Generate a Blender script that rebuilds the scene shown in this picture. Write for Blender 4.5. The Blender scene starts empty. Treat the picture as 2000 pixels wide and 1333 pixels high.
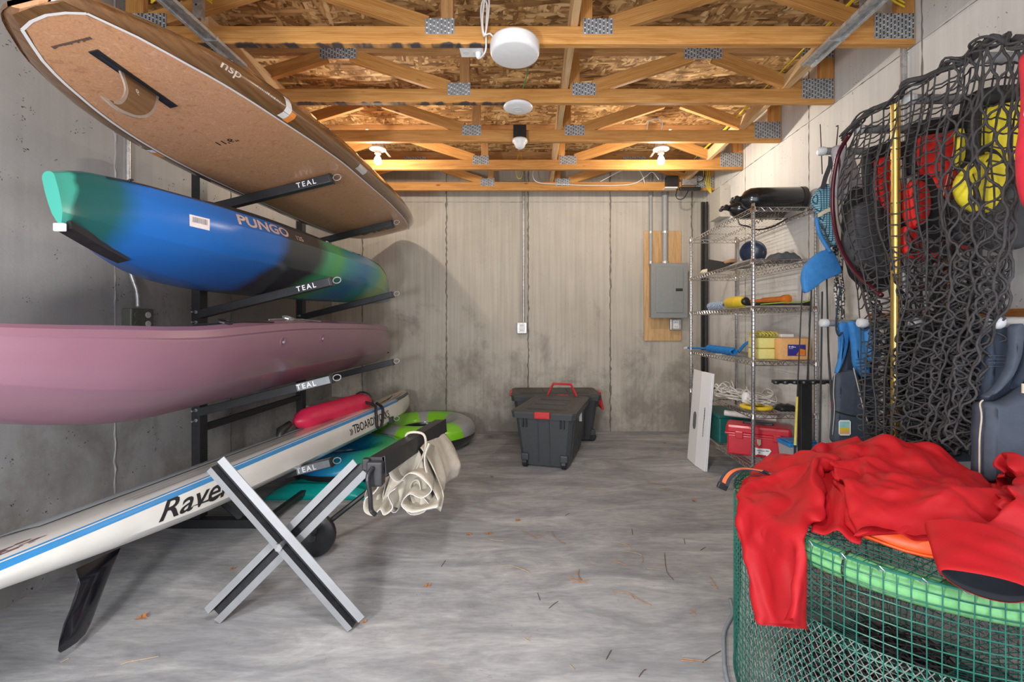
import bpy, bmesh, math, random
from mathutils import Vector, Matrix, noise
R = random.Random(7)
PI = math.pi
S = bpy.context.scene
COL = S.collection
F = 868.0            # focal length in pixels of the 2000 x 1333 photograph
CX, CY, H = 1037.0, 633.0, 1.2
# ------------------------------------------------------------------ camera, world, light
cam_d = bpy.data.cameras.new('camera'); cam = bpy.data.objects.new('camera', cam_d); COL.objects.link(cam)
cam.location = (0, 0, H); cam.rotation_euler = (PI/2, 0, 0)
cam_d.sensor_width = 36; cam_d.lens = 36*F/2000
cam_d.shift_x = -(CX-1000)/2000; cam_d.shift_y = -(666.5-CY)/2000
cam_d.clip_start = 0.02
S.camera = cam
S.view_settings.view_transform = 'Standard'; S.view_settings.look = 'None'
S.view_settings.gamma = 1; S.view_settings.use_curve_mapping = False
S.view_settings.exposure = 0.12
w = bpy.data.worlds.new('world'); S.world = w; w.use_nodes = True
bg = w.node_tree.nodes['Background']; bg.inputs[0].default_value = (0.75, 0.84, 1, 1); bg.inputs[1].default_value = 1.0
def area_light(name, loc, target, sx, sy, power, color):
    d = bpy.data.lights.new(name, 'AREA'); d.shape = 'RECTANGLE'; d.size = sx; d.size_y = sy; d.energy = power; d.color = color
    o = bpy.data.objects.new(name, d); COL.objects.link(o); o.location = loc
    o.rotation_euler = (Vector(target)-Vector(loc)).to_track_quat('-Z', 'Y').to_euler(); return o
# daylight through the open garage door behind the camera, stronger from its left side
area_light('door_daylight', (-0.1, -0.32, 1.25), (-0.1, 3, 1.15), 3.9, 2.2, 45, (0.95, 0.97, 1.0))
area_light('left_daylight', (-0.95, -0.25, 1.0), (-0.35, 2.4, 0.9), 0.22, 0.25, 36, (1.0, 0.98, 0.96))
area_light('ceiling_lamp_over_camera', (-0.25, 0.35, 2.5), (-0.2, 1.6, 0.4), 0.3, 0.3, 27, (1.0, 0.97, 0.93))
BULBS = [(-1.275, 3.7, 2.585), (1.083, 3.7, 2.585)]
for bx_, by_, bz_ in BULBS:
    d = bpy.data.lights.new('bulb_light', 'POINT'); d.energy = 88; d.color = (1.0, 0.88, 0.73); d.shadow_soft_size = 0.03
    o = bpy.data.objects.new('bulb_light', d); COL.objects.link(o); o.location = (bx_, by_, bz_-0.045)

# ------------------------------------------------------------------ helpers
def PX(px, py, y): return Vector(((px-CX)/F*y, y, H+(CY-py)/F*y))
def link(o, parent=None):
    COL.objects.link(o)
    if parent: o.parent = parent
    return o
def tag(o, label=None, cat=None, group=None, kind=None):
    if label: o['label'] = label
    if cat: o['category'] = cat
    if group: o['group'] = group
    if kind: o['kind'] = kind
    return o
def thing(name, label, cat, loc=(0, 0, 0), group=None):
    o = bpy.data.objects.new(name, None); COL.objects.link(o); o.location = loc; o.empty_display_size = 0.1
    return tag(o, label, cat, group)
def wloc(o):
    v = Vector(o.location)
    while o.parent: o = o.parent; v += Vector(o.location)
    return v
def obj(name, bm, m, parent=None, smooth=False, loc=None, auto=None, mods=()):
    """bm in world coordinates -> one mesh object (origin at its parent's, or at loc)"""
    me = bpy.data.meshes.new(name)
    base = wloc(parent) if parent else (Vector(loc) if loc else Vector((0, 0, 0)))
    bmesh.ops.translate(bm, verts=bm.verts, vec=-base)
    bmesh.ops.recalc_face_normals(bm, faces=bm.faces)
    bm.to_mesh(me); bm.free()
    if smooth or auto:
        me.polygons.foreach_set('use_smooth', [True]*len(me.polygons))
        if auto: me.set_sharp_from_angle(angle=math.radians(auto))
    for mm in (m if isinstance(m, (list, tuple)) else [m]): me.materials.append(mm)
    o = bpy.data.objects.new(name, me)
    if not parent and loc: o.location = base
    link(o, parent)
    return o
def BM(): return bmesh.new()
def box(bm, c, s, rot=None, mi=0, bev=0):
    r = bmesh.ops.create_cube(bm, size=1)
    vs = r['verts']; M = Matrix.Diagonal((s[0], s[1], s[2], 1))
    if rot is not None: M = rot.to_4x4() @ M
    bmesh.ops.transform(bm, matrix=Matrix.Translation(c) @ M, verts=vs)
    fs = list({f for v in vs for f in v.link_faces})
    for f in fs: f.material_index = mi
    if bev:
        es = list({e for v in vs for e in v.link_edges})
        bmesh.ops.bevel(bm, geom=es, offset=bev, segments=2, affect='EDGES', profile=0.5)
    return vs
def b2(bm, a, b, mi=0, bev=0):
    return box(bm, [(a[i]+b[i])/2 for i in range(3)], [abs(b[i]-a[i]) for i in range(3)], None, mi, bev)
def frames(pts, closed=False):
    pts = [Vector(p) for p in pts]; n = len(pts); out = []; up = None
    for i in range(n):
        if closed: t = pts[(i+1) % n]-pts[i-1]
        else: t = pts[min(i+1, n-1)]-pts[max(i-1, 0)]
        if t.length < 1e-9: t = Vector((0, 0, 1))
        t.normalize()
        if up is None:
            up = Vector((0, 0, 1)) if abs(t.z) < 0.9 else Vector((1, 0, 0))
        a = up-t*up.dot(t)
        if a.length < 1e-6: a = t.orthogonal()
        a.normalize(); up = a
        out.append((pts[i], a, t.cross(a)))
    return out
def tube(bm, pts, r, n=8, closed=False, caps=True, mi=0, sq=1.0):
    fr = frames(pts, closed); rings = []
    for i, (p, a, b) in enumerate(fr):
        rr = r[i] if isinstance(r, (list, tuple)) else r
        rings.append([bm.verts.new(p+a*rr*math.cos(2*PI*k/n)+b*rr*sq*math.sin(2*PI*k/n)) for k in range(n)])
    m = len(rings)
    for i in range(m if closed else m-1):
        A, B = rings[i], rings[(i+1) % m]
        for k in range(n):
            f = bm.faces.new((A[k], A[(k+1) % n], B[(k+1) % n], B[k])); f.material_index = mi
    if caps and not closed:
        bm.faces.new(rings[0][::-1]).material_index = mi; bm.faces.new(rings[-1]).material_index = mi
    return rings
def rod(bm, p0, p1, r, n=8, mi=0, r1=None): tube(bm, [p0, p1], [r, r if r1 is None else r1], n, mi=mi)
def loft(bm, rings, closed_ring=True, cap0=True, cap1=True, mi=0, mif=None):
    vs = [[bm.verts.new(p) for p in rg] for rg in rings]; n = len(vs[0])
    for i in range(len(vs)-1):
        for k in range(n if closed_ring else n-1):
            try:
                f = bm.faces.new((vs[i][k], vs[i][(k+1) % n], vs[i+1][(k+1) % n], vs[i+1][k]))
                f.material_index = mif(i, k) if mif else mi
            except ValueError: pass
    if closed_ring and cap0: bm.faces.new(vs[0][::-1]).material_index = mi
    if closed_ring and cap1: bm.faces.new(vs[-1]).material_index = mi
    return vs
def lathe(bm, c, prof, n=24, axis='Z', mi=0, mif=None):
    """prof: list of (radius, height) along axis from c"""
    ax = {'Z': Matrix(), 'X': Matrix.Rotation(PI/2, 4, 'Y'), 'Y': Matrix.Rotation(-PI/2, 4, 'X')}[axis] if isinstance(axis, str) else axis.to_4x4()
    M = Matrix.Translation(c) @ ax
    rings = [[M @ Vector((max(r, 1e-4)*math.cos(2*PI*k/n), max(r, 1e-4)*math.sin(2*PI*k/n), h)) for k in range(n)] for r, h in prof]
    loft(bm, rings, mi=mi, mif=mif)
def prism(bm, poly, d, mi=0, n=None):
    """poly: 3D points of a planar outline, extruded by vector d"""
    d = Vector(d); a = [bm.verts.new(Vector(p)) for p in poly]; b = [bm.verts.new(Vector(p)+d) for p in poly]
    bm.faces.new(a).material_index = mi; bm.faces.new(b[::-1]).material_index = mi
    for i in range(len(a)):
        j = (i+1) % len(a); bm.faces.new((a[i], b[i], b[j], a[j])).material_index = mi
def lerp(a, b, t): return a+(b-a)*t
def interp(xs, ys, x):
    if x <= xs[0]: return ys[0]
    for i in range(len(xs)-1):
        if x <= xs[i+1]:
            t = (x-xs[i])/(xs[i+1]-xs[i]); return ys[i]+(ys[i+1]-ys[i])*t
    return ys[-1]
def sinterp(xs, ys, x):
    """monotone-ish smooth interpolation (Catmull-Rom)"""
    if x <= xs[0]: return ys[0]
    if x >= xs[-1]: return ys[-1]
    for i in range(len(xs)-1):
        if x <= xs[i+1]:
            h = xs[i+1]-xs[i]; t = (x-xs[i])/h
            def sl(j):
                if j <= 0: return (ys[1]-ys[0])/(xs[1]-xs[0])
                if j >= len(xs)-1: return (ys[-1]-ys[-2])/(xs[-1]-xs[-2])
                a = (ys[j]-ys[j-1])/(xs[j]-xs[j-1]); b = (ys[j+1]-ys[j])/(xs[j+1]-xs[j])
                return 0 if a*b <= 0 else 2*a*b/(a+b)
            m0, m1 = sl(i)*h, sl(i+1)*h
            return (2*t**3-3*t*t+1)*ys[i]+(t**3-2*t*t+t)*m0+(-2*t**3+3*t*t)*ys[i+1]+(t**3-t*t)*m1
def catmull(pts, k=6):
    pts = [Vector(p) for p in pts]; out = []
    for i in range(len(pts)-1):
        p0, p1, p2, p3 = pts[max(i-1, 0)], pts[i], pts[i+1], pts[min(i+2, len(pts)-1)]
        for j in range(k):
            t = j/k
            out.append(0.5*((2*p1)+(p2-p0)*t+(2*p0-5*p1+4*p2-p3)*t*t+(3*p1-p0-3*p2+p3)*t**3))
    out.append(pts[-1]); return out
def beam(name, p0, p1, wdt, hgt, m, parent, side=(0, 1, 0)):
    """a length of timber as its own object, local X along its length, so that grain follows it; hgt across in the plane normal to side"""
    p0, p1 = Vector(p0), Vector(p1); x = (p1-p0); L = x.length; x.normalize()
    s = Vector(side); s = (s-x*s.dot(x)).normalized(); z = x.cross(s)
    bm = BM(); box(bm, (0, 0, 0), (L, wdt, hgt)); me = bpy.data.meshes.new(name)
    es = [e for e in bm.edges]; bmesh.ops.bevel(bm, geom=es, offset=0.0025, segments=1, affect='EDGES')
    bm.to_mesh(me); bm.free(); me.materials.append(m); o = bpy.data.objects.new(name, me); link(o, parent)
    M = Matrix((x, s, z)).transposed().to_4x4(); M.translation = (p0+p1)/2-(wloc(parent) if parent else Vector())
    o.matrix_basis = M; return o
def text(name, s, size, fn, m, parent, bold=0.0, depth=0.0015, shear=0.0, sub=0.0, space=1.0):
    """lettering built as a mesh; fn maps (x, y, height) to the surface"""
    c = bpy.data.curves.new(name, 'FONT'); c.body = s; c.size = size; c.offset = bold*size; c.extrude = depth/2; c.shear = shear
    c.resolution_u = 3; c.space_character = space
    t = bpy.data.objects.new(name, c); COL.objects.link(t)
    dg = bpy.context.evaluated_depsgraph_get(); me = bpy.data.meshes.new_from_object(t.evaluated_get(dg))
    bpy.data.objects.remove(t); bpy.data.curves.remove(c)
    bm = BM(); bm.from_mesh(me); bpy.data.meshes.remove(me)
    if sub:
        bmesh.ops.triangulate(bm, faces=bm.faces)
        for _ in range(3):
            es = [e for e in bm.edges if e.calc_length() > sub]
            if not es: break
            bmesh.ops.subdivide_edges(bm, edges=es, cuts=1); bmesh.ops.triangulate(bm, faces=bm.faces)
    for v in bm.verts: v.co = fn(v.co.x, v.co.y, v.co.z+depth/2)
    return obj(name, bm, m, parent)
def flat(o, xd, yd):
    o, xd, yd = Vector(o), Vector(xd).normalized(), Vector(yd).normalized(); n = xd.cross(yd)
    return lambda x, y, z: o+xd*x+yd*y+n*z

# ------------------------------------------------------------------ materials
def nt(name):
    m = bpy.data.materials.new(name); m.use_nodes = True; t = m.node_tree; b = t.nodes['Principled BSDF']
    return m, t, b
def N(t, ty, **kw):
    n = t.nodes.new(ty)
    for k, v in kw.items():
        if k in n.inputs: n.inputs[k].default_value = v
        else: setattr(n, k, v)
    return n
def col(c): return (c[0], c[1], c[2], 1)
def srgb(r, g, b):
    f = lambda v: ((v/255+0.055)/1.055)**2.4 if v > 10 else v/255/12.92
    return (f(r), f(g), f(b))
def ramp(t, fac, stops, interp='LINEAR'):
    r = N(t, 'ShaderNodeValToRGB'); r.color_ramp.interpolation = interp
    e = r.color_ramp.elements
    while len(e) < len(stops): e.new(0.5)
    for i, (p, c) in enumerate(stops): e[i].position = p; e[i].color = col(c) if len(c) == 3 else c
    t.links.new(fac, r.inputs[0]); return r.outputs[0]
def mix(t, fac, a, b, mode='MIX'):
    n = N(t, 'ShaderNodeMix', data_type='RGBA', blend_type=mode)
    for i, v in ((0, fac), (6, a), (7, b)):
        if hasattr(v, 'is_linked') or isinstance(v, bpy.types.NodeSocket): t.links.new(v, n.inputs[i])
        else: n.inputs[i].default_value = v if i == 0 else col(v)
    return n.outputs[2]
def coords(t, scale=(1, 1, 1), kind='Object', rot=(0, 0, 0), loc=(0, 0, 0)):
    c = N(t, 'ShaderNodeTexCoord'); mp = N(t, 'ShaderNodeMapping'); mp.inputs['Scale'].default_value = scale
    mp.inputs['Rotation'].default_value = rot; mp.inputs['Location'].default_value = loc
    t.links.new(c.outputs[kind], mp.inputs[0]); return mp.outputs[0]
def noise_n(t, vec, scale, detail=4, rough=0.55, dist=0.0):
    n = N(t, 'ShaderNodeTexNoise'); n.inputs['Scale'].default_value = scale; n.inputs['Detail'].default_value = detail
    n.inputs['Roughness'].default_value = rough; n.inputs['Distortion'].default_value = dist
    t.links.new(vec, n.inputs['Vector']); return n.outputs['Fac']
def bump(t, b, h, strength=0.2, dist=0.01):
    n = N(t, 'ShaderNodeBump'); n.inputs['Strength'].default_value = strength; n.inputs['Distance'].default_value = dist
    t.links.new(h, n.inputs['Height']); t.links.new(n.outputs[0], b.inputs['Normal'])
def plain(name, c, rough=0.5, metal=0.0, var=0.12, scale=30, bmp=0.0, spec=0.5, coat=0.0):
    m, t, b = nt(name); b.inputs['Roughness'].default_value = rough; b.inputs['Metallic'].default_value = metal
    b.inputs['Specular IOR Level'].default_value = spec; b.inputs['Coat Weight'].default_value = coat; b.inputs['Coat Roughness'].default_value = 0.12
    v = coords(t); f = noise_n(t, v, scale, 5)
    lo = tuple(x*(1-var) for x in c); hi = tuple(min(1, x*(1+var)) for x in c)
    t.links.new(ramp(t, f, [(0.3, lo), (0.7, hi)]), b.inputs['Base Color'])
    if bmp: bump(t, b, f, bmp, 0.004)
    return m
def concrete(name, base, warm, pit=1.0, streak=1.0, stain=0.5, floor=False):
    m, t, b = nt(name); b.inputs['Roughness'].default_value = 0.88; b.inputs['Specular IOR Level'].default_value = 0.25
    v = coords(t)
    big = noise_n(t, v, 0.9, 6, 0.6, 0.3); c = ramp(t, big, [(0.25, tuple(x*0.82 for x in base)), (0.5, base), (0.75, warm)])
    if floor:
        sv = coords(t, (0.8, 2.6, 1)); sw = noise_n(t, sv, 2.2, 9, 0.68, 0.9)
        c = mix(t, 0.75, c, ramp(t, sw, [(0.32, (0.52, 0.52, 0.54)), (0.47, (0.82, 0.82, 0.83)), (0.58, (1.12, 1.11, 1.09)), (0.72, (1.65, 1.62, 1.56))]), 'MULTIPLY')
        pw = noise_n(t, coords(t, (1, 1.5, 1), loc=(3, 1, 0)), 1.3, 8, 0.7, 0.6)
        c = mix(t, ramp(t, pw, [(0.55, (0, 0, 0)), (0.72, (0.55, 0.55, 0.55))]), c, (0.40, 0.37, 0.34))
        fine = noise_n(t, coords(t, (14, 60, 1), rot=(0, 0, 0.12)), 1.0, 4, 0.6, 0.5)
        c = mix(t, 0.42, c, ramp(t, fine, [(0.3, (0.7, 0.7, 0.7)), (0.7, (1.25, 1.25, 1.25))]), 'MULTIPLY')
    else:
        st = noise_n(t, coords(t, (30, 30, 0.9)), 1.0, 5, 0.6)
        c = mix(t, 0.45*streak, c, ramp(t, st, [(0.3, (0.72, 0.71, 0.69)), (0.6, (1.15, 1.15, 1.14))]), 'MULTIPLY')
        # damp, dirty patches low on the wall
        sep = N(t, 'ShaderNodeSeparateXYZ'); t.links.new(v, sep.inputs[0])
        mr = N(t, 'ShaderNodeMapRange'); mr.inputs[1].default_value = 1.7; mr.inputs[2].default_value = 0.1; mr.inputs[3].default_value = -0.12; mr.inputs[4].default_value = 0.16
        t.links.new(sep.outputs[2], mr.inputs[0])
        sn = noise_n(t, coords(t, (1, 1, 0.8), loc=(5, 2, 1)), 2.6, 10, 0.68, 0.25)
        ad = N(t, 'ShaderNodeMath', operation='ADD'); t.links.new(sn, ad.inputs[0]); t.links.new(mr.outputs[0], ad.inputs[1])
        c = mix(t, ramp(t, ad.outputs[0], [(0.52, (0, 0, 0)), (0.70, (stain, stain, stain))]), c, (0.13, 0.115, 0.10))
    vo = N(t, 'ShaderNodeTexVoronoi'); vo.inputs['Scale'].default_value = 55 if not floor else 40
    wob = N(t, 'ShaderNodeMix', data_type='RGBA', blend_type='ADD'); wob.inputs[0].default_value = 0.06
    nn = N(t, 'ShaderNodeTexNoise'); nn.inputs['Scale'].default_value = 30; t.links.new(v, nn.inputs['Vector'])
    t.links.new(v, wob.inputs[6]); t.links.new(nn.outputs['Color'], wob.inputs[7]); t.links.new(wob.outputs[2], vo.inputs['Vector'])
    pn = noise_n(t, v, 9, 3); th = N(t, 'ShaderNodeMath', operation='MULTIPLY'); t.links.new(vo.outputs['Distance'], th.inputs[0]); th.inputs[1].default_value = 1
    sb = N(t, 'ShaderNodeMath', operation='ADD'); t.links.new(vo.outputs['Distance'], sb.inputs[0])
    inv = N(t, 'ShaderNodeMapRange'); inv.inputs[1].default_value = 0.42; inv.inputs[2].default_value = 0.62; inv.inputs[3].default_value = 0.5; inv.inputs[4].default_value = 0.0
    t.links.new(pn, inv.inputs[0]); t.links.new(inv.outputs[0], sb.inputs[1])
    pit_w = 0.22 if pit < 1.5 else 0.27; pit = min(1, pit)
    pm = ramp(t, sb.outputs[0], [(0.10 if pit_w < 0.25 else 0.16, (pit, pit, pit)), (pit_w, (0, 0, 0))])
    c = mix(t, pm, c, (0.07, 0.065, 0.06))
    t.links.new(c, b.inputs['Base Color'])
    bump(t, b, noise_n(t, v, 22, 9, 0.7), 0.28 if not floor else 0.12, 0.006)
    return m
def wood(name, c1, c2, c3, rough=0.62, dirt=0.0, mold=0.0):
    m, t, b = nt(name); b.inputs['Roughness'].default_value = rough; b.inputs['Specular IOR Level'].default_value = 0.3
    oi = N(t, 'ShaderNodeObjectInfo'); v0 = coords(t, (1, 1, 1))
    off = N(t, 'ShaderNodeVectorMath', operation='ADD'); sc = N(t, 'ShaderNodeVectorMath', operation='SCALE'); cb = N(t, 'ShaderNodeCombineXYZ')
    for i in range(3): t.links.new(oi.outputs['Random'], cb.inputs[i])
    t.links.new(cb.outputs[0], sc.inputs[0]); sc.inputs[3].default_value = 37
    t.links.new(v0, off.inputs[0]); t.links.new(sc.outputs[0], off.inputs[1])
    mp = N(t, 'ShaderNodeMapping'); mp.inputs['Scale'].default_value = (1.2, 14, 14); t.links.new(off.outputs[0], mp.inputs[0])
    g = noise_n(t, mp.outputs[0], 2.4, 6, 0.6, 1.2)
    wv = N(t, 'ShaderNodeTexWave', wave_type='BANDS', bands_direction='Z'); wv.inputs['Scale'].default_value = 2.2; wv.inputs['Distortion'].default_value = 7
    wv.inputs['Detail'].default_value = 3; wv.inputs['Detail Scale'].default_value = 0.6; t.links.new(mp.outputs[0], wv.inputs['Vector'])
    c = ramp(t, g, [(0.3, c2), (0.5, c1), (0.72, c3)])
    c = mix(t, 0.35, c, ramp(t, wv.outputs['Fac'], [(0.2, (0.72, 0.62, 0.5)), (0.6, (1.06, 1.03, 1.0))]), 'MULTIPLY')
    # knots
    vo = N(t, 'ShaderNodeTexVoronoi'); vo.inputs['Scale'].default_value = 5.0; mk = N(t, 'ShaderNodeMapping'); mk.inputs['Scale'].default_value = (0.55, 1.4, 1.4)
    t.links.new(off.outputs[0], mk.inputs[0]); t.links.new(mk.outputs[0], vo.inputs['Vector'])
    c = mix(t, ramp(t, vo.outputs['Distance'], [(0.045, (0.9, 0.9, 0.9)), (0.10, (0, 0, 0))]), c, (0.16, 0.07, 0.025))
    tone = N(t, 'ShaderNodeMapRange'); tone.inputs[3].default_value = 0.86; tone.inputs[4].default_value = 1.1
    t.links.new(oi.outputs['Random'], tone.inputs[0]); hs = N(t, 'ShaderNodeHueSaturation'); t.links.new(tone.outputs[0], hs.inputs['Value']); t.links.new(c, hs.inputs['Color'])
    c = hs.outputs[0]
    if mold:
        sep = N(t, 'ShaderNodeSeparateXYZ'); t.links.new(v0, sep.inputs[0])
        mr = N(t, 'ShaderNodeMapRange'); mr.inputs[1].default_value = -0.020; mr.inputs[2].default_value = -0.044; mr.inputs[3].default_value = -0.35; mr.inputs[4].default_value = 0.10
        t.links.new(sep.outputs[2], mr.inputs[0])
        mx = N(t, 'ShaderNodeMapRange'); mx.inputs[1].default_value = 0.25; mx.inputs[2].default_value = -0.1; mx.inputs[3].default_value = -0.4; mx.inputs[4].default_value = 0.0
        t.links.new(sep.outputs[0], mx.inputs[0])
        nz = noise_n(t, coords(t, (9, 4, 4)), 1.0, 3, 0.55)
        a1 = N(t, 'ShaderNodeMath', operation='ADD'); t.links.new(nz, a1.inputs[0]); t.links.new(mr.outputs[0], a1.inputs[1])
        a2 = N(t, 'ShaderNodeMath', operation='ADD'); t.links.new(a1.outputs[0], a2.inputs[0]); t.links.new(mx.outputs[0], a2.inputs[1])
        c = mix(t, ramp(t, a2.outputs[0], [(0.5, (0, 0, 0)), (0.62, (mold, mold, mold))]), c, (0.035, 0.04, 0.05))
    t.links.new(c, b.inputs['Base Color']); bump(t, b, g, 0.15, 0.004)
    return m
def osb(name):
    m, t, b = nt(name); b.inputs['Roughness'].default_value = 0.7; b.inputs['Specular IOR Level'].default_value = 0.3
    cols = None; hh = None
    for i, (ang, sx, sy, off) in enumerate([(0.5, 9, 40, 0), (-0.7, 8, 36, 5), (1.4, 10, 42, 9), (0.05, 8, 34, 13)]):
        v0_ = coords(t, (1, 1, 1), rot=(0, 0, ang), loc=(off, off, 0)); mp_ = N(t, 'ShaderNodeMapping'); mp_.inputs['Scale'].default_value = (sx*1.2, sy*1.1, 1); t.links.new(v0_, mp_.inputs[0]); v = mp_.outputs[0]
        ad = N(t, 'ShaderNodeMix', data_type='RGBA', blend_type='ADD'); ad.inputs[0].default_value = 0.9
        nn = N(t, 'ShaderNodeTexNoise'); nn.inputs['Scale'].default_value = 0.55; t.links.new(v, nn.inputs['Vector']); t.links.new(v, ad.inputs[6]); t.links.new(nn.outputs['Color'], ad.inputs[7])
        vo = N(t, 'ShaderNodeTexVoronoi'); vo.inputs['Scale'].default_value = 1.0; t.links.new(ad.outputs[2], vo.inputs['Vector'])
        sep = N(t, 'ShaderNodeSeparateColor'); t.links.new(vo.outputs['Color'], sep.inputs[0])
        c = ramp(t, sep.outputs[0], [(0.0, (0.20, 0.10, 0.035)), (0.35, (0.42, 0.235, 0.09)), (0.7, (0.60, 0.37, 0.155)), (1.0, (0.80, 0.56, 0.29))])
        ed = ramp(t, vo.outputs['Distance'], [(0.45, (1, 1, 1)), (0.85, (0.45, 0.42, 0.4))])
        c = mix(t, 0.8, c, ed, 'MULTIPLY')
        if cols is None: cols = c; hh = sep.outputs[1]
        else:
            msk = ramp(t, sep.outputs[1], [(0.45, (0, 0, 0)), (0.5, (1, 1, 1))], 'CONSTANT'); cols = mix(t, msk, cols, c)
    t.links.new(cols, b.inputs['Base Color']); bw = N(t, 'ShaderNodeRGBToBW'); t.links.new(cols, bw.inputs[0]); bump(t, b, bw.outputs[0], 0.5, 0.006)
    return m
def galv(name, c=(0.50, 0.52, 0.54), rough=0.38, metal=0.75):
    m, t, b = nt(name); b.inputs['Metallic'].default_value = metal; b.inputs['Roughness'].default_value = rough
    vo = N(t, 'ShaderNodeTexVoronoi'); vo.inputs['Scale'].default_value = 45; t.links.new(coords(t), vo.inputs['Vector'])
    sep = N(t, 'ShaderNodeSeparateColor'); t.links.new(vo.outputs['Color'], sep.inputs[0])
    t.links.new(ramp(t, sep.outputs[0], [(0, tuple(x*0.8 for x in c)), (1, tuple(x*1.15 for x in c))]), b.inputs['Base Color']); return m
M = {}
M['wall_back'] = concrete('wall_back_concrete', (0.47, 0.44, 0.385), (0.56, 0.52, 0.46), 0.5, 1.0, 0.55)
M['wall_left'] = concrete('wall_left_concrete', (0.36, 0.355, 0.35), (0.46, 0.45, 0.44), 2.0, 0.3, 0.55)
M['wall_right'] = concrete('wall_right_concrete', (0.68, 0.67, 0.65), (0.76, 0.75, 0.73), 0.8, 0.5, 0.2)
M['joint'] = concrete('joint_concrete', (0.19, 0.175, 0.15), (0.34, 0.31, 0.27), 1.0, 0.3, 0.6)
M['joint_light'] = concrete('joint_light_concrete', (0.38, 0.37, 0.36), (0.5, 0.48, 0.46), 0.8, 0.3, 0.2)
M['floor'] = concrete('floor_concrete', (0.375, 0.38, 0.395), (0.445, 0.447, 0.455), 0.25, 0, 0, True)
M['osb'] = osb('osb')
M['truss'] = wood('truss_timber', (0.55, 0.275, 0.08), (0.44, 0.195, 0.05), (0.64, 0.36, 0.13))
M['truss_mold'] = wood('truss_timber_stained', (0.55, 0.275, 0.08), (0.44, 0.195, 0.05), (0.64, 0.36, 0.13), mold=0.95)
M['truss_dark'] = wood('truss_timber_brown', (0.46, 0.25, 0.10), (0.36, 0.19, 0.075), (0.55, 0.33, 0.15))
M['pale_wood'] = wood('pale_timber', (0.74, 0.52, 0.29), (0.62, 0.41, 0.2), (0.82, 0.62, 0.38))
M['ply'] = wood('plywood', (0.60, 0.39, 0.19), (0.48, 0.29, 0.13), (0.70, 0.49, 0.27))
M['plate'] = galv('nail_plate', (0.46, 0.48, 0.50), 0.55, 0.45)
M['galv'] = galv('galvanized')
M['chrome'] = plain('chrome', (0.62, 0.62, 0.63), 0.22, 1.0, 0.05)
M['white'] = plain('white_plastic', (0.80, 0.80, 0.80), 0.4, 0, 0.03)
M['offwhite'] = plain('off_white', (0.70, 0.69, 0.66), 0.5, 0, 0.05)
M['black'] = plain('black_plastic', (0.018, 0.018, 0.02), 0.4, 0, 0.2)
M['blackpaint'] = plain('black_powder_coat', (0.022, 0.023, 0.026), 0.45, 0, 0.15, bmp=0.03)
M['print_white'] = plain('white_print', (0.85, 0.86, 0.87), 0.5, 0, 0.02)
M['print_black'] = plain('black_print', (0.02, 0.02, 0.022), 0.5, 0, 0.02)
M['yellowcable'] = plain('yellow_cable', (0.80, 0.60, 0.03), 0.45, 0, 0.08)

# ------------------------------------------------------------------ the room
XL, XR, YB, YF, ZC = -2.222, 1.925, 4.96, -0.45, 3.006
def slab(name, a, b, m):
    bm = BM(); b2(bm, a, b); o = obj(name, bm, m); o['kind'] = 'structure'; return o
floor = slab('floor', (XL-0.2, YF-0.6, -0.12), (XR+0.2, YB+0.2, 0), M['floor'])
ceiling = slab('ceiling', (XL-0.2, YF, ZC), (XR+0.2, YB+0.2, ZC+0.02), M['osb'])
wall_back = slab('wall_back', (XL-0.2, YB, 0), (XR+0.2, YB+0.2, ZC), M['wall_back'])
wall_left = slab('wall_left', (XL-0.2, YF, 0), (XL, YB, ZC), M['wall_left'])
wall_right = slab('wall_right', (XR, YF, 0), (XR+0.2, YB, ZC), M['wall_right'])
bm = BM(); b2(bm, (XL-0.2, YF-0.2, 0), (XL+0.25, YF, ZC)); b2(bm, (XR-0.25, YF-0.2, 0), (XR+0.2, YF, ZC)); b2(bm, (XL+0.25, YF-0.2, 2.35), (XR-0.25, YF, ZC))
wf = obj('wall_front', bm, M['wall_left']); wf['kind'] = 'structure'
def joint(p0, p1, wd, d, nrm, m, parent, seed, name='form_joint'):
    """ragged fin of cement left between two form panels"""
    rr = random.Random(seed); p0, p1, nrm = Vector(p0), Vector(p1), Vector(nrm); t = (p1-p0).normalized(); s = t.cross(nrm)
    n = int((p1-p0).length/0.035); rings = []
    for i in range(n+1):
        p = p0.lerp(p1, i/n); a = wd*(0.4+1.1*rr.random()**2); b_ = wd*(0.4+1.1*rr.random()**2); h = d*(0.25+1.0*rr.random()**1.5); j = s*(rr.random()-0.5)*wd*0.5
        rings.append([p-s*a+j-nrm*0.002, p-s*a*0.3+j+nrm*h, p+s*b_*0.3+j+nrm*h*0.8, p+s*b_+j-nrm*0.002])
    bm = BM(); loft(bm, rings, True); return obj(name, bm, m, parent)
for i, x in enumerate((-1.880, -0.943, -0.03, 0.886, 1.795)):
    joint((x, YB, 0.0), (x, YB, 2.99), 0.012, 0.009, (0, -1, 0), M['joint'], wall_back, i)
joint((XL, YB, 2.56), (XR, YB, 2.56), 0.004, 0.004, (0, -1, 0), M['joint'], wall_back, 21)
for i, y in enumerate((1.46, 2.375, 3.29, 4.2)):
    joint((XL, y, 0.0), (XL, y, 2.99), 0.010, 0.006, (1, 0, 0), M['joint_light'] if i == 1 else M['joint'], wall_left, 30+i)
for i, y in enumerate((1.27, 2.187, 3.077, 3.99, 4.86)):
    joint((XR, y, 0.0), (XR, y, 2.99), 0.006, 0.004, (-1, 0, 0), M['joint'], wall_right, 40+i)
joint((XR, 0.2, 2.598), (XR, YB, 2.598), 0.004, 0.004, (-1, 0, 0), M['joint'], wall_right, 51)

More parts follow.
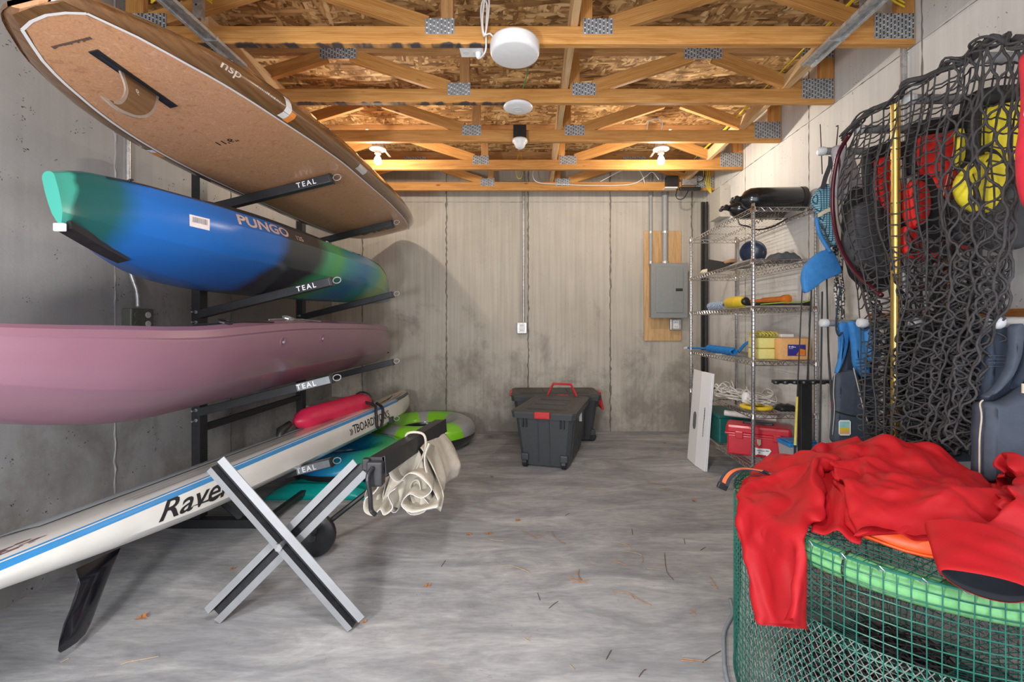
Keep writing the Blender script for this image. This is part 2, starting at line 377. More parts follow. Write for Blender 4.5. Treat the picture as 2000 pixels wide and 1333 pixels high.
# ------------------------------------------------------------------ floor trusses
ZB, ZT = 2.600, 3.006       # underside of the bottom chords, top of the top chords
TY = [0.98, 1.60, 2.219, 2.81, 3.408, 4.025, 4.655]
def toothplate(name, c, w_, h_, y, parent, rot=0):
    """pressed steel connector plate with rows of punched slots"""
    nx = max(4, int(w_/0.018)); nz = max(4, int(h_/0.0085)); bm = BM()
    R2 = Matrix.Rotation(rot, 3, 'Y')
    box(bm, (c[0], y, c[1]), (w_, 0.0012, h_), R2)
    for i in range(nx):
        for k in range(nz):
            px = (-0.5+(i+0.5)/nx)*w_; pz = (-0.5+(k+0.5)/nz)*h_; q = R2 @ Vector((px, 0, pz))
            q0 = Vector((c[0], y-0.0016, c[1]))+q
            ww, hh = w_/nx*0.20, h_/nz*0.30
            vs = [bm.verts.new(q0+Vector((a*ww, d_, b*hh))) for a, b, d_ in ((-1, -1, -0.0), (1, -1, -0.0), (1, 1, -0.003), (-1, 1, -0.003))]
            f = bm.faces.new(vs); f.material_index = 1 if (i+k) % 3 else 0
    o = obj(name, bm, [M['plate'], M['black']], parent); return o
names = ['hidden', 'foremost', 'nearest to the camera, carrying the round white unit', 'second from the camera, with the white disc under it', 'third from the camera, just before the two bulbs', 'fourth from the camera, lit right behind the bulbs', 'farthest, close to the back wall']
def mk_truss(i, y):
    t = thing('floor_truss', 'orange timber floor truss '+names[i] if i > 0 else 'orange timber floor truss over the open doorway', 'truss', (0, y, ZB), 'open-web floor trusses under the subfloor')
    if i == 1: t['label'] = 'orange timber floor truss ahead of the nearest one in view'
    yc = y+0.019; W, T = 0.038, 0.089
    x0, x1 = XL+0.002, XR-0.004
    beam('bottom_chord', (x0, yc, ZB+T/2), (x1, yc, ZB+T/2), W, T, M['truss_mold'] if i in (2, 3) else M['truss'], t)
    beam('top_chord', (x0, yc, ZT-T/2-0.001), (x1, yc, ZT-T/2-0.001), W, T, M['truss_dark'], t)
    za, zb = ZB+T*0.75, ZT-T*0.75
    zlo, zhi = ZB+T, ZT-T
    tops = [-1.22, 1.088]; bots = [-2.0, -0.50, 0.36, 1.66]
    for (xa, xb) in ((-1.96, -1.30), (-0.52, -1.14), (0.40, 1.02), (1.72, 1.16)):
        beam('web', (xa, yc, zlo+0.015), (xb, yc, zhi-0.012), W-0.004, T*0.9, M['truss'], t)
    for xv in (-0.42, 0.277):
        beam('web', (xv, yc, zlo), (xv, yc, zhi), W-0.004, 0.062, M['truss_dark'] if xv < 0 else M['truss'], t)
    for xv in (-1.985, x1-0.045):
        beam('web', (xv, yc, zlo), (xv, yc, zhi), W-0.004, T, M['truss'], t)
    yp = y-0.0012
    for (c, w_, h_) in (((-0.455, ZB+T-0.003), 0.145, 0.078), ((0.335, ZB+T-0.003), 0.15, 0.078), ((-1.22, ZT-T-0.002), 0.235, 0.075), ((1.088, ZT-T-0.002), 0.24, 0.075),
                        ((x1-0.107, ZB+T-0.002), 0.20, 0.125), ((-1.92, ZB+T-0.002), 0.20, 0.125), ((x1-0.107, ZT-T+0.01), 0.20, 0.09), ((-1.92, ZT-T+0.01), 0.2, 0.09)):
        toothplate('connector_plate', c, w_, h_, yp, t)
    return t
TR = [mk_truss(i, y) for i, y in enumerate(TY)]
def strong(name, x, xw, z0, z1, y0, y1, m, label):
    o = beam(name, (x, y0, (z0+z1)/2), (x, y1, (z0+z1)/2), xw, z1-z0, m, None, side=(1, 0, 0)); tag(o, label, 'board'); return o
strong('bracing_board', 1.619, 0.036, ZB+0.089, ZB+0.178, 2.258, 4.94, M['pale_wood'], 'long pale timber brace threaded through the trusses near the right wall, yellow cables beside it')
strong('bracing_board', -1.66, 0.036, ZB+0.089, ZB+0.178, 2.258, 4.94, M['pale_wood'], 'long pale timber brace threaded through the trusses above the paddleboard')
strong('bracing_board', 0.217, 0.036, ZB+0.089, ZB+0.235, 0.9, 4.94, M['pale_wood'], 'pale timber brace through the middle of the trusses, right of the round white unit')

# ------------------------------------------------------------------ kayak rack on the left
TA = math.atan(0.25); TC, TS = math.cos(TA), math.sin(TA)
VV = Vector((TC, 0, TS)); WW = Vector((-TS, 0, TC))      # across / up directions of things lying on the sloped arms
M['arm'] = plain('arm_powder_coat', (0.045, 0.047, 0.052), 0.33, 0.3, 0.1, bmp=0.02)
M['decal_grey'] = plain('silver_decal', (0.30, 0.32, 0.34), 0.35, 0.5, 0.1)
rack = thing('kayak_rack', 'tall black steel rack with sloping arms holding kayaks and boards by the left wall', 'rack', (-1.97, 3.2, 0))
ARMZ = [2.062, 1.451, 0.872, 0.379]
for py_ in (2.62, 3.79):
    bm = BM(); b2(bm, (-2.0, py_-0.002, 0.05), (-1.95, py_+0.06, 2.16)); post = obj('post', bm, M['blackpaint'], rack)
    bm = BM()
    for k in range(42):
        lathe(bm, (-1.975, py_-0.0025, 0.12+k*0.048), [(0.0055, 0), (0.0055, 0.001)], 8, 'Y')
        lathe(bm, (-1.9495, py_+0.03, 0.12+k*0.048), [(0.0055, 0), (0.0055, 0.0008)], 8, 'X')
    o = obj('bolt_hole', bm, M['black'], post); o['kind'] = 'stuff'
    bm = BM(); b2(bm, (-2.14, py_-0.02, 0.0), (-1.53, py_+0.04, 0.05), bev=0.004); obj('foot', bm, M['blackpaint'], rack)
    bm = BM(); tube(bm, [(-1.96, py_+0.01, 0.26), (-1.72, py_+0.01, 0.045)], 0.018, 4); obj('brace', bm, M['blackpaint'], rack)
    for lv, z in enumerate(ARMZ):
        tip = Vector((-1.186, py_, z)); root = tip-Vector((0.785, 0, 0.785*0.25))
        rot = Matrix((VV, Vector((0, 1, 0)), WW)).transposed()
        bm = BM(); box(bm, (tip+root)/2+Vector((0, 0.02, 0)), ((tip-root).length, 0.045, 0.05), rot, bev=0.004); a = obj('arm', bm, M['arm'], rack)
        bm = BM(); box(bm, tip+Vector((0.004, 0.02, 0)), (0.006, 0.05, 0.055), rot, bev=0.002); obj('end_cap', bm, M['black'], a)
        bm = BM(); c = tip+VV*0.035+Vector((0, 0.02, 0))
        tube(bm, [c+VV*0.024*math.cos(q)+WW*0.018*math.sin(q) for q in [k*PI/6 for k in range(12)]], 0.0028, 6, closed=True); obj('wire_loop', bm, M['galv'], a)
        if py_ < 3:
            if lv >= 2:
                bm = BM(); box(bm, tip-VV*0.10+Vector((0, -0.0032, 0)), (0.20, 0.001, 0.042), rot); obj('label_plate', bm, M['decal_grey'], a)
            text('label_print', 'TE\u2227L'.replace('\u2227', 'A'), 0.042, flat(tip-VV*0.20-WW*0.014+Vector((0, -0.0045, 0)), VV, WW), M['print_white'], a, 0.01, 0.001, space=1.35)
        for dz in (0.015, -0.045):
            bm = BM(); q = root+Vector((-0.0, -0.005, dz)); lathe(bm, q+Vector((0, 0.004, 0)), [(0.005, -0.038), (0.005, -0.006), (0.010, -0.006), (0.010, 0.0)], 6, 'Y')
            obj('bolt', bm, M['galv'], a)
for z in (0.575, 1.75):
    bm = BM(); b2(bm, (-1.99, 2.68, z-0.02), (-1.96, 3.79, z+0.02)); obj('crossbar', bm, M['blackpaint'], rack)
bm = BM(); b2(bm, (-1.575, 2.66, 0.03), (-1.54, 3.77, 0.06)); obj('base_rail', bm, M['blackpaint'], rack)
bm = BM(); b2(bm, (-2.13, 2.66, 0.0), (-2.09, 3.77, 0.04)); obj('base_rail', bm, M['blackpaint'], rack)

# surfaces running along y: section(y) gives a list of (v, w) points, placed at centre(y)
class Hull:
    def __init__(s, ys, centre, section): s.ys, s.c, s.sec = ys, centre, section
    def ring(s, y):
        c = s.c(y); return [c+VV*v+WW*w for v, w in s.sec(y)]
    def pt(s, y, k, off=0.0):
        """k: float index along the section"""
        def raw(y, k):
            g = s.ring(y); n = len(g); i = int(math.floor(k)); t = k-i; return g[i % n].lerp(g[(i+1) % n], t)
        p = raw(y, k)
        if off:
            a = raw(y+0.01, k)-raw(y-0.01, k); b = raw(y, k+0.1)-raw(y, k-0.1); nn = b.cross(a)
            if nn.length > 1e-12:
                nn.normalize(); cc = sum(s.ring(y), Vector())/len(s.ring(y))
                if nn.dot(p-cc) < 0: nn = -nn
                p = p+nn*off
        return p
    def mesh(s, **kw):
        bm = BM(); loft(bm, [s.ring(y) for y in s.ys], **kw); return bm
    def strip(s, bm, ys, k0, k1, off=0.0008, nk=1):
        """thin decal patch following the surface between section indices k0(y)..k1(y)"""
        rows = [[s.pt(y, lerp(k0(y) if callable(k0) else k0, k1(y) if callable(k1) else k1, j/nk), off) for j in range(nk+1)] for y in ys]
        loft(bm, rows, False)
def yr(a, b, n): return [a+(b-a)*i/(n-1) for i in range(n)]
def ymap(t, m, b, idx=1, bands=None): pass

# --- brown paddleboard on the top arms
def coco():
    m, t, b = nt('flax_fibre_laminate'); b.inputs['Roughness'].default_value = 0.32; b.inputs['Coat Weight'].default_value = 0.4; b.inputs['Coat Roughness'].default_value = 0.15
    v = coords(t); n1 = N(t, 'ShaderNodeTexNoise'); n1.inputs['Scale'].default_value = 30; n1.inputs['Detail'].default_value = 6; n1.inputs['Distortion'].default_value = 1.6
    t.links.new(v, n1.inputs['Vector']); n2 = noise_n(t, coords(t, (1.5, 1, 1)), 140, 4, 0.65, 0.8)
    c = ramp(t, n1.outputs['Fac'], [(0.3, (0.42, 0.20, 0.10)), (0.47, (0.58, 0.31, 0.165)), (0.55, (0.52, 0.265, 0.14)), (0.75, (0.66, 0.39, 0.225))])
    c = mix(t, 0.5, c, ramp(t, n2, [(0.3, (0.66, 0.62, 0.58)), (0.6, (1.12, 1.1, 1.08))]), 'MULTIPLY')
    t.links.new(c, b.inputs['Base Color']); return m
M['coco'] = coco()
def slick_wood(name, a, b_):
    m, t, b = nt(name); b.inputs['Roughness'].default_value = 0.22; b.inputs['Coat Weight'].default_value = 0.5
    g = noise_n(t, coords(t, (60, 2.0, 60)), 1.0, 5, 0.6, 0.4); t.links.new(ramp(t, g, [(0.3, a), (0.7, b_)]), b.inputs['Base Color']); return m
M['rail_wood'] = slick_wood('walnut_rail', (0.10, 0.045, 0.017), (0.20, 0.10, 0.042))
M['tail_wood'] = slick_wood('bamboo_tail', (0.42, 0.24, 0.12), (0.58, 0.36, 0.2))
M['pinstripe'] = plain('white_pinstripe', (0.72, 0.70, 0.70), 0.35, 0, 0.03)
bY = [1.205, 1.215, 1.24, 1.30, 1.40, 1.65, 1.9, 2.3, 2.62, 3.2, 3.8, 4.2, 4.5, 4.62, 4.69, 4.70]
bB = [0.07, 0.10, 0.125, 0.162, 0.215, 0.296, 0.338, 0.374, 0.385, 0.385, 0.362, 0.30, 0.20, 0.13, 0.06, 0.01]
def sup_c(y):
    x = sinterp([1.2, 1.5, 2.0, 2.62, 4.7], [-1.345, -1.375, -1.395, -1.385, -1.385], y)
    r = 0.13*max(0, (y-3.85)/0.85)**2+0.01*max(0, (1.6-y)/0.4)**2
    return Vector((x, y, 0))+Vector((0, 0, 2.094+(x+1.19)*0.25))+WW*r
def sup_sec(y):
    b = sinterp(bY, bB, y); e = min(1, b/0.12); th = 0.108*(0.24+0.76*min(1, max(0, (y-1.2)/0.6)))*(0.35+0.65*min(1, (4.71-y)/0.4))
    rr = [(-b+0.055*e, 0.0), (-b+0.02*e, 0.010), (-b+0.003*e, 0.028*1), (-b, th*0.5), (-b+0.008*e, th*0.8), (-b+0.035*e, th)]
    mid = [(-b*0.66, 0.0), (-b*0.33, 0), (0, 0), (b*0.33, 0), (b*0.66, 0)]
    right = [(-v, w_) for v, w_ in rr]
    top = [(b*0.5, th+0.004), (0, th+0.006), (-b*0.5, th+0.004)]
    return mid+right+top+rr[::-1]
    # index: 0-4 bottom (left..right), 5..10 right rail up, 11-13 deck, 14..19 left rail down
board = Hull([1.205, 1.207, 1.211, 1.22, 1.24, 1.268, 1.3, 1.35, 1.4]+yr(1.5, 4.4, 24)+[4.47, 4.53, 4.58, 4.62, 4.655, 4.68, 4.69, 4.70], sup_c, sup_sec)
sup = thing('paddleboard', 'brown wood-look stand-up paddleboard with a fin, upside overhead on the top arms of the rack', 'paddleboard', (-1.39, 2.9, 2.0))
obj('hull', board.mesh(mif=lambda i, k: 1 if 5 <= k <= 9 or 14 <= k <= 18 or (k in (4, 19) and False) else 0), [M['coco'], M['rail_wood']], sup, auto=50)
# tail band of darker timber outside the pinstripe, and the pinstripe outline
def bt(y, inset): # point on the bottom at the given inset from the edge; side -1 / 1
    b = sinterp(bY, bB, y); return b
def bot(y, v, off=0.0012): return sup_c(y)+VV*v-WW*off
pin = []
for y in yr(1.262, 4.60, 60): pin.append((y, max(0.02, sinterp(bY, bB, y)-(0.045+0.02*min(1, (y-1.26)/0.3))*min(1, (4.75-y)/0.5))))
bm = BM()
tailL, tailR = (1.335, -pin[0][1]), (1.335, pin[0][1])
pathL = [(y, -b) for y, b in pin]; pathR = [(y, b) for y, b in pin]; tailp = [(1.262, -pin[0][1]), (1.245, -0.05), (1.238, 0.0), (1.245, 0.05), (1.262, pin[0][1])]
def ribbon(bm, path, wd, off, mi=0):
    rows = []
    for i, (y, v) in enumerate(path):
        a = path[max(i-1, 0)]; c = path[min(i+1, len(path)-1)]; t = Vector((c[1]-a[1], c[0]-a[0])); t.normalize(); nn = Vector((-t.y, t.x))
        rows.append([bot(y+nn.y*wd, v+nn.x*wd, off), bot(y-nn.y*wd, v-nn.x*wd, off)])
    loft(bm, rows, False, mi=mi)
for p in (pathL, pathR, tailp): ribbon(bm, p, 0.0045, 0.0022)
obj('pinstripe', bm, M['pinstripe'], sup)
bm = BM()
for sgn in (-1, 1):
    rows = []
    for y, b in pin[:54]:
        bb = sinterp(bY, bB, y); rows.append([bot(y, sgn*b, 0.0012), bot(y, sgn*(bb-0.055), 0.0012)])
    loft(bm, rows, False)
rows = [[bot(y, v, 0.0012), bot(1.207+abs(v)*0.08, v*0.75, 0.0012)] for y, v in tailp]; loft(bm, rows, False)
obj('tail_border', bm, M['rail_wood'], sup)
for (ya, yb_, k0, k1, mn, c) in ((1.945, 1.985, 4.85, 10.2, 'white_band', (0.72, 0.72, 0.72)), (1.985, 2.02, 4.9, 6.8, 'orange_band', (0.75, 0.25, 0.05)), (2.66, 2.78, 5.4, 6.8, 'pale_decal', (0.55, 0.52, 0.50)), (1.97, 2.0, 14.6, 19.15, 'white_band', (0.72, 0.72, 0.72)), (2.0, 2.05, 16.0, 19.1, 'orange_band', (0.75, 0.25, 0.05))):
    M[mn] = plain(mn+'_paint', c, 0.3); bm = BM(); board.strip(bm, yr(ya, yb_, 4), k0, k1, 0.0012, 10); obj(mn, bm, M[mn], sup)
# fin box and fin
bm = BM(); prism(bm, [bot(1.385, -0.014+0.0, -0.004), bot(1.385, 0.016, -0.004), bot(1.725, 0.016, -0.004), bot(1.725, -0.014, -0.004)], -WW*0.008); fb = obj('fin_box', bm, M['black'], sup)
bm = BM(); prism(bm, [bot(1.41, -0.005, 0.004), bot(1.41, 0.006, 0.004), bot(1.70, 0.006, 0.004), bot(1.70, -0.005, 0.004)], -WW*0.0008); obj('fin_slot', bm, M['blackpaint'], fb)
FO = [(1.482, 0), (1.49, .04), (1.483, .073), (1.455, .115), (1.423, .139), (1.37, .153), (1.43, .166), (1.50, .154), (1.56, .122), (1.61, .07), (1.65, 0)]
fo = catmull([(a, b, 0) for a, b in FO[:6]], 4)[:-1]+catmull([(a, b, 0) for a, b in FO[5:]], 4)
fc = Vector((1.53, 0.06, 0))
def fin3(p, s): q = sup_c(p.x); return Vector((q.x, p.x, q.z))-WW*(p.y+0.003)+VV*s
bm = BM(); prism(bm, [fin3(p, -0.003) for p in fo], VV*0.006); fn_ = obj('fin', bm, plain('smoky_resin', (0.30, 0.24, 0.20), 0.25, coat=0.4), sup)
fi = []
for i, p in enumerate(fo):
    t = (fo[min(i+1, len(fo)-1)]-fo[max(i-1, 0)]).normalized(); nn = Vector((-t.y, t.x, 0)); q = p-nn*0.010
    if p.y < 0.02: q = Vector((p.x+(0.009 if i < 10 else -0.009), 0.0, 0))
    if 16 <= i <= 24: q = p+Vector((0.03-(abs(i-20))*0.004, -0.004, 0)) if abs(i-20) < 3 else q
    fi.append(q)
bm = BM(); prism(bm, [fin3(p, -0.0045) for p in fi], VV*0.009); obj('fin_core', bm, slick_wood('dark_fin_veneer', (0.10, 0.055, 0.025), (0.17, 0.095, 0.045)), fn_)
M['print_brown'] = plain('brown_print', (0.10, 0.07, 0.06), 0.5)
M['print_tan'] = plain('tan_print', (0.50, 0.42, 0.36), 0.5)
def botfn(y0, v0, ang=0.0, off=0.0015):
    ca, sa = math.cos(ang), math.sin(ang)
    return lambda x, y, z: bot(y0+x*ca-y*sa, v0+x*sa+y*ca, off+z*0)
bm = BM(); rr = random.Random(8); v_ = -0.085
while v_ < 0.03:
    w_ = 0.004+0.007*rr.random(); h_ = 0.006+0.006*rr.random(); prism(bm, [bot(1.335, v_, 0.0014), bot(1.335, v_+w_, 0.0014), bot(1.335+h_, v_+w_, 0.0014), bot(1.335+h_, v_, 0.0014)], -WW*0.0004); v_ += w_+0.002
o = obj('board_print', bm, M['print_brown'], sup); o['kind'] = 'stuff'
text('board_print', '11\'6"', 0.05, lambda x, y, z: bot(2.03+y, -0.06+x, 0.0016), M['print_black'], sup, 0.01, 0.0)
text('board_print', 'NSP', 0.19, lambda x, y, z: bot(4.00+y*0.75, -0.17+x*0.95, 0.0016), M['print_brown'], sup, 0.03, 0.0)
text('board_print', 'nsp', 0.06, lambda x, y, z: board.pt(1.60+x*1.1, 6.4+y*30, 0.001), M['print_tan'], sup, 0.01, 0.0, sub=0.03)
bm = BM(); rr = random.Random(18); y_ = 1.77
while y_ < 1.90:
    w_ = 0.003+0.006*rr.random(); board.strip(bm, [y_, y_+w_], 6.8, 6.95+0.2*rr.random(), 0.0012, 1); y_ += w_+0.003
o = obj('rail_print', bm, M['print_tan'], sup); o['kind'] = 'stuff'
text('fin_print', '6', 0.03, lambda x, y, z: fin3(Vector((1.53+x, 0.035+y, 0)), 0.0052), M['print_tan'], fn_, 0.01, 0.0)

# --- kayaks
def ksec(b, h, cr, fl=0.0):
    """section of a kayak: keel at (0,0), chines, gunwale, deck; counter-clockwise, starting at the keel, right side first"""
    r = [(0.0, 0.0), (0.06*b, 0.0), (0.42*b, 0.11*h+fl), (0.74*b, 0.245*h+fl), (0.78*b, 0.27*h+fl), (0.93*b, 0.46*h), (1.0*b, 0.68*h), (0.965*b, 0.83*h), (0.93*b, 0.95*h), (0.86*b, 1.0*h), (0.6*b, h+0.6*cr), (0.3*b, h+0.93*cr)]
    return r+[(0.0, h+cr)]+[(-v, w_) for v, w_ in r[:0:-1]]
def bands(name, stops, rough=0.3, slant=(0.0, 0.0), sc=2.2, amp=0.35, coat=0.3, y0=1.4, y1=4.75, spk=None):
    m, t, b = nt(name); b.inputs['Roughness'].default_value = rough; b.inputs['Coat Weight'].default_value = coat; b.inputs['Coat Roughness'].default_value = 0.25
    v = coords(t); g = N(t, 'ShaderNodeNewGeometry'); sep = N(t, 'ShaderNodeSeparateXYZ'); t.links.new(g.outputs['Position'], sep.inputs[0])
    v = g.outputs['Position']
    n = noise_n(t, v, sc, 4, 0.6, 0.5); a = N(t, 'ShaderNodeMath', operation='MULTIPLY_ADD'); t.links.new(n, a.inputs[0]); a.inputs[1].default_value = amp; t.links.new(sep.outputs[1], a.inputs[2])
    a_in = a; a = N(t, 'ShaderNodeMath', operation='ADD'); t.links.new(a_in.outputs[0], a.inputs[0]); a.inputs[1].default_value = -amp*0.5-slant[0]*-1.5-slant[1]*1.6
    b1 = N(t, 'ShaderNodeMath', operation='MULTIPLY_ADD'); t.links.new(sep.outputs[2], b1.inputs[0]); b1.inputs[1].default_value = slant[1]; t.links.new(a.outputs[0], b1.inputs[2])
    b0 = N(t, 'ShaderNodeMath', operation='MULTIPLY_ADD'); t.links.new(sep.outputs[0], b0.inputs[0]); b0.inputs[1].default_value = slant[0]; t.links.new(b1.outputs[0], b0.inputs[2])
    mr = N(t, 'ShaderNodeMapRange'); mr.inputs[1].default_value = y0; mr.inputs[2].default_value = y1; t.links.new(b0.outputs[0], mr.inputs[0])
    c = ramp(t, mr.outputs[0], [((p-y0)/(y1-y0), cc) for p, cc in stops])
    t.links.new(c, b.inputs['Base Color']); bump(t, b, noise_n(t, v, 160, 3), 0.05, 0.002); return m
BL = (0.012, 0.12, 0.42); TEALC = (0.02, 0.17, 0.17); GY = (0.22, 0.42, 0.05); DK = (0.025, 0.03, 0.035)
M['blue_hull'] = bands('blue_marbled_polyethylene', [(1.36, (0.05, 0.34, 0.27)), (1.442, (0.05, 0.34, 0.27)), (1.452, (0.008, 0.075, 0.068)), (1.56, (0.010, 0.085, 0.09)), (1.66, BL), (2.34, BL), (2.46, DK), (2.76, DK), (2.90, (0.05, 0.35, 0.16)), (3.05, (0.07, 0.38, 0.10)), (3.18, (0.02, 0.26, 0.28)), (3.45, (0.01, 0.16, 0.36)), (3.75, (0.02, 0.30, 0.25)), (4.0, GY), (4.2, (0.12, 0.3, 0.12)), (4.45, (0.015, 0.12, 0.33))], 0.3, (0.12, -0.25), 3.2, 0.16, 0.35, y0=1.35, y1=4.75)
kx = [1.4, 1.7, 2.62, 3.79, 4.72]; kxx = [-1.458, -1.52, -1.60, -1.55, -1.50]
def blue_c(y):
    x = sinterp(kx, kxx, y); z = H+0.5735+0.25*x+0.004
    return Vector((x, y, z))+WW*(0.10*max(0, (2.1-y)/0.7)**2+0.04*max(0, (y-4.2)/0.5)**2)
def blue_s(y):
    b = sinterp([1.40, 1.43, 1.5, 1.7, 2.0, 2.4, 2.8, 3.4, 3.8, 4.2, 4.5, 4.68, 4.72], [0.022, 0.03, 0.065, 0.165, 0.27, 0.34, 0.36, 0.355, 0.32, 0.225, 0.12, 0.045, 0.02], y)
    h = sinterp([1.4, 1.5, 1.7, 2.0, 2.6, 3.5, 4.3, 4.72], [0.165, 0.225, 0.272, 0.292, 0.30, 0.285, 0.26, 0.22], y)
    cr = 0.012+0.05*min(1, max(0, min(y-1.45, 4.7-y))/0.5); return ksec(b, h, cr)
bk = Hull([1.40, 1.41, 1.43, 1.46, 1.5, 1.56, 1.63]+yr(1.7, 4.4, 28)+[4.47, 4.54, 4.6, 4.65, 4.69, 4.72], blue_c, blue_s)
kay = thing('kayak', 'blue, black and green marbled kayak on the second pair of rack arms', 'kayak', (-1.6, 3.0, 1.35))
obj('hull', bk.mesh(), M['blue_hull'], kay, auto=28)
bm = BM(); bk.strip(bm, yr(1.55, 4.55, 50), 8.05, 8.5, 0.004, 2); obj('gunwale_seam', bm, M['black'], kay)
bm = BM(); c0 = [bk.pt(y, 0, 0) for y in yr(1.415, 1.66, 8)]
loft(bm, [[p+VV*0.022-WW*0.006, p+VV*0.024+WW*0.02, p-VV*0.024+WW*0.02, p-VV*0.022-WW*0.006] for p in c0]); obj('skid_plate', bm, M['black'], kay)
bm = BM(); p = bk.pt(1.405, 0); box(bm, p+Vector((0, -0.006, -0.004)), (0.034, 0.012, 0.026), None, bev=0.003); obj('keel_cap', bm, M['white'], kay)
M['sticker'] = plain('paper_sticker', (0.72, 0.62, 0.62), 0.6)
bm = BM(); bk.strip(bm, yr(1.80, 1.885, 5), 5.2, 5.95, 0.001, 3); stk = obj('bar_code_sticker', bm, M['sticker'], kay)
bm = BM()
for i in range(16):
    y = 1.812+i*0.004; bk.strip(bm, [y, y+0.0011+0.0012*R.random()], 5.5, 5.85, 0.0018, 1)
obj('bar_code', bm, M['print_black'], stk)
M['letter_pale'] = plain('pale_letters', (0.55, 0.38, 0.32), 0.5)
text('hull_print', 'PUNGO', 0.085, lambda x, y, z: bk.pt(2.04+x*1.3+y*0.25, 6.3+y*22, 0.0012), M['letter_pale'], kay, 0.03, 0.0, sub=0.04)
text('hull_print', '125', 0.04, lambda x, y, z: bk.pt(2.50+x*1.3, 6.35+y*22, 0.0012), M['letter_pale'], kay, 0.018, 0.0, sub=0.04)
bm = BM(); bm2 = [bk.pt(y, k, 0.012) for y, k in ((2.02, 12.0), (2.05, 10.6), (2.3, 9.7), (2.8, 9.5), (3.1, 9.8), (3.3, 11), (3.35, 12), (3.3, 13), (3.1, 14.2), (2.8, 14.5), (2.3, 14.3), (2.05, 13.4))]
tube(bm, catmull(bm2+[bm2[0]], 4)[:-1], 0.014, 8, closed=True); obj('cockpit_rim', bm, M['black'], kay)
bm = BM()
for ys_ in ((3.45, 3.75), (3.75, 4.05), (4.05, 3.75), (1.62, 1.85)):
    tube(bm, [bk.pt(lerp(ys_[0], ys_[1], i/12), lerp(8.4, 15.6, i/12), 0.006) for i in range(13)], 0.0035, 6)
obj('bungee_cord', bm, M['black'], kay)
bm = BM()
for y in (2.95, 3.35, 3.75, 4.1): p = bk.pt(y, 8.6, 0.004); box(bm, p, (0.012, 0.03, 0.012), None, bev=0.002)
obj('deck_fitting', bm, M['galv'], kay)

M['pink_hull'] = plain('mauve_polyethylene', (0.225, 0.112, 0.152), 0.33, 0, 0.05, 3, 0.02, coat=0.25)
def pink_c(y):
    x = sinterp([0.95, 1.5, 2.62, 3.79, 4.65], [-1.60, -1.60, -1.60, -1.56, -1.51], y); z = H-0.0005+0.25*x+0.006
    return Vector((x, y, z))+WW*(0.30*max(0, (1.95-y)/1.0)**2+0.05*max(0, (y-4.2)/0.5)**2)
def pink_s(y):
    b = sinterp([0.95, 0.99, 1.1, 1.3, 1.6, 2.0, 2.6, 3.2, 3.8, 4.2, 4.5, 4.62, 4.65], [0.03, 0.07, 0.14, 0.23, 0.32, 0.37, 0.385, 0.38, 0.33, 0.25, 0.15, 0.08, 0.05], y)
    h = sinterp([0.95, 1.2, 1.6, 2.0, 2.6, 3.2, 3.8, 4.4, 4.65], [0.10, 0.20, 0.29, 0.325, 0.345, 0.335, 0.325, 0.315, 0.285], y)
    r = [(0.0, 0.0), (0.08*b, 0.0), (0.40*b, 0.09*h), (0.70*b, 0.21*h), (0.74*b, 0.235*h), (0.90*b, 0.48*h), (0.985*b, 0.76*h), (0.985*b, 0.80*h), (1.0*b, 0.82*h), (0.99*b, 0.92*h), (0.93*b, 0.99*h), (0.78*b, 1.02*h)]
    cr = -0.03 if 1.5 < y < 4.0 else 0.01
    return r+[(0.0, h+cr)]+[(-v, w_) for v, w_ in r[:0:-1]]
pk = Hull([0.95, 0.96, 0.975, 1.0, 1.04, 1.1, 1.18]+yr(1.27, 4.4, 32)+[4.46, 4.52, 4.57, 4.61, 4.64, 4.65], pink_c, pink_s)
pink = thing('kayak', 'mauve pink sit-on-top kayak on the third pair of rack arms', 'kayak', (-1.6, 2.8, 0.8))
obj('hull', pk.mesh(), M['pink_hull'], pink, auto=28)
M['dkmauve'] = plain('dark_mauve', (0.22, 0.10, 0.15), 0.5)
for y in (2.33, 2.76):
    p = pk.pt(y, 5.6, 0.0); n_ = (pk.pt(y, 5.6, 0.01)-p).normalized()
    bm = BM(); q = n_.to_track_quat('Z', 'Y').to_matrix(); lathe(bm, p+n_*0.001, [(0.024, -0.004), (0.024, 0.002), (0.019, 0.003), (0.016, -0.001), (0.0, -0.001)], 16, q); fit = obj('side_fitting', bm, M['dkmauve'], pink)
    bm = BM(); lathe(bm, p+n_*0.001+Vector((0, 0, -0.004)), [(0.008, 0), (0.008, 0.006), (0.004, 0.009)], 10, q); obj('screw', bm, M['galv'], fit)
bm = BM(); pk.strip(bm, yr(2.62, 3.05, 12), 9.2, 9.85, 0.0015, 2); obj('side_rail', bm, M['dkmauve'], pink)
bm = BM(); pk.strip(bm, yr(2.65, 3.02, 12), 9.4, 9.65, 0.003, 1); obj('rail_slot', bm, M['black'], pink)
for y in (1.98, 2.48):
    bm = BM(); tube(bm, [pk.pt(y+0.03*math.cos(a), 10.3+0.4*math.sin(a), 0.012+0.01*math.sin(a)) for a in [i*PI/5 for i in range(10)]], 0.006, 6, closed=True)
    tube(bm, [pk.pt(y+0.02+0.28*t, 10.2-0.8*t, 0.004) for t in (0, .3, .6, 1)], 0.003, 5); tube(bm, [pk.pt(y-0.02-0.15*t, 10.4, 0.006) for t in (0, .3, .6, 1)], 0.004, 5); obj('pad_eye', bm, M['black'] if y < 2.2 else M['galv'], pink)
bm = BM(); p = [pk.pt(y, k, 0.015) for y, k in ((1.25, 10.6), (1.3, 11.6), (1.36, 12), (1.3, 12.4), (1.1, 12.3), (1.05, 12), (1.1, 11.2))]
tube(bm, catmull(p+[p[0]], 4)[:-1], 0.02, 8, closed=True); obj('hatch_rim', bm, M['black'], pink)
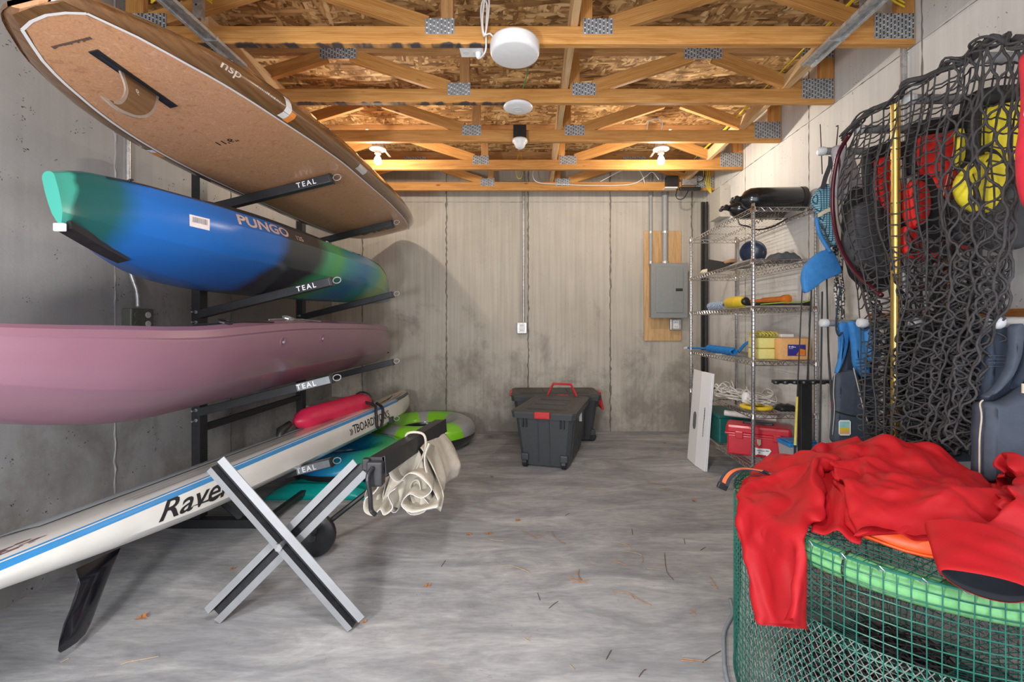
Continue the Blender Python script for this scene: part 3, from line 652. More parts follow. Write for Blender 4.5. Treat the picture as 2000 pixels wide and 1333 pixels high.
bm = BM(); p = pk.pt(4.655, 1.0, 0); box(bm, p+Vector((0.02, 0.0, 0.03)), (0.02, 0.02, 0.012), None, bev=0.003); obj('drain_plug', bm, M['black'], pink)

# --- white race board on the bottom arms
def gel():
    m, t, b = nt('white_gelcoat'); b.inputs['Roughness'].default_value = 0.22; b.inputs['Coat Weight'].default_value = 0.6; b.inputs['Base Color'].default_value = (0.72, 0.71, 0.68, 1)
    t.links.new(ramp(t, noise_n(t, coords(t), 4, 3), [(0.3, (0.66, 0.65, 0.61)), (0.7, (0.78, 0.77, 0.74))]), b.inputs['Base Color']); return m
M['gel'] = gel()
M['stripe_blue'] = plain('blue_stripe', (0.03, 0.22, 0.50), 0.3, 0, 0.05)
M['deck_grey'] = plain('deck_pad_grey', (0.42, 0.46, 0.50), 0.35, 0, 0.15, 8)
M['charcoal'] = plain('charcoal_print', (0.05, 0.055, 0.07), 0.4)
M['deck_wood'] = slick_wood('pale_deck_veneer', (0.42, 0.30, 0.18), (0.60, 0.46, 0.3))
def rv_c(y):
    x = sinterp([0.9, 1.25, 2.6, 3.37, 3.71, 4.4, 4.68], [-1.82, -1.775, -1.614, -1.52, -1.475, -1.39, -1.352], y)
    return Vector((x, y, H-0.745))+WW*(0.02*max(0, (y-4.0)/0.7)**2)
def rv_s(y):
    b = sinterp([0.85, 0.9, 1.0, 1.25, 1.6, 2.0, 2.6, 3.2, 3.7, 4.1, 4.4, 4.58, 4.66, 4.69], [0.16, 0.2, 0.245, 0.275, 0.28, 0.275, 0.262, 0.262, 0.24, 0.205, 0.155, 0.105, 0.06, 0.012], y)
    th = sinterp([0.85, 1.0, 1.25, 1.6, 2.0, 2.6, 3.2, 3.8, 4.3, 4.6, 4.69], [0.04, 0.06, 0.085, 0.125, 0.155, 0.17, 0.175, 0.18, 0.165, 0.13, 0.08], y)
    # from bottom centre, right side up, deck, left side down; w = 0 is the deck edge
    r = [(0.0, -th), (b*0.5, -th+0.004), (b*0.84, -th+0.010), (b*0.97, -th+0.035 if th > 0.06 else -th*0.6), (b*1.0, -th*0.45), (b*1.0, -0.022), (b*0.992, -0.012), (b*0.975, 0.0), (b*0.85, 0.012), (b*0.7, 0.02 if 1.0 < y < 4 else 0.015), (b*0.4, 0.026), (0.0, 0.03)]
    return r+[(-v, w_) for v, w_ in r[-2:0:-1]]
rv = Hull([0.85, 0.86, 0.88, 0.92, 1.0]+yr(1.1, 4.3, 34)+[4.37, 4.44, 4.5, 4.55, 4.59, 4.62, 4.65, 4.67, 4.69], rv_c, rv_s)
rav = thing('race_paddleboard', 'long white race board with a blue pinstripe and black fin on the lowest rack arms', 'paddleboard', (-1.6, 2.8, 0.4))
obj('hull', rv.mesh(), M['gel'], rav, auto=40)
bm = BM(); rv.strip(bm, yr(0.9, 4.1, 60), 5.05, 7.35, 0.0012, 4); obj('blue_stripe', bm, M['stripe_blue'], rav)
bm = BM(); rv.strip(bm, yr(4.08, 4.66, 16), 5.6, 7.6, 0.0014, 4); obj('nose_stripe', bm, M['charcoal'], rav)
bm = BM(); rv.strip(bm, yr(1.55, 3.5, 40), lambda y: 10.2+0.5*min(1, (3.6-y)), 13.0, 0.004, 6); obj('deck_pad', bm, M['deck_grey'], rav)
bm = BM(); rv.strip(bm, yr(3.55, 4.62, 24), 7.9, 14.5, 0.002, 8); dw = obj('nose_veneer', bm, M['deck_wood'], rav)
for ya, k0, k1 in ((3.7, 8.4, 12), (3.85, 9, 13), (4.0, 8.2, 11)):
    bm = BM(); rv.strip(bm, yr(ya, ya+0.5, 10), lambda y, ya=ya, k0=k0: k0+1.2*((y-ya)/0.5)**2, lambda y, ya=ya, k0=k0: k0+1.2*((y-ya)/0.5)**2+0.25*math.sin(PI*(y-ya)/0.5)+0.02, 0.0035, 1); obj('swoosh', bm, M['charcoal'], dw)
for k_, w_ in ((8.6, 0.12), (9.2, 0.08), (9.9, 0.06)):
    bm = BM(); rv.strip(bm, yr(1.7, 3.3, 30), lambda y: k_-0.25*math.sin((y-1.7)*1.6), lambda y: k_+w_-0.25*math.sin((y-1.7)*1.6), 0.0055, 1); obj('deck_line', bm, M['charcoal'], rav)
def rtext(s, size, y0, k0, kx_, m, sh=0.0, bold=0.02, slope=0.0):
    return text('side_print', s, size, lambda x, y, z: rv.pt(y0+x*1.0, k0+y*kx_+x*slope, 0.0012), m, rav, bold, 0.0, shear=sh, sub=0.03)
rtext('Raven', 0.15, 1.70, 3.30, 17, M['print_black'], 0.45, 0.012)
rtext('BOARDWORKS', 0.085, 3.22, 3.5, 17, M['print_black'], 0.0, 0.012)
rtext('\u00bbT', 0.09, 3.13, 3.5, 17, M['print_black'], 0.0, 0.01)
bm = BM()   # underline swash of the name
tube(bm, [rv.pt(1.86+0.26*t, 3.55-0.25*math.sin(PI*t)+0.5*t, 0.001) for t in [i/12 for i in range(13)]], [0.001+0.004*math.sin(PI*i/12) for i in range(13)], 6, sq=1); obj('swash', bm, M['print_black'], rav)
M['brownprint'] = plain('maroon_print', (0.16, 0.08, 0.08), 0.5)
bm = BM(); rr = random.Random(3)
for i in range(34):
    y = 1.12+0.28*rr.random(); k = 8.1+0.9*rr.random(); rv.strip(bm, [y, y+0.012+0.03*rr.random()], k, k+0.08+0.1*rr.random(), 0.0014, 1)
obj('tail_print', bm, M['brownprint'], rav)
def finpt(px, py):
    r = (px-CX)/(CY-py); h = (1.725+r*(-0.88))/(0.242+0.97*r) if False else (-1.725+(-1)*(-r)*0)/(1)
    # x = -1.725 + .242 h ; z' = -.87 - .97 h ; x/z' = r
    h = (-0.87*r+1.725)/(0.242+0.97*r); z = -0.87-0.97*h; y = F*z/(CY-py); return Vector((-1.725+0.242*h, y, H+z)), h
FP = [(148, 1112), (153, 1130), (149, 1153), (137, 1190), (124, 1220), (116, 1250), (113, 1272), (118, 1276), (129, 1270), (150, 1256), (166, 1240), (176, 1222), (182, 1207), (199, 1162), (215, 1120), (236, 1070)]
pts = [finpt(*p)[0] for p in FP]
bm = BM(); nf = Vector((0.94, -0.10, 0.23)).normalized()
inner = [p.lerp(sum(pts, Vector())/len(pts), 0.25) for p in pts]
a = [bm.verts.new(p) for p in pts]; b1 = [bm.verts.new(p+VV*0.007) for p in inner]; b0 = [bm.verts.new(p-VV*0.007) for p in inner]
for i in range(len(a)):
    j = (i+1) % len(a); bm.faces.new((a[i], a[j], b1[j], b1[i])); bm.faces.new((a[i], b0[i], b0[j], a[j]))
bm.faces.new(b1); bm.faces.new(b0[::-1])
M['fin_black'] = plain('gloss_black_carbon', (0.005, 0.006, 0.010), 0.14, 0, 0.2, coat=1)
obj('fin', bm, M['fin_black'], rav, auto=60)

# --- red dry bag strapped on that board, seen along it
M['magenta'] = plain('crimson_nylon', (0.62, 0.02, 0.075), 0.42, 0, 0.12, 14, 0.3)
bag = thing('dry_bag', 'crimson red rolled bag lying on the nose half of the white race board', 'bag', (-1.46, 3.3, 0.5))
a, b_ = Vector((-1.565, 2.95, H-0.655)), Vector((-1.385, 3.75, H-0.655)); d_ = (b_-a)
pr = [(0.0, 0.012), (0.03, 0.04), (0.08, 0.07), (0.15, 0.085), (0.35, 0.088), (0.55, 0.088), (0.75, 0.088), (0.9, 0.085), (0.97, 0.065), (1.0, 0.02)]
bm = BM(); sd = d_.normalized().cross(Vector((0, 0, 1))).normalized(); up = sd.cross(d_.normalized())
rings = []
for t_, r_ in pr:
    c = a+d_*t_; rings.append([c+sd*r_*math.cos(q)*(1+0.05*math.sin(q*5+t_*20))+up*(r_*0.92*math.sin(q)*(1+0.04*math.sin(q*7+t_*30))) for q in [2*PI*k/20 for k in range(20)]])
loft(bm, rings); obj('bag_body', bm, M['magenta'], bag, smooth=True)
bm = BM(); tube(bm, [a+Vector((-0.02, -0.02, 0)), a+Vector((-0.05, -0.08, -0.035)), a+Vector((-0.03, -0.14, -0.075))], [0.02, 0.03, 0.015], 8); obj('roll_end', bm, M['black'], bag, smooth=True)
bm = BM()
for t_ in (0.93,):
    c = a+d_*t_; tube(bm, [c+sd*0.093*math.cos(q)+up*0.088*math.sin(q) for q in [2*PI*k/20 for k in range(20)]], 0.007, 6, closed=True)
tube(bm, catmull([rv.pt(3.60, 9.5, 0.06), rv.pt(3.58, 7.2, 0.03), rv.pt(3.55, 5, 0.012), rv.pt(3.52, 3.2, 0.012), rv.pt(3.60, 3.0, 0.012), rv.pt(3.68, 5, 0.014), rv.pt(3.62, 7.2, 0.04)], 4), 0.012, 8); obj('strap', bm, M['black'], bag)


# ------------------------------------------------------------------ folding X stand with its black bar and furled canvas
M['steel_light'] = plain('light_grey_paint', (0.30, 0.31, 0.325), 0.4, 0.2, 0.08, 12)
M['channel_dark'] = plain('dark_channel', (0.03, 0.03, 0.034), 0.5, 0.1, 0.3, 40)
stand = thing('folding_stand', 'grey X-shaped folding stand of crossed steel channels in front of the white race board', 'stand', (-0.97, 1.75, 0))
def channel(p0, p1, name):
    p0, p1 = Vector(p0), Vector(p1); t = (p1-p0).normalized(); n = Vector((0, -1, 0)); s = t.cross(n)
    a = thing_part(name, stand)
    prof = [(-0.044, 0.006), (-0.016, 0.0), (-0.013, 0.030), (0.013, 0.030), (0.016, 0.0), (0.044, 0.006)]
    def sec(p, lo, hi, th):
        f = [p+s*x+Vector((0, y, 0)) for x, y in prof[lo:hi]]; b = [q+Vector((0, th, 0)) for q in f]; return f+b[::-1]
    bm = BM()
    loft(bm, [sec(p0, 0, 2, 0.004), sec(p1, 0, 2, 0.004)]); loft(bm, [sec(p0, 4, 6, 0.004), sec(p1, 4, 6, 0.004)])
    loft(bm, [sec(p0, 1, 5, 0.003), sec(p1, 1, 5, 0.003)], mi=1)
    return obj(name, bm, [M['steel_light'], M['channel_dark']], stand)
def thing_part(n, p): return None
pA0, pA1 = PX(418, 908, 1.72), PX(694, 1219, 1.72)
pB0, pB1 = PX(703, 914, 1.77), PX(412, 1217, 1.77)
pA1.z = 0.032; pB1.z = 0.032
channel(pA0, pA1, 'leg_channel'); channel(pB0, pB1, 'leg_channel')
c_ = PX(553, 1062, 1.745)
bm = BM(); lathe(bm, c_+Vector((0, -0.03, 0)), [(0.011, 0), (0.011, 0.08)], 10, 'Y'); lathe(bm, c_+Vector((0, -0.036, 0)), [(0.016, 0), (0.016, 0.008)], 6, 'Y'); obj('pivot_bolt', bm, M['galv'], stand)
q0, q1 = Vector((-0.625, 1.80, 0.625)), Vector((-0.535, 2.62, 0.60))
bm = BM(); loft(bm, [[p+Vector((-0.03, 0, 0.035)), p+Vector((0.03, 0, 0.035)), p+Vector((0.034, 0, -0.03)), p+Vector((-0.026, 0, -0.04))] for p in (q0, q1)]); obj('top_bar', bm, M['black'], stand)
bm = BM(); loft(bm, [[p+Vector((0.022, 0, 0.036)), p+Vector((0.034, 0, 0.040)), p+Vector((0.04, 0, -0.036)), p+Vector((0.034, 0, -0.036))] for p in (q0, q1)]); obj('bar_rail', bm, M['blackpaint'], stand)
br = PX(732, 925, 1.79)
bm = BM(); b2(bm, br+Vector((-0.03, -0.02, -0.05)), br+Vector((0.035, 0.03, 0.05)), bev=0.008); b2(bm, br+Vector((-0.05, -0.01, 0.01)), br+Vector((-0.02, 0.02, 0.06)), bev=0.006); bk_ = obj('bracket', bm, M['channel_dark'], stand)
bm = BM(); tube(bm, catmull([br+Vector((0, -0.025, 0.03)), br+Vector((-0.01, -0.05, 0.0)), br+Vector((0.0, -0.05, -0.07)), br+Vector((0.0, -0.04, -0.13)), br+Vector((0.02, -0.05, -0.145))], 5), 0.009, 8); obj('crank_handle', bm, M['black'], bk_)
wc = Vector((-1.12, 2.29, 0.115))
bm = BM(); lathe(bm, wc, [(0.03, -0.03), (0.08, -0.028), (0.098, -0.025), (0.113, -0.012), (0.113, 0.012), (0.098, 0.025), (0.03, 0.03)], 28, 'Y'); wh = obj('wheel', bm, M['black'], stand, auto=40)
bm = BM(); lathe(bm, wc+Vector((0, -0.033, 0)), [(0.0, 0), (0.028, 0), (0.028, 0.006)], 16, 'Y'); obj('hub', bm, M['channel_dark'], wh)
bm = BM(); tube(bm, [wc, Vector((-0.9, 2.4, 0.28)), q1+Vector((-0.01, -0.05, -0.02))], 0.014, 8); tube(bm, [wc, wc+Vector((0.1, -0.2, 0.12)), c_+Vector((0, 0.04, 0))], 0.014, 8); obj('rear_strut', bm, M['black'], stand)
# canvas
M['canvas'] = plain('beige_canvas', (0.56, 0.51, 0.43), 0.85, 0, 0.10, 25, 0.3)
canvas = thing('canvas_awning', 'beige canvas furled in ruffled folds, hanging from the black bar of the folding stand', 'canvas', (-0.6, 2.25, 0.4))

def canvas_sheet(path, y0, y1, pull, seed, name='canvas_fold'):
    """cloth with an accordion cross-section, its open ends towards the doorway"""
    sec = catmull([PX(px, py, y0) for px, py in path], 4); top = Vector((-0.56, 0, 0.58)); rows = []
    for j in range(15):
        t = j/14; row = []
        for i, p in enumerate(sec):
            u = i/(len(sec)-1); g = pull*t**1.4
            q = Vector((lerp(p.x, top.x+0.05*math.sin(u*9), g), lerp(y0, y1, t), lerp(p.z, 0.50-0.15*abs(math.sin(u*7+seed)), g)))
            nz = noise.noise_vector(q*9+Vector((seed, 0, 0)))*0.014; row.append(q+nz)
        rows.append(row)
    bm = BM(); loft(bm, rows, False); o = obj(name, bm, M['canvas'], canvas, smooth=True); sm = o.modifiers.new('s', 'SOLIDIFY'); sm.thickness = 0.003
    bm = BM(); tube(bm, rows[0], 0.0022, 5); obj('hem', bm, M['offwhite'], o, smooth=True)
canvas_sheet([(838, 868), (826, 900), (836, 940), (858, 982), (845, 992), (822, 968), (815, 940), (800, 950), (808, 985), (830, 996), (800, 1003), (780, 975), (790, 940), (770, 925), (760, 950), (776, 985), (766, 1001), (748, 978), (752, 945), (738, 955), (735, 985), (722, 995), (713, 970), (722, 950)], 2.10, 2.55, 0.75, 1)
canvas_sheet([(790, 880), (775, 905), (760, 925), (775, 945), (800, 925), (826, 930), (842, 955), (825, 975), (800, 962), (785, 985), (800, 1000), (822, 1000), (856, 990)], 2.02, 2.45, 0.6, 5)
canvas_sheet([(745, 940), (732, 960), (715, 972), (712, 995), (728, 1002), (742, 990), (750, 1004), (768, 990), (760, 965), (772, 955)], 2.00, 2.35, 0.5, 9)
# the smooth outer drape over the folds, from the bar down on its right side
rows = []
for j in range(17):
    t = j/16; row = []
    for i in range(25):
        u = i/24; y = lerp(2.16, 2.58, u); x = lerp(-0.535, -0.43-0.03*math.sin(u*5), min(1, t*1.3)**0.8)-0.03*max(0, t-0.7)*3; z = lerp(0.60, 0.29+0.06*u, t)
        fo_ = 0.016*math.sin(u*15+t*2)*t+0.008*math.sin(u*31+1)*t; row.append(Vector((x+fo_, y+0.02*math.sin(t*6)*t, z)))
    rows.append(row)
bm = BM(); loft(bm, rows, False); o = obj('outer_drape', bm, M['canvas'], canvas, smooth=True); sm = o.modifiers.new('s', 'SOLIDIFY'); sm.thickness = 0.004
rows = []
for j in range(17):
    t = j/16; row = []
    for i in range(21):
        u = i/20; y = lerp(2.10, 2.16, u)-0.03*t; x = lerp(lerp(-0.62, -0.545, u), lerp(-0.70, -0.47, u), t**0.7)+0.012*math.sin(u*17+t*3)*t; z = lerp(0.585, 0.36-0.05*u, t)
        row.append(Vector((x, y+0.025*math.sin(u*12+t)*t, z)))
    rows.append(row)
bm = BM(); loft(bm, rows, False); o = obj('front_drape', bm, M['canvas'], canvas, smooth=True); sm = o.modifiers.new('s', 'SOLIDIFY'); sm.thickness = 0.004
bm = BM(); tube(bm, catmull([Vector((-0.60, 2.22, 0.55)), Vector((-0.62, 2.2, 0.60)), Vector((-0.605, 2.18, 0.662)), Vector((-0.53, 2.19, 0.655)), Vector((-0.52, 2.18, 0.58)), Vector((-0.55, 2.12, 0.50))], 5), 0.006, 6); obj('tie_cord', bm, M['canvas'], canvas)

# ------------------------------------------------------------------ inflatables by the back wall
def ring_tube(name, label, c, Rm, rm, m, cat='inflatable tube', n=56, sq=0.9, tilt=None, creases=26, mif=None, mats=None):
    t = thing(name, label, cat, c); bm = BM(); rings = []
    Rt = tilt or Matrix.Identity(3)
    for i in range(n):
        a = 2*PI*i/n; cr = 1-0.035*abs(math.sin(a*creases/2))**0.3 if False else 1
        d = Vector((math.cos(a), math.sin(a), 0))
        rings.append([Vector(c)+Rt @ (d*(Rm+rm*math.cos(b)*cr)+Vector((0, 0, rm*sq*math.sin(b)*cr+rm*0.0))) for b in [2*PI*k/20 for k in range(20)]])
    vs = [[bm.verts.new(p) for p in rg] for rg in rings]
    for i in range(n):
        for k in range(20):
            f = bm.faces.new((vs[i][k], vs[i][(k+1) % 20], vs[(i+1) % n][(k+1) % 20], vs[(i+1) % n][k])); f.material_index = mif(i, k) if mif else 0
    o = obj('tube_body', bm, mats or m, t, smooth=True)
    return t, o
def vinyl(name, c): return plain(name, c, 0.25, 0, 0.06, 6, coat=0.3)
M['lime'] = vinyl('lime_vinyl', (0.20, 0.55, 0.02)); M['vgrey'] = vinyl('grey_vinyl', (0.30, 0.31, 0.32)); M['vblack'] = vinyl('black_vinyl', (0.02, 0.02, 0.025))
def fg(i, k):
    if not (0 <= k <= 8): return 2
    a = (i*360/56) % 360
    return 1 if (a < 50 or a > 325 or 92 < a < 112 or 228 < a < 250) else 0
tb, _ = ring_tube('towable_tube', 'lime green, grey and black inflatable towable tube on the floor by the back wall', (-1.06, 4.43, 0.132), 0.365, 0.142, None, mif=fg, mats=[M['lime'], M['vgrey'], M['vblack']])
bm = BM(); lathe(bm, (-1.06, 4.43, 0.06), [(0.0, 0.0), (0.28, 0.0), (0.28, 0.05), (0.0, 0.06)], 32); obj('tube_floor', bm, M['vblack'], tb)
def gradx(name, stops, rough=0.2):
    m, t, b = nt(name); b.inputs['Roughness'].default_value = rough; b.inputs['Coat Weight'].default_value = 0.4
    g = N(t, 'ShaderNodeNewGeometry'); sep = N(t, 'ShaderNodeSeparateXYZ'); t.links.new(g.outputs['Position'], sep.inputs[0])
    mr = N(t, 'ShaderNodeMapRange'); mr.inputs[1].default_value = -1.9; mr.inputs[2].default_value = -1.0; t.links.new(sep.outputs[0], mr.inputs[0])
    t.links.new(ramp(t, mr.outputs[0], stops), b.inputs['Base Color']); return m
M['bluegreen'] = gradx('blue_green_vinyl', [(0.3, (0.01, 0.12, 0.42)), (0.6, (0.01, 0.25, 0.42)), (0.75, (0.02, 0.42, 0.22)), (1.0, (0.10, 0.50, 0.06))])
tb2, _ = ring_tube('towable_tube', 'blue to green inflatable tube with a black underside in front of the lime one', (-1.45, 3.58, 0.122), 0.285, 0.16, None, sq=0.74, mif=lambda i, k: 0 if 0 <= k <= 9 else 1, mats=[M['bluegreen'], M['vblack']])
bm = BM(); lathe(bm, (-1.45, 3.58, 0.06), [(0.0, 0.0), (0.2, 0.0), (0.2, 0.08), (0.0, 0.1)], 32); obj('tube_floor', bm, M['vblack'], tb2)
M['teal'] = vinyl('teal_vinyl', (0.0, 0.30, 0.27))
def pad(x0, x1, y0, y1, z0, z1, n=18, sd=1):
    bm = BM(); rows = []
    for j in range(n+1):
        row = []
        for i in range(n*2+1):
            u, v = i/(n*2), j/n; e = min(1, 5*min(u, 1-u))**0.5*min(1, 5*min(v, 1-v))**0.5
            row.append(Vector((lerp(x0, x1, u), lerp(y0, y1, v), z0+(z1-z0)*e*(0.8+0.2*noise.noise(Vector((u*5, v*5, sd)))))))
        rows.append(row)
    vs = [[bm.verts.new(p) for p in r] for r in rows]; lo = [[bm.verts.new(Vector((p.x, p.y, z0-0.001))) for p in r] for r in rows]
    for A in (vs, lo):
        for j in range(n):
            for i in range(n*2): bm.faces.new((A[j][i], A[j][i+1], A[j+1][i+1], A[j+1][i]))
    bmesh.ops.remove_doubles(bm, verts=bm.verts, dist=0.0015); return bm
o = obj('float_mat', pad(-1.82, -1.12, 3.02, 3.26, 0.002, 0.10), M['teal'], smooth=True, loc=(-1.5, 3.1, 0)); tag(o, 'flat teal vinyl float lying on the floor under the race board nose', 'float')
bin_ = thing('storage_bin', 'grey lidded bin behind the race board nose near the left back corner', 'bin', (-1.93, 4.45, 0))
bm = BM(); loft(bm, [[Vector((-1.93+sx*(0.19+0.02*t), 4.45+sy*(0.19+0.02*t), 0.38*t)) for sx, sy in ((-1, -1), (1, -1), (1, 1), (-1, 1))] for t in (0, 1)]); obj('bin_body', bm, M['channel_dark'], bin_)
bm = BM(); b2(bm, (-2.15, 4.23, 0.38), (-1.71, 4.67, 0.42), bev=0.01); obj('lid', bm, M['vgrey'], bin_)

# ------------------------------------------------------------------ wheeled totes
M['tote'] = plain('dark_grey_polypropylene', (0.055, 0.06, 0.066), 0.45, 0, 0.08, 60, 0.08)
M['tote_lid'] = plain('dark_grey_lid', (0.065, 0.065, 0.065), 0.5, 0, 0.1, 50, 0.1)
M['latch_red'] = plain('red_latch', (0.55, 0.03, 0.035), 0.4, 0, 0.08)
def tote(name, label, near, ang, L, W, Hh, handle_up=False, latches=True):
    """near: floor point under the middle of the near short end; long axis turned by ang from +y"""
    near = Vector(near); u = Vector((math.sin(ang), math.cos(ang), 0)); v = Vector((math.cos(ang), -math.sin(ang), 0)); Z = Vector((0, 0, 1))
    t = thing(name, label, 'tote', near+u*L/2)
    P = lambda a, b, c: near+u*a+v*b+Z*c
    def ring(tp, z, inset=0):
        e = tp*0.055; l0, l1, w_ = -e+inset, L+e-inset, W/2+e*0.8-inset; c = 0.03
        return [P(l0, -w_+c, z), P(l0, w_-c, z), P(l0+c, w_, z), P(l1-c, w_, z), P(l1, w_-c, z), P(l1, -w_+c, z), P(l1-c, -w_, z), P(l0+c, -w_, z)]
    zb, zt = 0.02, Hh-0.045
    bm = BM(); loft(bm, [ring(0, zb), ring(1, zt)]); body = obj('tote_body', bm, M['tote'], t)
    bm = BM(); loft(bm, [ring(1, zt-0.035, -0.022), ring(1, zt, -0.026), ring(1, zt, 0.0)]); obj('rim', bm, M['tote'], body)
    Rm = Matrix((u, v, Z)).transposed()
    for a in [-0.36, -0.12, 0.12, 0.36]:          # ribs and recess lines of the ends and sides
        for end in (0, 1):
            f = (lambda z, q: P(-0.055*(z-zb)/(zt-zb)-0.003 if end == 0 else L+0.055*(z-zb)/(zt-zb)+0.003, a*W*1.0, z))
            if abs(a) < 0.2:
                bm = BM(); rod(bm, f(zb+0.02, 0), f(zt-0.05, 0), 0.004, 6); obj('rib', bm, M['tote'], body)
    for i in range(5):
        for sd in (-1, 1):
            e = lambda z: sd*(W/2+0.044*(z-zb)/(zt-zb)+0.002); x = L*(0.1+0.2*i)
            bm = BM(); rod(bm, P(x, e(zb+0.02), zb+0.02), P(x, e(zt-0.05), zt-0.05), 0.005, 6); obj('rib', bm, M['tote'], body)
    for b_ in (-0.86, -0.72, 0.72, 0.86):
        bm = BM(); box(bm, P(-0.056, b_*W/2, zt-0.075), (0.02, 0.012, 0.07), Rm, bev=0.003); obj('vent_slot', bm, M['black'], body)
    bm = BM(); loft(bm, [ring(1, zt+0.001, -0.028), ring(1, zt+0.022, -0.03), ring(1, zt+0.032, -0.012), ring(1, zt+0.032, 0.02), ring(1, zt+0.026, 0.03), ring(1, zt+0.026, 0.06), ring(1, zt+0.038, 0.075)]); lid = obj('lid', bm, M['tote_lid'], t, auto=35)
    for a in (0.32, 0.66):
        bm = BM(); box(bm, P(L*a, 0, zt+0.042), (0.012, W*0.72, 0.010), Rm, bev=0.003); obj('lid_rib', bm, M['tote_lid'], lid)
    bm = BM(); box(bm, P(-0.098, 0, zt+0.0), (0.03, 0.13, 0.055), Rm, bev=0.008); box(bm, P(-0.113, 0, zt+0.0), (0.006, 0.10, 0.03), Rm, bev=0.002); obj('latch', bm, M['latch_red'], t)
    bm = BM(); box(bm, P(L+0.088, 0, zt+0.01), (0.03, 0.13, 0.05), Rm, bev=0.008); obj('latch', bm, M['latch_red'], t)
    for b_ in (-1, 1):
        bm = BM(); q = Matrix((v.cross(Z), Z, v)).transposed(); lathe(bm, P(-0.0, b_*(W/2-0.035), 0.045), [(0.0, -0.022), (0.035, -0.022), (0.045, -0.016), (0.045, 0.016), (0.035, 0.022), (0.0, 0.022)], 18, q); wl = obj('wheel', bm, M['black'], t)
        bm = BM(); box(bm, P(0.0, b_*(W/2-0.035), 0.09), (0.07, 0.065, 0.06), Rm, bev=0.01); obj('wheel_housing', bm, M['tote'], t)
    if handle_up:
        bm = BM(); y0 = L+0.06
        tube(bm, [P(y0, -0.145, zt+0.03), P(y0, -0.09, zt+0.145), P(y0, 0.09, zt+0.145), P(y0, 0.145, zt+0.03)], 0.013, 8); obj('pull_handle', bm, M['latch_red'], t)
    return t, P, zt
tt, P_, zt_ = tote('wheeled_tote', 'dark grey wheeled storage tote with red latch and raised red handle, the front one', (0.115, 3.70, 0), math.radians(15), 0.69, 0.40, 0.50, True)
bm = BM(); b2(bm, P_(0.34, 0.236, 0.33), P_(0.42, 0.239, 0.42)); obj('paper_label', bm, M['white'], tt)
t2, P2, z2 = tote('wheeled_tote', 'dark grey wheeled storage tote with red end handles, standing behind the other against the wall', (0.62, 4.705, 0), math.radians(-91), 0.74, 0.36, 0.505)
bm = BM(); tube(bm, [P2(-0.09, -0.12, z2-0.01), P2(-0.12, -0.11, z2-0.14), P2(-0.12, 0.11, z2-0.14), P2(-0.09, 0.12, z2-0.01)], 0.014, 8); obj('pull_handle', bm, M['latch_red'], t2)

# ------------------------------------------------------------------ things on the walls
M['conduit'] = plain('grey_conduit', (0.33, 0.34, 0.35), 0.5, 0.1, 0.05)
M['emt'] = galv('steel_conduit', (0.50, 0.50, 0.50), 0.4, 0.6)
M['panel'] = plain('grey_enamel', (0.26, 0.28, 0.28), 0.45, 0.1, 0.04)
ply = obj('plywood_backing', (lambda bm: (b2(bm, (0, 0, 0), (1, 1, 1)), bm)[1])(BM()), M['ply'])
bpy.data.objects.remove(ply)
o = beam('plywood_board', (1.465, YB-0.010, 1.01), (1.465, YB-0.010, 2.235), 0.016, 0.415, M['ply'], None, side=(0, 1, 0)); tag(o, 'tall narrow plywood board on the back wall behind the grey electrical panel', 'board')
pn = thing('electrical_panel', 'grey electrical panel with a door, mounted on the plywood board', 'electrical panel', (1.51, YB-0.02, 1.27))
bm = BM(); b2(bm, (1.315, YB-0.125, 1.275), (1.695, YB-0.019, 1.85), bev=0.004); cab = obj('cabinet', bm, M['panel'], pn)
bm = BM(); b2(bm, (1.305, YB-0.132, 1.265), (1.705, YB-0.125, 1.86), bev=0.002); obj('trim', bm, M['panel'], pn)
bm = BM(); b2(bm, (1.36, YB-0.139, 1.32), (1.655, YB-0.132, 1.82), bev=0.004)
dr = obj('door', bm, M['panel'], pn)
for x in (1.545, 1.575, 1.605, 1.63):
    bm = BM(); b2(bm, (x-0.004, YB-0.142, 1.34), (x+0.004, YB-0.139, 1.80), bev=0.001); obj('door_rib', bm, M['panel'], dr)
bm = BM(); b2(bm, (1.57, YB-0.146, 1.555), (1.645, YB-0.139, 1.585), bev=0.002); obj('latch', bm, M['channel_dark'], dr)
for nm, x, r, z0, lab in (('conduit', 1.322, 0.019, 1.86, 'thin grey conduit dropping to the electrical panel, left of the thicker one'), ('conduit', 1.478, 0.033, 1.86, 'thick dark grey conduit dropping into the top of the electrical panel')):
    bm = BM(); rod(bm, (x, YB-0.055, z0), (x, YB-0.055, 2.95), r, 14)
    o = obj(nm, bm, M['conduit'], None, smooth=False, auto=40, loc=(x, YB-0.055, z0)); tag(o, lab, 'conduit')
    bm = BM(); lathe(bm, (x, YB-0.055, z0), [(r*1.25, 0), (r*1.25, 0.03)], 12); obj('connector', bm, M['emt'], o); bm = BM(); lathe(bm, (x, YB-0.055, 2.20), [(r*1.12, 0), (r*1.12, 0.02)], 12); obj('strap', bm, M['emt'], o)
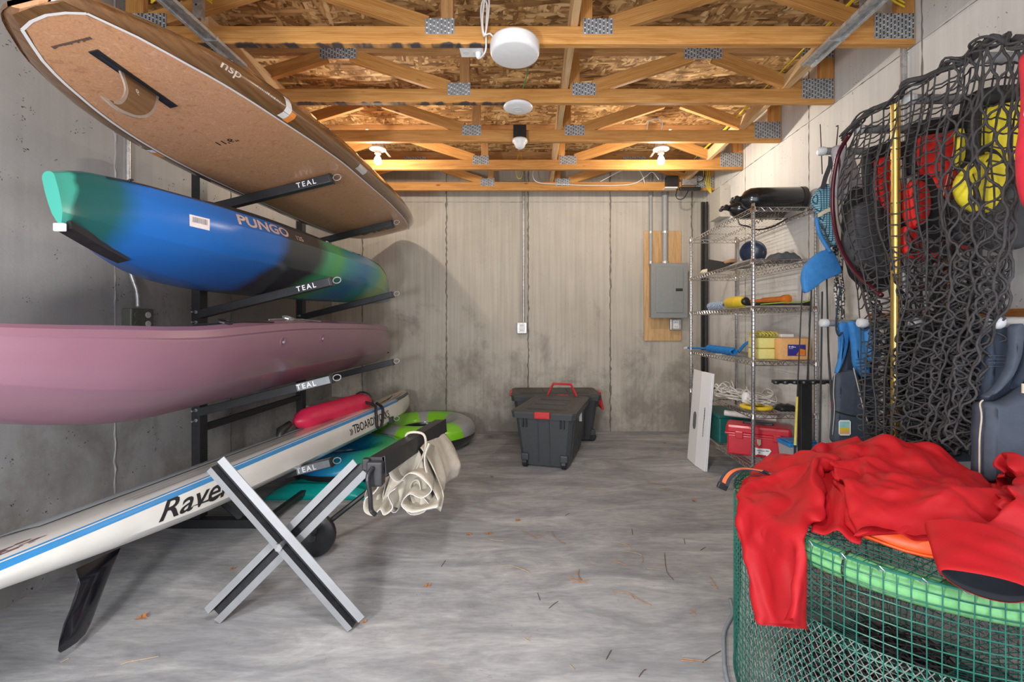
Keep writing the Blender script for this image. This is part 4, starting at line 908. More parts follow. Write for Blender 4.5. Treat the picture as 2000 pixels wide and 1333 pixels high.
def outbox(name, label, c, w_, h_, d_, nrm='Y'):
    t = thing(name, label, 'outlet box', c); x, y, z = c; bm = BM()
    b2(bm, (x-w_/2, y-d_, z-h_/2), (x+w_/2, y-0.001, z+h_/2), bev=0.008); bx = obj('box', bm, M['emt'], t)
    bm = BM(); b2(bm, (x-w_*0.26, y-d_-0.004, z-h_*0.36), (x+w_*0.26, y-d_, z+h_*0.36), bev=0.002); rc = obj('receptacle', bm, M['white'], t)
    for dz in (0.2, -0.2):
        for dx in (-0.08, 0.08):
            bm = BM(); b2(bm, (x+dx*w_-0.002, y-d_-0.005, z+dz*h_-0.007), (x+dx*w_+0.002, y-d_-0.0035, z+dz*h_+0.007)); obj('slot', bm, M['black'], rc)
    return t
outbox('outlet_box', 'small metal outlet box under the electrical panel', (1.597, YB-0.02, 1.193), 0.125, 0.125, 0.05)
outbox('outlet_box', 'metal outlet box in the middle of the back wall, under its conduit', (-0.10, YB, 1.155), 0.115, 0.13, 0.05)
bm = BM(); rod(bm, (-0.082, YB-0.028, 1.22), (-0.082, YB-0.028, 2.95), 0.013, 10)
o = obj('conduit', bm, M['emt'], None, auto=40, loc=(-0.082, YB-0.028, 1.22)); tag(o, 'steel conduit running down the middle of the back wall', 'conduit')
bm = BM(); lathe(bm, (-0.082, YB-0.028, 1.62), [(0.0155, 0), (0.0155, 0.02)], 10); obj('strap', bm, M['emt'], o)
# left wall
bm = BM(); tube(bm, catmull([(XL+0.02, 2.43, 2.95), (XL+0.02, 2.43, 1.62), (XL+0.024, 2.435, 1.5), (XL+0.045, 2.455, 1.38), (XL+0.046, 2.46, 1.29)], 5), 0.011, 10)
o = obj('conduit', bm, M['emt'], None, smooth=True, loc=(XL+0.02, 2.43, 1.3)); tag(o, 'steel conduit bent down the left wall between the kayaks', 'conduit')
bx = thing('outlet_box', 'olive-grey double outlet box on the left wall behind the mauve kayak', 'outlet box', (XL, 2.475, 1.22))
M['olive'] = plain('olive_grey_metal', (0.16, 0.17, 0.14), 0.5, 0.3, 0.1)
bm = BM(); b2(bm, (XL+0.001, 2.41, 1.15), (XL+0.055, 2.555, 1.285), bev=0.006); bb = obj('box', bm, M['olive'], bx)
for y in (2.445, 2.515):
    for z in (1.25, 1.20):
        bm = BM(); lathe(bm, (XL+0.0555, y, z), [(0.017, -0.001), (0.017, 0.003), (0.0, 0.003)], 14, 'X'); obj('receptacle', bm, M['offwhite'] if y > 2.5 else M['olive'], bb)
# right wall
bm = BM(); rod(bm, (XR-0.022, 2.27, 0.9), (XR-0.022, 2.27, 2.95), 0.014, 10)
o = obj('conduit', bm, M['emt'], None, auto=40, loc=(XR-0.022, 2.27, 0.9)); tag(o, 'steel conduit running down the right wall behind the black net', 'conduit')
jb = thing('metal_box', 'beige sheet metal box high on the right wall near the back corner', 'box', (XR, 4.43, 2.25))
M['beige'] = plain('beige_enamel', (0.46, 0.44, 0.39), 0.5, 0, 0.05)
bm = BM(); b2(bm, (XR-0.095, 4.295, 2.245), (XR-0.001, 4.56, 2.53), bev=0.004); bb = obj('box_body', bm, M['beige'], jb)
bm = BM(); b2(bm, (XR-0.10, 4.286, 2.235), (XR-0.001, 4.295, 2.54), bev=0.002); obj('cover', bm, M['beige'], bb)
for z in (2.27, 2.50):
    bm = BM(); lathe(bm, (XR-0.05, 4.285, z), [(0.006, -0.002), (0.006, 0.002)], 8, 'Y'); obj('screw', bm, M['galv'], bb)
bm = BM(); b2(bm, (1.845, 4.80, 0.002), (1.885, 4.83, 2.52), bev=0.003); o = obj('black_strip', bm, M['black'], loc=(1.865, 4.81, 0)); tag(o, 'long black weather strip standing in the right back corner behind the wire shelf', 'strip')
bm = BM(); b2(bm, (1.862, 4.72, 0.002), (1.884, 4.74, 2.50), bev=0.003); o = obj('metal_strip', bm, M['channel_dark'], loc=(1.87, 4.73, 0)); tag(o, 'thin dark metal strip standing beside the black one in the back corner', 'strip')

# ------------------------------------------------------------------ things on the trusses
for sgn, xc, lab in ((1, 1.487, 'galvanized door track under the trusses on the right'), (-1, -1.562, 'galvanized door track under the trusses above the brown paddleboard')):
    tr = thing('door_track', lab, 'track', (xc, 1.5, 2.57))
    prof = [(-0.038, 0.0), (-0.036, -0.014), (-0.018, -0.016), (-0.014, -0.004), (0.014, -0.004), (0.018, -0.016), (0.036, -0.014), (0.038, 0.0), (0.036, 0.003), (0.016, 0.0), (-0.016, 0.0), (-0.036, 0.003)]
    bm = BM(); loft(bm, [[Vector((xc+a, y, 2.594+b)) for a, b in prof] for y in (0.4, 2.39)]); tk = obj('track_rail', bm, M['galv'], tr)
    bm = BM(); b2(bm, (xc-0.04, 2.16, 2.577), (xc+0.04, 2.165, 2.60)); lathe(bm, (xc+0.012*sgn, 2.34, 2.586), [(0.0, -0.004), (0.005, -0.003), (0.006, 0.002)], 8); obj('bolt', bm, M['emt'], tk)
    bm = BM(); b2(bm, (xc+0.015, 2.03, 2.60), (xc+0.05, 2.033, 2.90)); b2(bm, (xc+0.048, 2.03, 2.60), (xc+0.051, 2.06, 2.90)); hg = obj('hanger_angle', bm, M['galv'], tr)
    for z in (2.66, 2.70, 2.74):
        bm = BM(); lathe(bm, (xc+0.032, 2.0295, z), [(0.005, 0), (0.005, 0.0006)], 8, 'Y'); obj('hole', bm, M['black'], hg)
wu = thing('ceiling_unit', 'round white drum-shaped unit under the nearest truss chord', 'ceiling unit', (-0.08, 2.22, 2.60))
bm = BM(); lathe(bm, (-0.08, 2.2, 2.598), [(0.10, 0.0), (0.116, -0.004), (0.122, -0.015), (0.122, -0.055), (0.117, -0.067), (0.105, -0.071), (0.0, -0.072)], 48); obj('housing', bm, M['white'], wu, auto=50)
ap = thing('ceiling_disc', 'flat white disc under the truss behind the round white unit', 'ceiling unit', (-0.082, 2.845, 2.60))
bm = BM(); lathe(bm, (-0.082, 2.845, 2.599), [(0.06, 0.0), (0.092, -0.006), (0.094, -0.014), (0.075, -0.024), (0.0, -0.028)], 40); hs_ = obj('disc', bm, M['white'], ap, smooth=True)
bm = BM(); lathe(bm, (-0.082, 2.845, 2.5735), [(0.034, 0.0), (0.034, -0.003), (0.030, -0.003), (0.030, 0.0)], 24); obj('status_ring', bm, M['offwhite'], hs_)
ms = thing('motion_sensor', 'white motion sensor dome hanging under a black box', 'sensor', (-0.083, 3.35, 2.58))
bm = BM(); b2(bm, (-0.133, 3.335, 2.595), (-0.035, 3.404, 2.70), bev=0.004); obj('mounting_box', bm, M['black'], ms)
bm = BM(); lathe(bm, (-0.083, 3.36, 2.594), [(0.056, 0.0), (0.058, -0.018), (0.045, -0.03), (0.043, -0.036), (0.034, -0.058), (0.015, -0.07), (0.0, -0.072)], 28); obj('dome', bm, M['white'], ms, smooth=True)
M['bulb'] = bpy.data.materials.new('lit_bulb'); M['bulb'].use_nodes = True
_t = M['bulb'].node_tree; _b = _t.nodes['Principled BSDF']; _b.inputs['Emission Color'].default_value = (1, 0.93, 0.82, 1); _b.inputs['Emission Strength'].default_value = 14
for (x, y, z), lab in zip(BULBS, ('lit bare bulb in a white lampholder, the left one', 'lit bare bulb in a white lampholder, the right one')):
    t = thing('bare_bulb_lamp', lab, 'lamp', (x, y, z+0.07))
    bm = BM(); lathe(bm, (x, y, z+0.082), [(0.0, 0.0), (0.05, 0.0), (0.066, -0.008), (0.066, -0.016), (0.04, -0.026), (0.026, -0.034), (0.026, -0.052), (0.0, -0.052)], 28); obj('lampholder', bm, M['white'], t, auto=50)
    bm = BM(); lathe(bm, (x, y, z+0.082), [(0.05, 0.0), (0.05, 0.045), (0.0, 0.045)], 8); b2(bm, (x-0.01, 3.446, z+0.125), (x+0.01, 4.025, z+0.13)); obj('ceiling_box', bm, M['emt'], t)
    bm = BM(); lathe(bm, (x, y, z+0.03), [(0.013, 0.0), (0.015, -0.018), (0.026, -0.036), (0.031, -0.055), (0.029, -0.072), (0.018, -0.085), (0.0, -0.09)], 24); bo_ = obj('bulb', bm, M['bulb'], t, smooth=True)
    bo_.visible_shadow = True
def cable(name, pts, r, m, label, k=6, n=6, cat='cable'):
    bm = BM(); tube(bm, catmull(pts, k), r, n); o = obj(name, bm, m, None, smooth=True, loc=pts[0]); return tag(o, label, cat)
# outlet and cord of the round unit
ot = thing('ceiling_outlet', 'white outlet plate under the truss, left of the round white unit', 'outlet', (-0.305, 2.30, 2.61))
bm = BM(); b2(bm, (-0.365, 2.262, 2.604), (-0.245, 2.34, 2.61), bev=0.002); pl_ = obj('outlet_plate', bm, M['white'], ot)
bm = BM(); b2(bm, (-0.35, 2.27, 2.61), (-0.26, 2.33, 2.66)); obj('outlet_body', bm, M['black'], ot)
for x in (-0.335, -0.285):
    bm = BM(); lathe(bm, (x, 2.301, 2.6035), [(0.016, 0), (0.016, -0.001)], 14); obj('receptacle', bm, M['offwhite'], pl_)
bm = BM(); lathe(bm, (-0.272, 2.301, 2.603), [(0.016, 0), (0.014, -0.02), (0.006, -0.03)], 12); obj('plug', bm, M['white'], ot)
cable('power_cord', [(-0.272, 2.30, 2.575), (-0.25, 2.26, 2.56), (-0.225, 2.22, 2.575), (-0.222, 2.195, 2.66), (-0.215, 2.18, 2.76), (-0.232, 2.18, 2.79), (-0.245, 2.18, 2.74), (-0.238, 2.19, 2.64), (-0.225, 2.18, 2.62), (-0.21, 2.175, 2.70), (-0.205, 2.175, 2.785), (-0.222, 2.17, 2.80), (-0.236, 2.17, 2.70), (-0.23, 2.175, 2.62), (-0.2, 2.19, 2.63), (-0.17, 2.2, 2.597)], 0.0045, M['white'], 'looped white power cord beside the round white unit')
for i in range(3):
    tag(cable('yellow_cable', [(1.585+0.008*i, 2.0, 2.80+0.01*i), (1.575+0.006*i, 2.26, 2.79), (1.57+0.008*i, 2.6, 2.785+0.006*i), (1.575, 3.1, 2.79), (1.572+0.006*i, 3.7, 2.785), (1.575, 4.3, 2.79), (1.60, 4.63, 2.76)], 0.0045, M['yellowcable'], ['lowest','middle','upper'][i]+' yellow cable of the three along the right-hand bracing board'), group='yellow cables on the right bracing board')
for i in range(3):
    tag(cable('yellow_cable', [(1.56, 2.05, 2.80+0.012*i), (1.66, 2.12, 2.83+0.012*i), (1.76, 2.18, 2.80+0.02*i), (1.85, 2.20, 2.77+0.02*i)], 0.0045, M['yellowcable'], ['lowest','middle','upper'][i]+' yellow cable of three arching to the right wall above the door track'), group='yellow cables arching to the right wall')
    tag(cable('yellow_cable', [(-1.55, 2.16, 2.76+0.012*i), (-1.66, 2.14, 2.83+0.008*i), (-1.76, 2.17, 2.84+0.01*i), (-1.88, 2.2, 2.79+0.01*i)], 0.0045, M['yellowcable'], ['lowest','middle','upper'][i]+' yellow cable of three arching over the brown paddleboard'), group='yellow cables over the brown paddleboard')
for i in range(4):
    tag(cable('yellow_cable', [(1.80+0.012*i, 4.64, 2.92), (1.80+0.02*i, 4.63, 2.78), (1.84+0.012*i, 4.64, 2.62), (1.90, 4.66, 2.55)], 0.004, M['yellowcable'], ['leftmost','second from left','third from left','rightmost'][i]+' of four orange-yellow cables dropping at the right end of the farthest truss'), group='cables at the farthest truss end')
cable('white_cable', [(0.16, 4.64, 2.86), (0.05, 4.63, 2.83), (0.02, 4.62, 2.74), (0.08, 4.62, 2.67), (0.30, 4.63, 2.655), (0.70, 4.64, 2.645), (1.05, 4.64, 2.66), (1.20, 4.63, 2.74), (1.26, 4.62, 2.78), (1.33, 4.62, 2.70)], 0.0045, M['white'], 'white cable sagging along the farthest truss to the black junction box')
cable('white_cable', [(0.72, 4.62, 2.68), (0.95, 4.62, 2.80), (1.08, 4.62, 2.84), (1.16, 4.62, 2.74), (1.18, 4.62, 2.66)], 0.004, M['white'], 'white cable looped above the farthest truss, right of its middle')
cable('white_cable', [(0.885, 3.39, 2.68), (0.89, 3.36, 2.73), (0.94, 3.35, 2.745), (0.99, 3.36, 2.73), (0.995, 3.39, 2.68)], 0.004, M['white'], 'small white cable hoop on the truss before the right bulb')
cable('yellow_loop', [(-0.13, 4.655, 2.98), (-0.15, 4.64, 2.88), (-0.15, 4.63, 2.75), (-0.12, 4.62, 2.71), (-0.09, 4.63, 2.75), (-0.09, 4.64, 2.88), (-0.10, 4.655, 2.98)], 0.004, M['yellowcable'], 'yellow cable loop hanging at the farthest truss beyond the motion sensor')
M['greencable'] = plain('green_wire', (0.02, 0.25, 0.09), 0.5)
cable('green_wire', [(-0.06, 2.84, 2.63), (-0.05, 2.82, 2.70), (-0.02, 2.80, 2.80), (-0.06, 2.80, 2.92), (-0.05, 2.82, 3.0)], 0.003, M['greencable'], 'green wire rising above the flat white disc')
jx = thing('junction_box', 'black junction box and silver driver hanging at the right of the farthest truss', 'junction box', (1.5, 4.62, 2.7))
bm = BM(); b2(bm, (1.40, 4.58, 2.62), (1.52, 4.654, 2.73), bev=0.004); obj('box', bm, M['black'], jx)
bm = BM(); b2(bm, (1.38, 4.57, 2.60), (1.51, 4.65, 2.612), bev=0.002); obj('cover_plate', bm, M['white'], jx)
bm = BM(); b2(bm, (1.57, 4.60, 2.64), (1.72, 4.654, 2.71), bev=0.004); obj('driver', bm, M['galv'], jx)
bm = BM(); b2(bm, (1.54, 4.59, 2.585), (1.76, 4.64, 2.62), bev=0.01); obj('power_adapter', bm, M['black'], jx)
cable('black_cable', [(1.52, 4.61, 2.60), (1.50, 4.6, 2.53), (1.52, 4.59, 2.49), (1.58, 4.59, 2.50), (1.63, 4.6, 2.58)], 0.005, M['black'], 'black cable looped under the junction box at the farthest truss')
cable('black_cable', [(1.72, 4.61, 2.67), (1.78, 4.6, 2.69), (1.80, 4.6, 2.76), (1.79, 4.6, 2.84)], 0.005, M['black'], 'black cable rising beside the silver driver')


# ------------------------------------------------------------------ chrome wire shelf by the right wall
SX0, SX1, SY0, SY1 = 1.475, 1.893, 2.95, 4.10
shelf = thing('wire_shelving', 'chrome wire shelving unit on castors, crowded with gear, by the right wall', 'shelf', ((SX0+SX1)/2, (SY0+SY1)/2, 0))
SZ = [0.245, 0.600, 0.952, 1.312, 1.628, 1.975]
for x in (SX0, SX1):
    for y in (SY0, SY1):
        bm = BM(); prof = [(0.0127, 0.10)]
        z = 0.12
        while z < 1.99: prof += [(0.0127, z), (0.0112, z+0.002), (0.0127, z+0.004)]; z += 0.0254
        prof += [(0.0127, 1.995), (0.009, 2.002)]; lathe(bm, (x, y, 0), prof, 12); p_ = obj('post', bm, M['chrome'], shelf)
        bm = BM(); lathe(bm, (x+0.0, y, 0.052), [(0.0, -0.012), (0.042, -0.012), (0.05, -0.008), (0.05, 0.008), (0.042, 0.012), (0.0, 0.012)], 20, 'X'); cs = obj('castor', bm, M['black'], shelf)
        bm = BM(); b2(bm, (x-0.018, y-0.02, 0.045), (x-0.015, y+0.02, 0.105)); b2(bm, (x+0.015, y-0.02, 0.045), (x+0.018, y+0.02, 0.105)); b2(bm, (x-0.018, y-0.02, 0.10), (x+0.018, y+0.02, 0.106)); lathe(bm, (x-0.02, y, 0.052), [(0.008, 0), (0.008, 0.04)], 8, 'X'); obj('fork', bm, M['chrome'], cs)
def snake(bm, p0, p1, h, n, r):
    p0, p1 = Vector(p0), Vector(p1); pts = []
    for i in range(n+1):
        pts.append(p0.lerp(p1, i/n)+Vector((0, 0, -h if i % 2 else 0)))
    tube(bm, pts, r, 5)
for z in SZ:
    bm = BM()
    for dz, r in ((0, 0.0033), (-0.028, 0.0033)):
        a = [(SX0, SY0, z+dz), (SX1, SY0, z+dz), (SX1, SY1, z+dz), (SX0, SY1, z+dz)]
        for i in range(4): rod(bm, a[i], a[(i+1) % 4], r, 6)
    sh = obj('shelf_frame', bm, M['chrome'], shelf)
    bm = BM()
    for (p, q, n) in (((SX0, SY0, z), (SX1, SY0, z), 16), ((SX0, SY1, z), (SX1, SY1, z), 16), ((SX0, SY0, z), (SX0, SY1, z), 44), ((SX1, SY0, z), (SX1, SY1, z), 44), (((SX0+SX1)/2, SY0, z-0.004), ((SX0+SX1)/2, SY1, z-0.004), 44)): snake(bm, p, q, 0.027, n, 0.0026)
    o = obj('truss_wire', bm, M['chrome'], sh); o['kind'] = 'stuff'
    bm = BM(); n = 15
    for i in range(1, n): x = lerp(SX0, SX1, i/n); tube(bm, [(x, SY0, z+0.002), (x, SY1, z+0.002)], 0.0016, 4)
    for y in (SY0+0.29, SY0+0.58, SY0+0.87): tube(bm, [(SX0, y, z-0.003), (SX1, y, z-0.003)], 0.003, 5)
    o = obj('shelf_wire', bm, M['chrome'], sh); o['kind'] = 'stuff'
    bm = BM()
    for x in (SX0, SX1):
        for y in (SY0, SY1): lathe(bm, (x, y, z-0.034), [(0.0155, 0), (0.019, 0.004), (0.0165, 0.036), (0.0145, 0.038)], 12)
    o = obj('collar', bm, M['chrome'], sh, auto=40); o['kind'] = 'stuff'
# --- dive cylinders
M['tank'] = plain('gloss_black_cylinder', (0.012, 0.012, 0.014), 0.22, 0, 0.2, coat=0.6)
def tank(label, a, b, r):
    a, b = Vector(a), Vector(b); L = (b-a).length; q = (b-a).to_track_quat('Z', 'Y').to_matrix()
    t = thing('dive_cylinder', label, 'cylinder', (a+b)/2-Vector((0, 0, r)), 'dive cylinders on the top shelf')
    bm = BM(); lathe(bm, a, [(0.0, 0.0), (r*0.5, 0.006), (r*0.85, 0.03), (r, 0.07), (r, L-0.11), (r*0.93, L-0.065), (r*0.7, L-0.03), (r*0.3, L-0.008), (r*0.25, L+0.01), (0.0, L+0.01)], 36, q); bo = obj('cylinder_body', bm, M['tank'], t, smooth=True)
    d = (b-a).normalized(); s = d.cross(Vector((0, 0, 1))).normalized()
    bm = BM(); lathe(bm, b, [(0.018, 0), (0.018, 0.05), (0.012, 0.06), (0.0, 0.06)], 12, q); v = obj('valve', bm, M['black'], t)
    bm = BM(); q2 = s.to_track_quat('Z', 'Y').to_matrix(); lathe(bm, b+d*0.035-s*0.04, [(0.0, 0), (0.016, 0.0), (0.019, 0.006), (0.019, 0.022), (0.012, 0.028), (0.01, 0.08), (0.014, 0.082), (0.014, 0.10), (0, 0.10)], 12, q2); obj('valve_knob', bm, M['black'], v)
    bm = BM(); lathe(bm, a, [(r*0.6, 0.003), (r*1.02, 0.03), (r*1.02, 0.06), (r*0.99, 0.062)], 30, q); obj('boot', bm, M['black'], bo)
    return t
tank('black dive cylinder on the top shelf, the right-hand and nearer one', (1.905, 3.06, 2.062), (1.45, 3.08, 2.062), 0.08)
tank('black dive cylinder on the top shelf, tucked behind the nearer one', (1.90, 3.33, 2.062), (1.475, 3.31, 2.062), 0.08)
bm = BM(); tube(bm, catmull([(1.60, 3.44, 2.04), (1.585, 3.38, 1.96), (1.62, 3.32, 1.93), (1.68, 3.30, 1.90), (1.74, 3.2, 1.90), (1.80, 3.12, 1.94)], 5), 0.006, 6)
tag(obj('air_hose', bm, M['black'], smooth=True, loc=(1.6, 3.4, 1.98)), 'thin black hose looping under the top shelf beneath the dive cylinders', 'hose')
# --- second shelf
z = SZ[4]+0.004
M['cream'] = plain('cream_cloth', (0.68, 0.60, 0.44), 0.8, 0, 0.1)
t = thing('swim_fin', 'black swim fin with a tan strap lying on the second shelf from the top', 'fin', (1.55, 3.55, z))
bm = BM(); loft(bm, [[Vector((1.50+0.02*k, 3.78-0.1*k, z+0.005)), Vector((1.60+0.015*k, 3.78-0.1*k, z+0.005)), Vector((1.60+0.015*k, 3.78-0.1*k, z+0.10-0.02*k)), Vector((1.50+0.02*k, 3.78-0.1*k, z+0.12-0.025*k))] for k in range(4)]); obj('foot_pocket', bm, M['black'], t)
bm = BM(); b2(bm, (1.53, 3.18, z), (1.70, 3.5, z+0.02), bev=0.006); obj('blade', bm, M['blackpaint'], t)
M['tan'] = plain('tan_strap', (0.45, 0.25, 0.15), 0.6)
bm = BM(); b2(bm, (1.545, 3.45, z+0.045), (1.60, 3.60, z+0.075), bev=0.01); obj('strap', bm, M['tan'], t)
bm = BM(); rr = random.Random(4)
lathe(bm, (1.52, 3.84, z), [(0.0, 0.0), (0.05, 0.0), (0.058, 0.015), (0.04, 0.035), (0.012, 0.042), (0.0, 0.042)], 14); tag(obj('cream_pouch', bm, M['cream'], smooth=True, loc=(1.52, 3.84, z)), 'small cream pouch at the far end of the second shelf from the top', 'pouch')
t = thing('dark_bowl', 'dark blue-black bowl-shaped float standing on the second shelf from the top', 'bowl', (1.66, 3.30, z))
q = Vector((-0.35, -1, 0.15)).to_track_quat('Z', 'Y').to_matrix()
bm = BM(); lathe(bm, (1.66, 3.33, z+0.095), [(0.0, -0.03), (0.05, -0.02), (0.085, 0.01), (0.093, 0.03), (0.088, 0.032), (0.075, 0.012), (0.04, -0.005), (0.0, -0.01)], 28, q); obj('bowl', bm, plain('navy_rubber', (0.03, 0.045, 0.08), 0.35), t, smooth=True)
M['darkgrey'] = plain('dark_grey_cloth', (0.10, 0.11, 0.13), 0.8, 0, 0.2, 20, 0.2)
o = obj('grey_cloth', pad(1.66, 1.84, 3.0, 3.2, z, z+0.07, 10, 6), M['darkgrey'], smooth=True, loc=(1.75, 3.1, z)); tag(o, 'crumpled dark grey cloth on the second shelf near the chrome post', 'cloth')
o = obj('clear_tray', pad(1.50, 1.64, 3.02, 3.45, z, z+0.03, 8, 9), M['vgrey'], smooth=True, loc=(1.57, 3.2, z)); tag(o, 'flat grey plastic packet on the front edge of the second shelf', 'packet')
# --- third shelf
z = SZ[3]+0.004
def ropemat(name, a, b_, sc=60):
    m, t, b = nt(name); b.inputs['Roughness'].default_value = 0.8; wv = N(t, 'ShaderNodeTexWave'); wv.inputs['Scale'].default_value = sc; wv.inputs['Distortion'].default_value = 3
    t.links.new(coords(t, (1, 0.7, 1.3)), wv.inputs['Vector']); t.links.new(ramp(t, wv.outputs['Fac'], [(0.4, a), (0.6, b_)], 'LINEAR'), b.inputs['Base Color']); bump(t, b, wv.outputs['Fac'], 0.4, 0.004); return m
M['bwrope'] = ropemat('blue_white_rope', (0.04, 0.16, 0.38), (0.75, 0.75, 0.75)); M['blrope'] = ropemat('blue_rope', (0.015, 0.16, 0.48), (0.03, 0.26, 0.62)); M['wrope'] = ropemat('white_rope', (0.62, 0.58, 0.52), (0.78, 0.76, 0.72))
M['ylrope'] = ropemat('yellow_rope', (0.45, 0.38, 0.04), (0.75, 0.68, 0.12))
def coil(name, label, c, r, turns, rad, m, axis='Y', ln=0.2, seed=1, sq=1.0):
    rr = random.Random(seed); pts = []; n = turns*14
    for i in range(n):
        a = i/14*2*PI; u = i/n; k = rad*(1+0.12*math.sin(i*1.7+seed))
        w_ = (u-0.5)*ln+0.006*math.sin(i*0.9)
        v = {'Y': Vector((k*math.cos(a), w_, k*sq*math.sin(a))), 'X': Vector((w_, k*math.cos(a), k*sq*math.sin(a))), 'Z': Vector((k*math.cos(a), k*math.sin(a), w_))}[axis]
        pts.append(Vector(c)+v)
    bm = BM(); tube(bm, pts, r, 6); return bm
bm = coil('', '', (1.52, 3.62, z+0.033), 0.0065, 14, 0.026, M['bwrope'], 'Y', 0.30, 2)
o = obj('rope_hank', bm, M['bwrope'], smooth=True, loc=(1.52, 3.62, z)); tag(o, 'blue and white rope hank beside the yellow float on the third shelf', 'rope')
t = thing('throw_float', 'yellow foam float with a black end on the third shelf from the top', 'float', (1.53, 3.32, z)); M['yellow'] = plain('yellow_foam', (0.78, 0.56, 0.03), 0.5)
bm = BM(); lathe(bm, (1.53, 3.46, z+0.045), [(0.0, 0.0), (0.03, 0.004), (0.042, 0.03), (0.044, 0.20), (0.038, 0.25), (0.022, 0.28), (0.0, 0.285)], 20, Matrix.Rotation(PI/2, 3, 'X')); obj('float_body', bm, M['yellow'], t, smooth=True)
bm = BM(); lathe(bm, (1.53, 3.185, z+0.045), [(0.0, 0.0), (0.026, 0.0), (0.03, 0.02), (0.012, 0.03), (0.0, 0.03)], 16, Matrix.Rotation(PI/2, 3, 'X')); obj('end_plug', bm, M['black'], t, smooth=True)
M['orange'] = plain('orange_plastic', (0.80, 0.22, 0.02), 0.45)
t = thing('air_pump', 'orange handled tool with a black shaft on the third shelf from the top', 'pump', (1.70, 3.2, z))
bm = BM(); lathe(bm, (1.68, 3.42, z+0.055), [(0.0, 0), (0.013, 0.0), (0.014, 0.12), (0.022, 0.14), (0.024, 0.32), (0.032, 0.33), (0.032, 0.37), (0.0, 0.375)], 16, Vector((0.25, -0.95, 0)).to_track_quat('Z', 'Y').to_matrix()); obj('handle', bm, M['orange'], t, auto=40)
bm = BM(); rod(bm, (1.55, 3.30, z+0.03), (1.86, 3.0, z+0.022), 0.012, 10); lathe(bm, (1.86, 3.0, z+0.022), [(0.016, -0.02), (0.016, 0.02)], 10, 'X'); obj('shaft', bm, M['black'], t)
M['green'] = plain('lime_cord', (0.30, 0.45, 0.03), 0.5)
cable('green_line', [(1.60, 3.1, z+0.02), (1.72, 3.04, z+0.03), (1.84, 2.99, z+0.03), (1.88, 2.98, z+0.055), (1.87, 2.97, z+0.07)], 0.004, M['green'], 'lime green line trailing over the third shelf edge beside the black shaft')
# --- fourth shelf
z = SZ[2]+0.004
o = obj('rope_hank', coil('', '', (1.56, 3.66, z+0.03), 0.007, 26, 0.024, None, 'Y', 0.50, 3), M['blrope'], smooth=True, loc=(1.55, 3.66, z)); tag(o, 'bright blue coiled rope with a white end on the fourth shelf', 'rope')
for i, (a, b_) in enumerate((((1.53, 3.86, z+0.03), (1.47, 4.16, z+0.02)),)):
    bm = BM(); rod(bm, a, b_, 0.010, 8); obj('rope_end', bm, M['blrope'], o); bm = BM(); rod(bm, b_, (1.455, 4.20, z+0.012), 0.013, 8); obj('whipped_end', bm, M['offwhite'], o)
bm = BM(); tube(bm, catmull([(1.60, 3.42, z+0.03), (1.62, 3.36, z+0.09), (1.66, 3.32, z+0.11), (1.68, 3.28, z+0.06), (1.68, 3.25, z+0.02)], 5), 0.012, 8); obj('rope_loop', bm, M['blrope'], o, smooth=True)
M['sponge_y'] = plain('pale_yellow_sponge', (0.80, 0.72, 0.25), 0.8, 0, 0.05, 90, 0.3); M['sponge_o'] = plain('tan_orange_sponge', (0.78, 0.42, 0.16), 0.75, 0, 0.08, 60, 0.3)
for i, lab in enumerate(('lower pale yellow foam block on the fourth shelf beside the tan packet', 'upper pale yellow foam block stacked on its twin on the fourth shelf')):
    bm = BM(); b2(bm, (1.545, 3.04, z+0.001+0.075*i), (1.72, 3.17, z+0.074+0.075*i), bev=0.012); tag(obj('foam_block', bm, M['sponge_y'], smooth=False, auto=40, loc=(1.63, 3.1, z)), lab, 'foam block', 'yellow foam blocks')
o = obj('rope_pile', coil('', '', (1.62, 3.10, z+0.172), 0.006, 7, 0.055, None, 'X', 0.16, 5, 0.3), M['ylrope'], smooth=True, loc=(1.62, 3.1, z+0.15)); tag(o, 'yellow flecked rope heaped on the pale yellow foam blocks', 'rope')
bm = BM(); b2(bm, (1.70, 3.02, z+0.152), (1.79, 3.06, z+0.175), bev=0.006); tag(obj('foam_scrap', bm, M['offwhite'], loc=(1.75, 3.04, z+0.15)), 'off-white foam scrap leaning between the yellow rope and the tan packet', 'foam')
t = thing('sponge_packet', 'tan sponge packet with a blue printed label on the fourth shelf', 'packet', (1.78, 3.0, z))
bm = BM(); b2(bm, (1.66, 2.97, z+0.001), (1.875, 3.04, z+0.15), bev=0.014); pk_ = obj('packet_body', bm, M['sponge_o'], t, auto=40)
M['label_blue'] = plain('blue_label', (0.03, 0.03, 0.25), 0.5)
bm = BM(); b2(bm, (1.715, 2.9675, z+0.03), (1.835, 2.9695, z+0.105)); lb = obj('label', bm, M['label_blue'], pk_)
bm = BM()
for x0_, x1_, zz_, hh_ in ((1.722, 1.728, 0.086, 0.010), (1.731, 1.736, 0.088, 0.004), (1.739, 1.744, 0.086, 0.008), (1.746, 1.749, 0.084, 0.013), (1.752, 1.757, 0.086, 0.007), (1.760, 1.768, 0.086, 0.004), (1.722, 1.75, 0.078, 0.002)): b2(bm, (x0_, 2.9665, z+zz_), (x1_, 2.9675, z+zz_+hh_))
o = obj('label_print', bm, M['print_white'], lb); o['kind'] = 'stuff'
bm = BM(); prism(bm, [(1.77, 2.967, z+0.035), (1.83, 2.967, z+0.032), (1.832, 2.967, z+0.07), (1.80, 2.967, z+0.078)], (0, -0.0006, 0)); obj('label_picture', bm, M['orange'], lb)
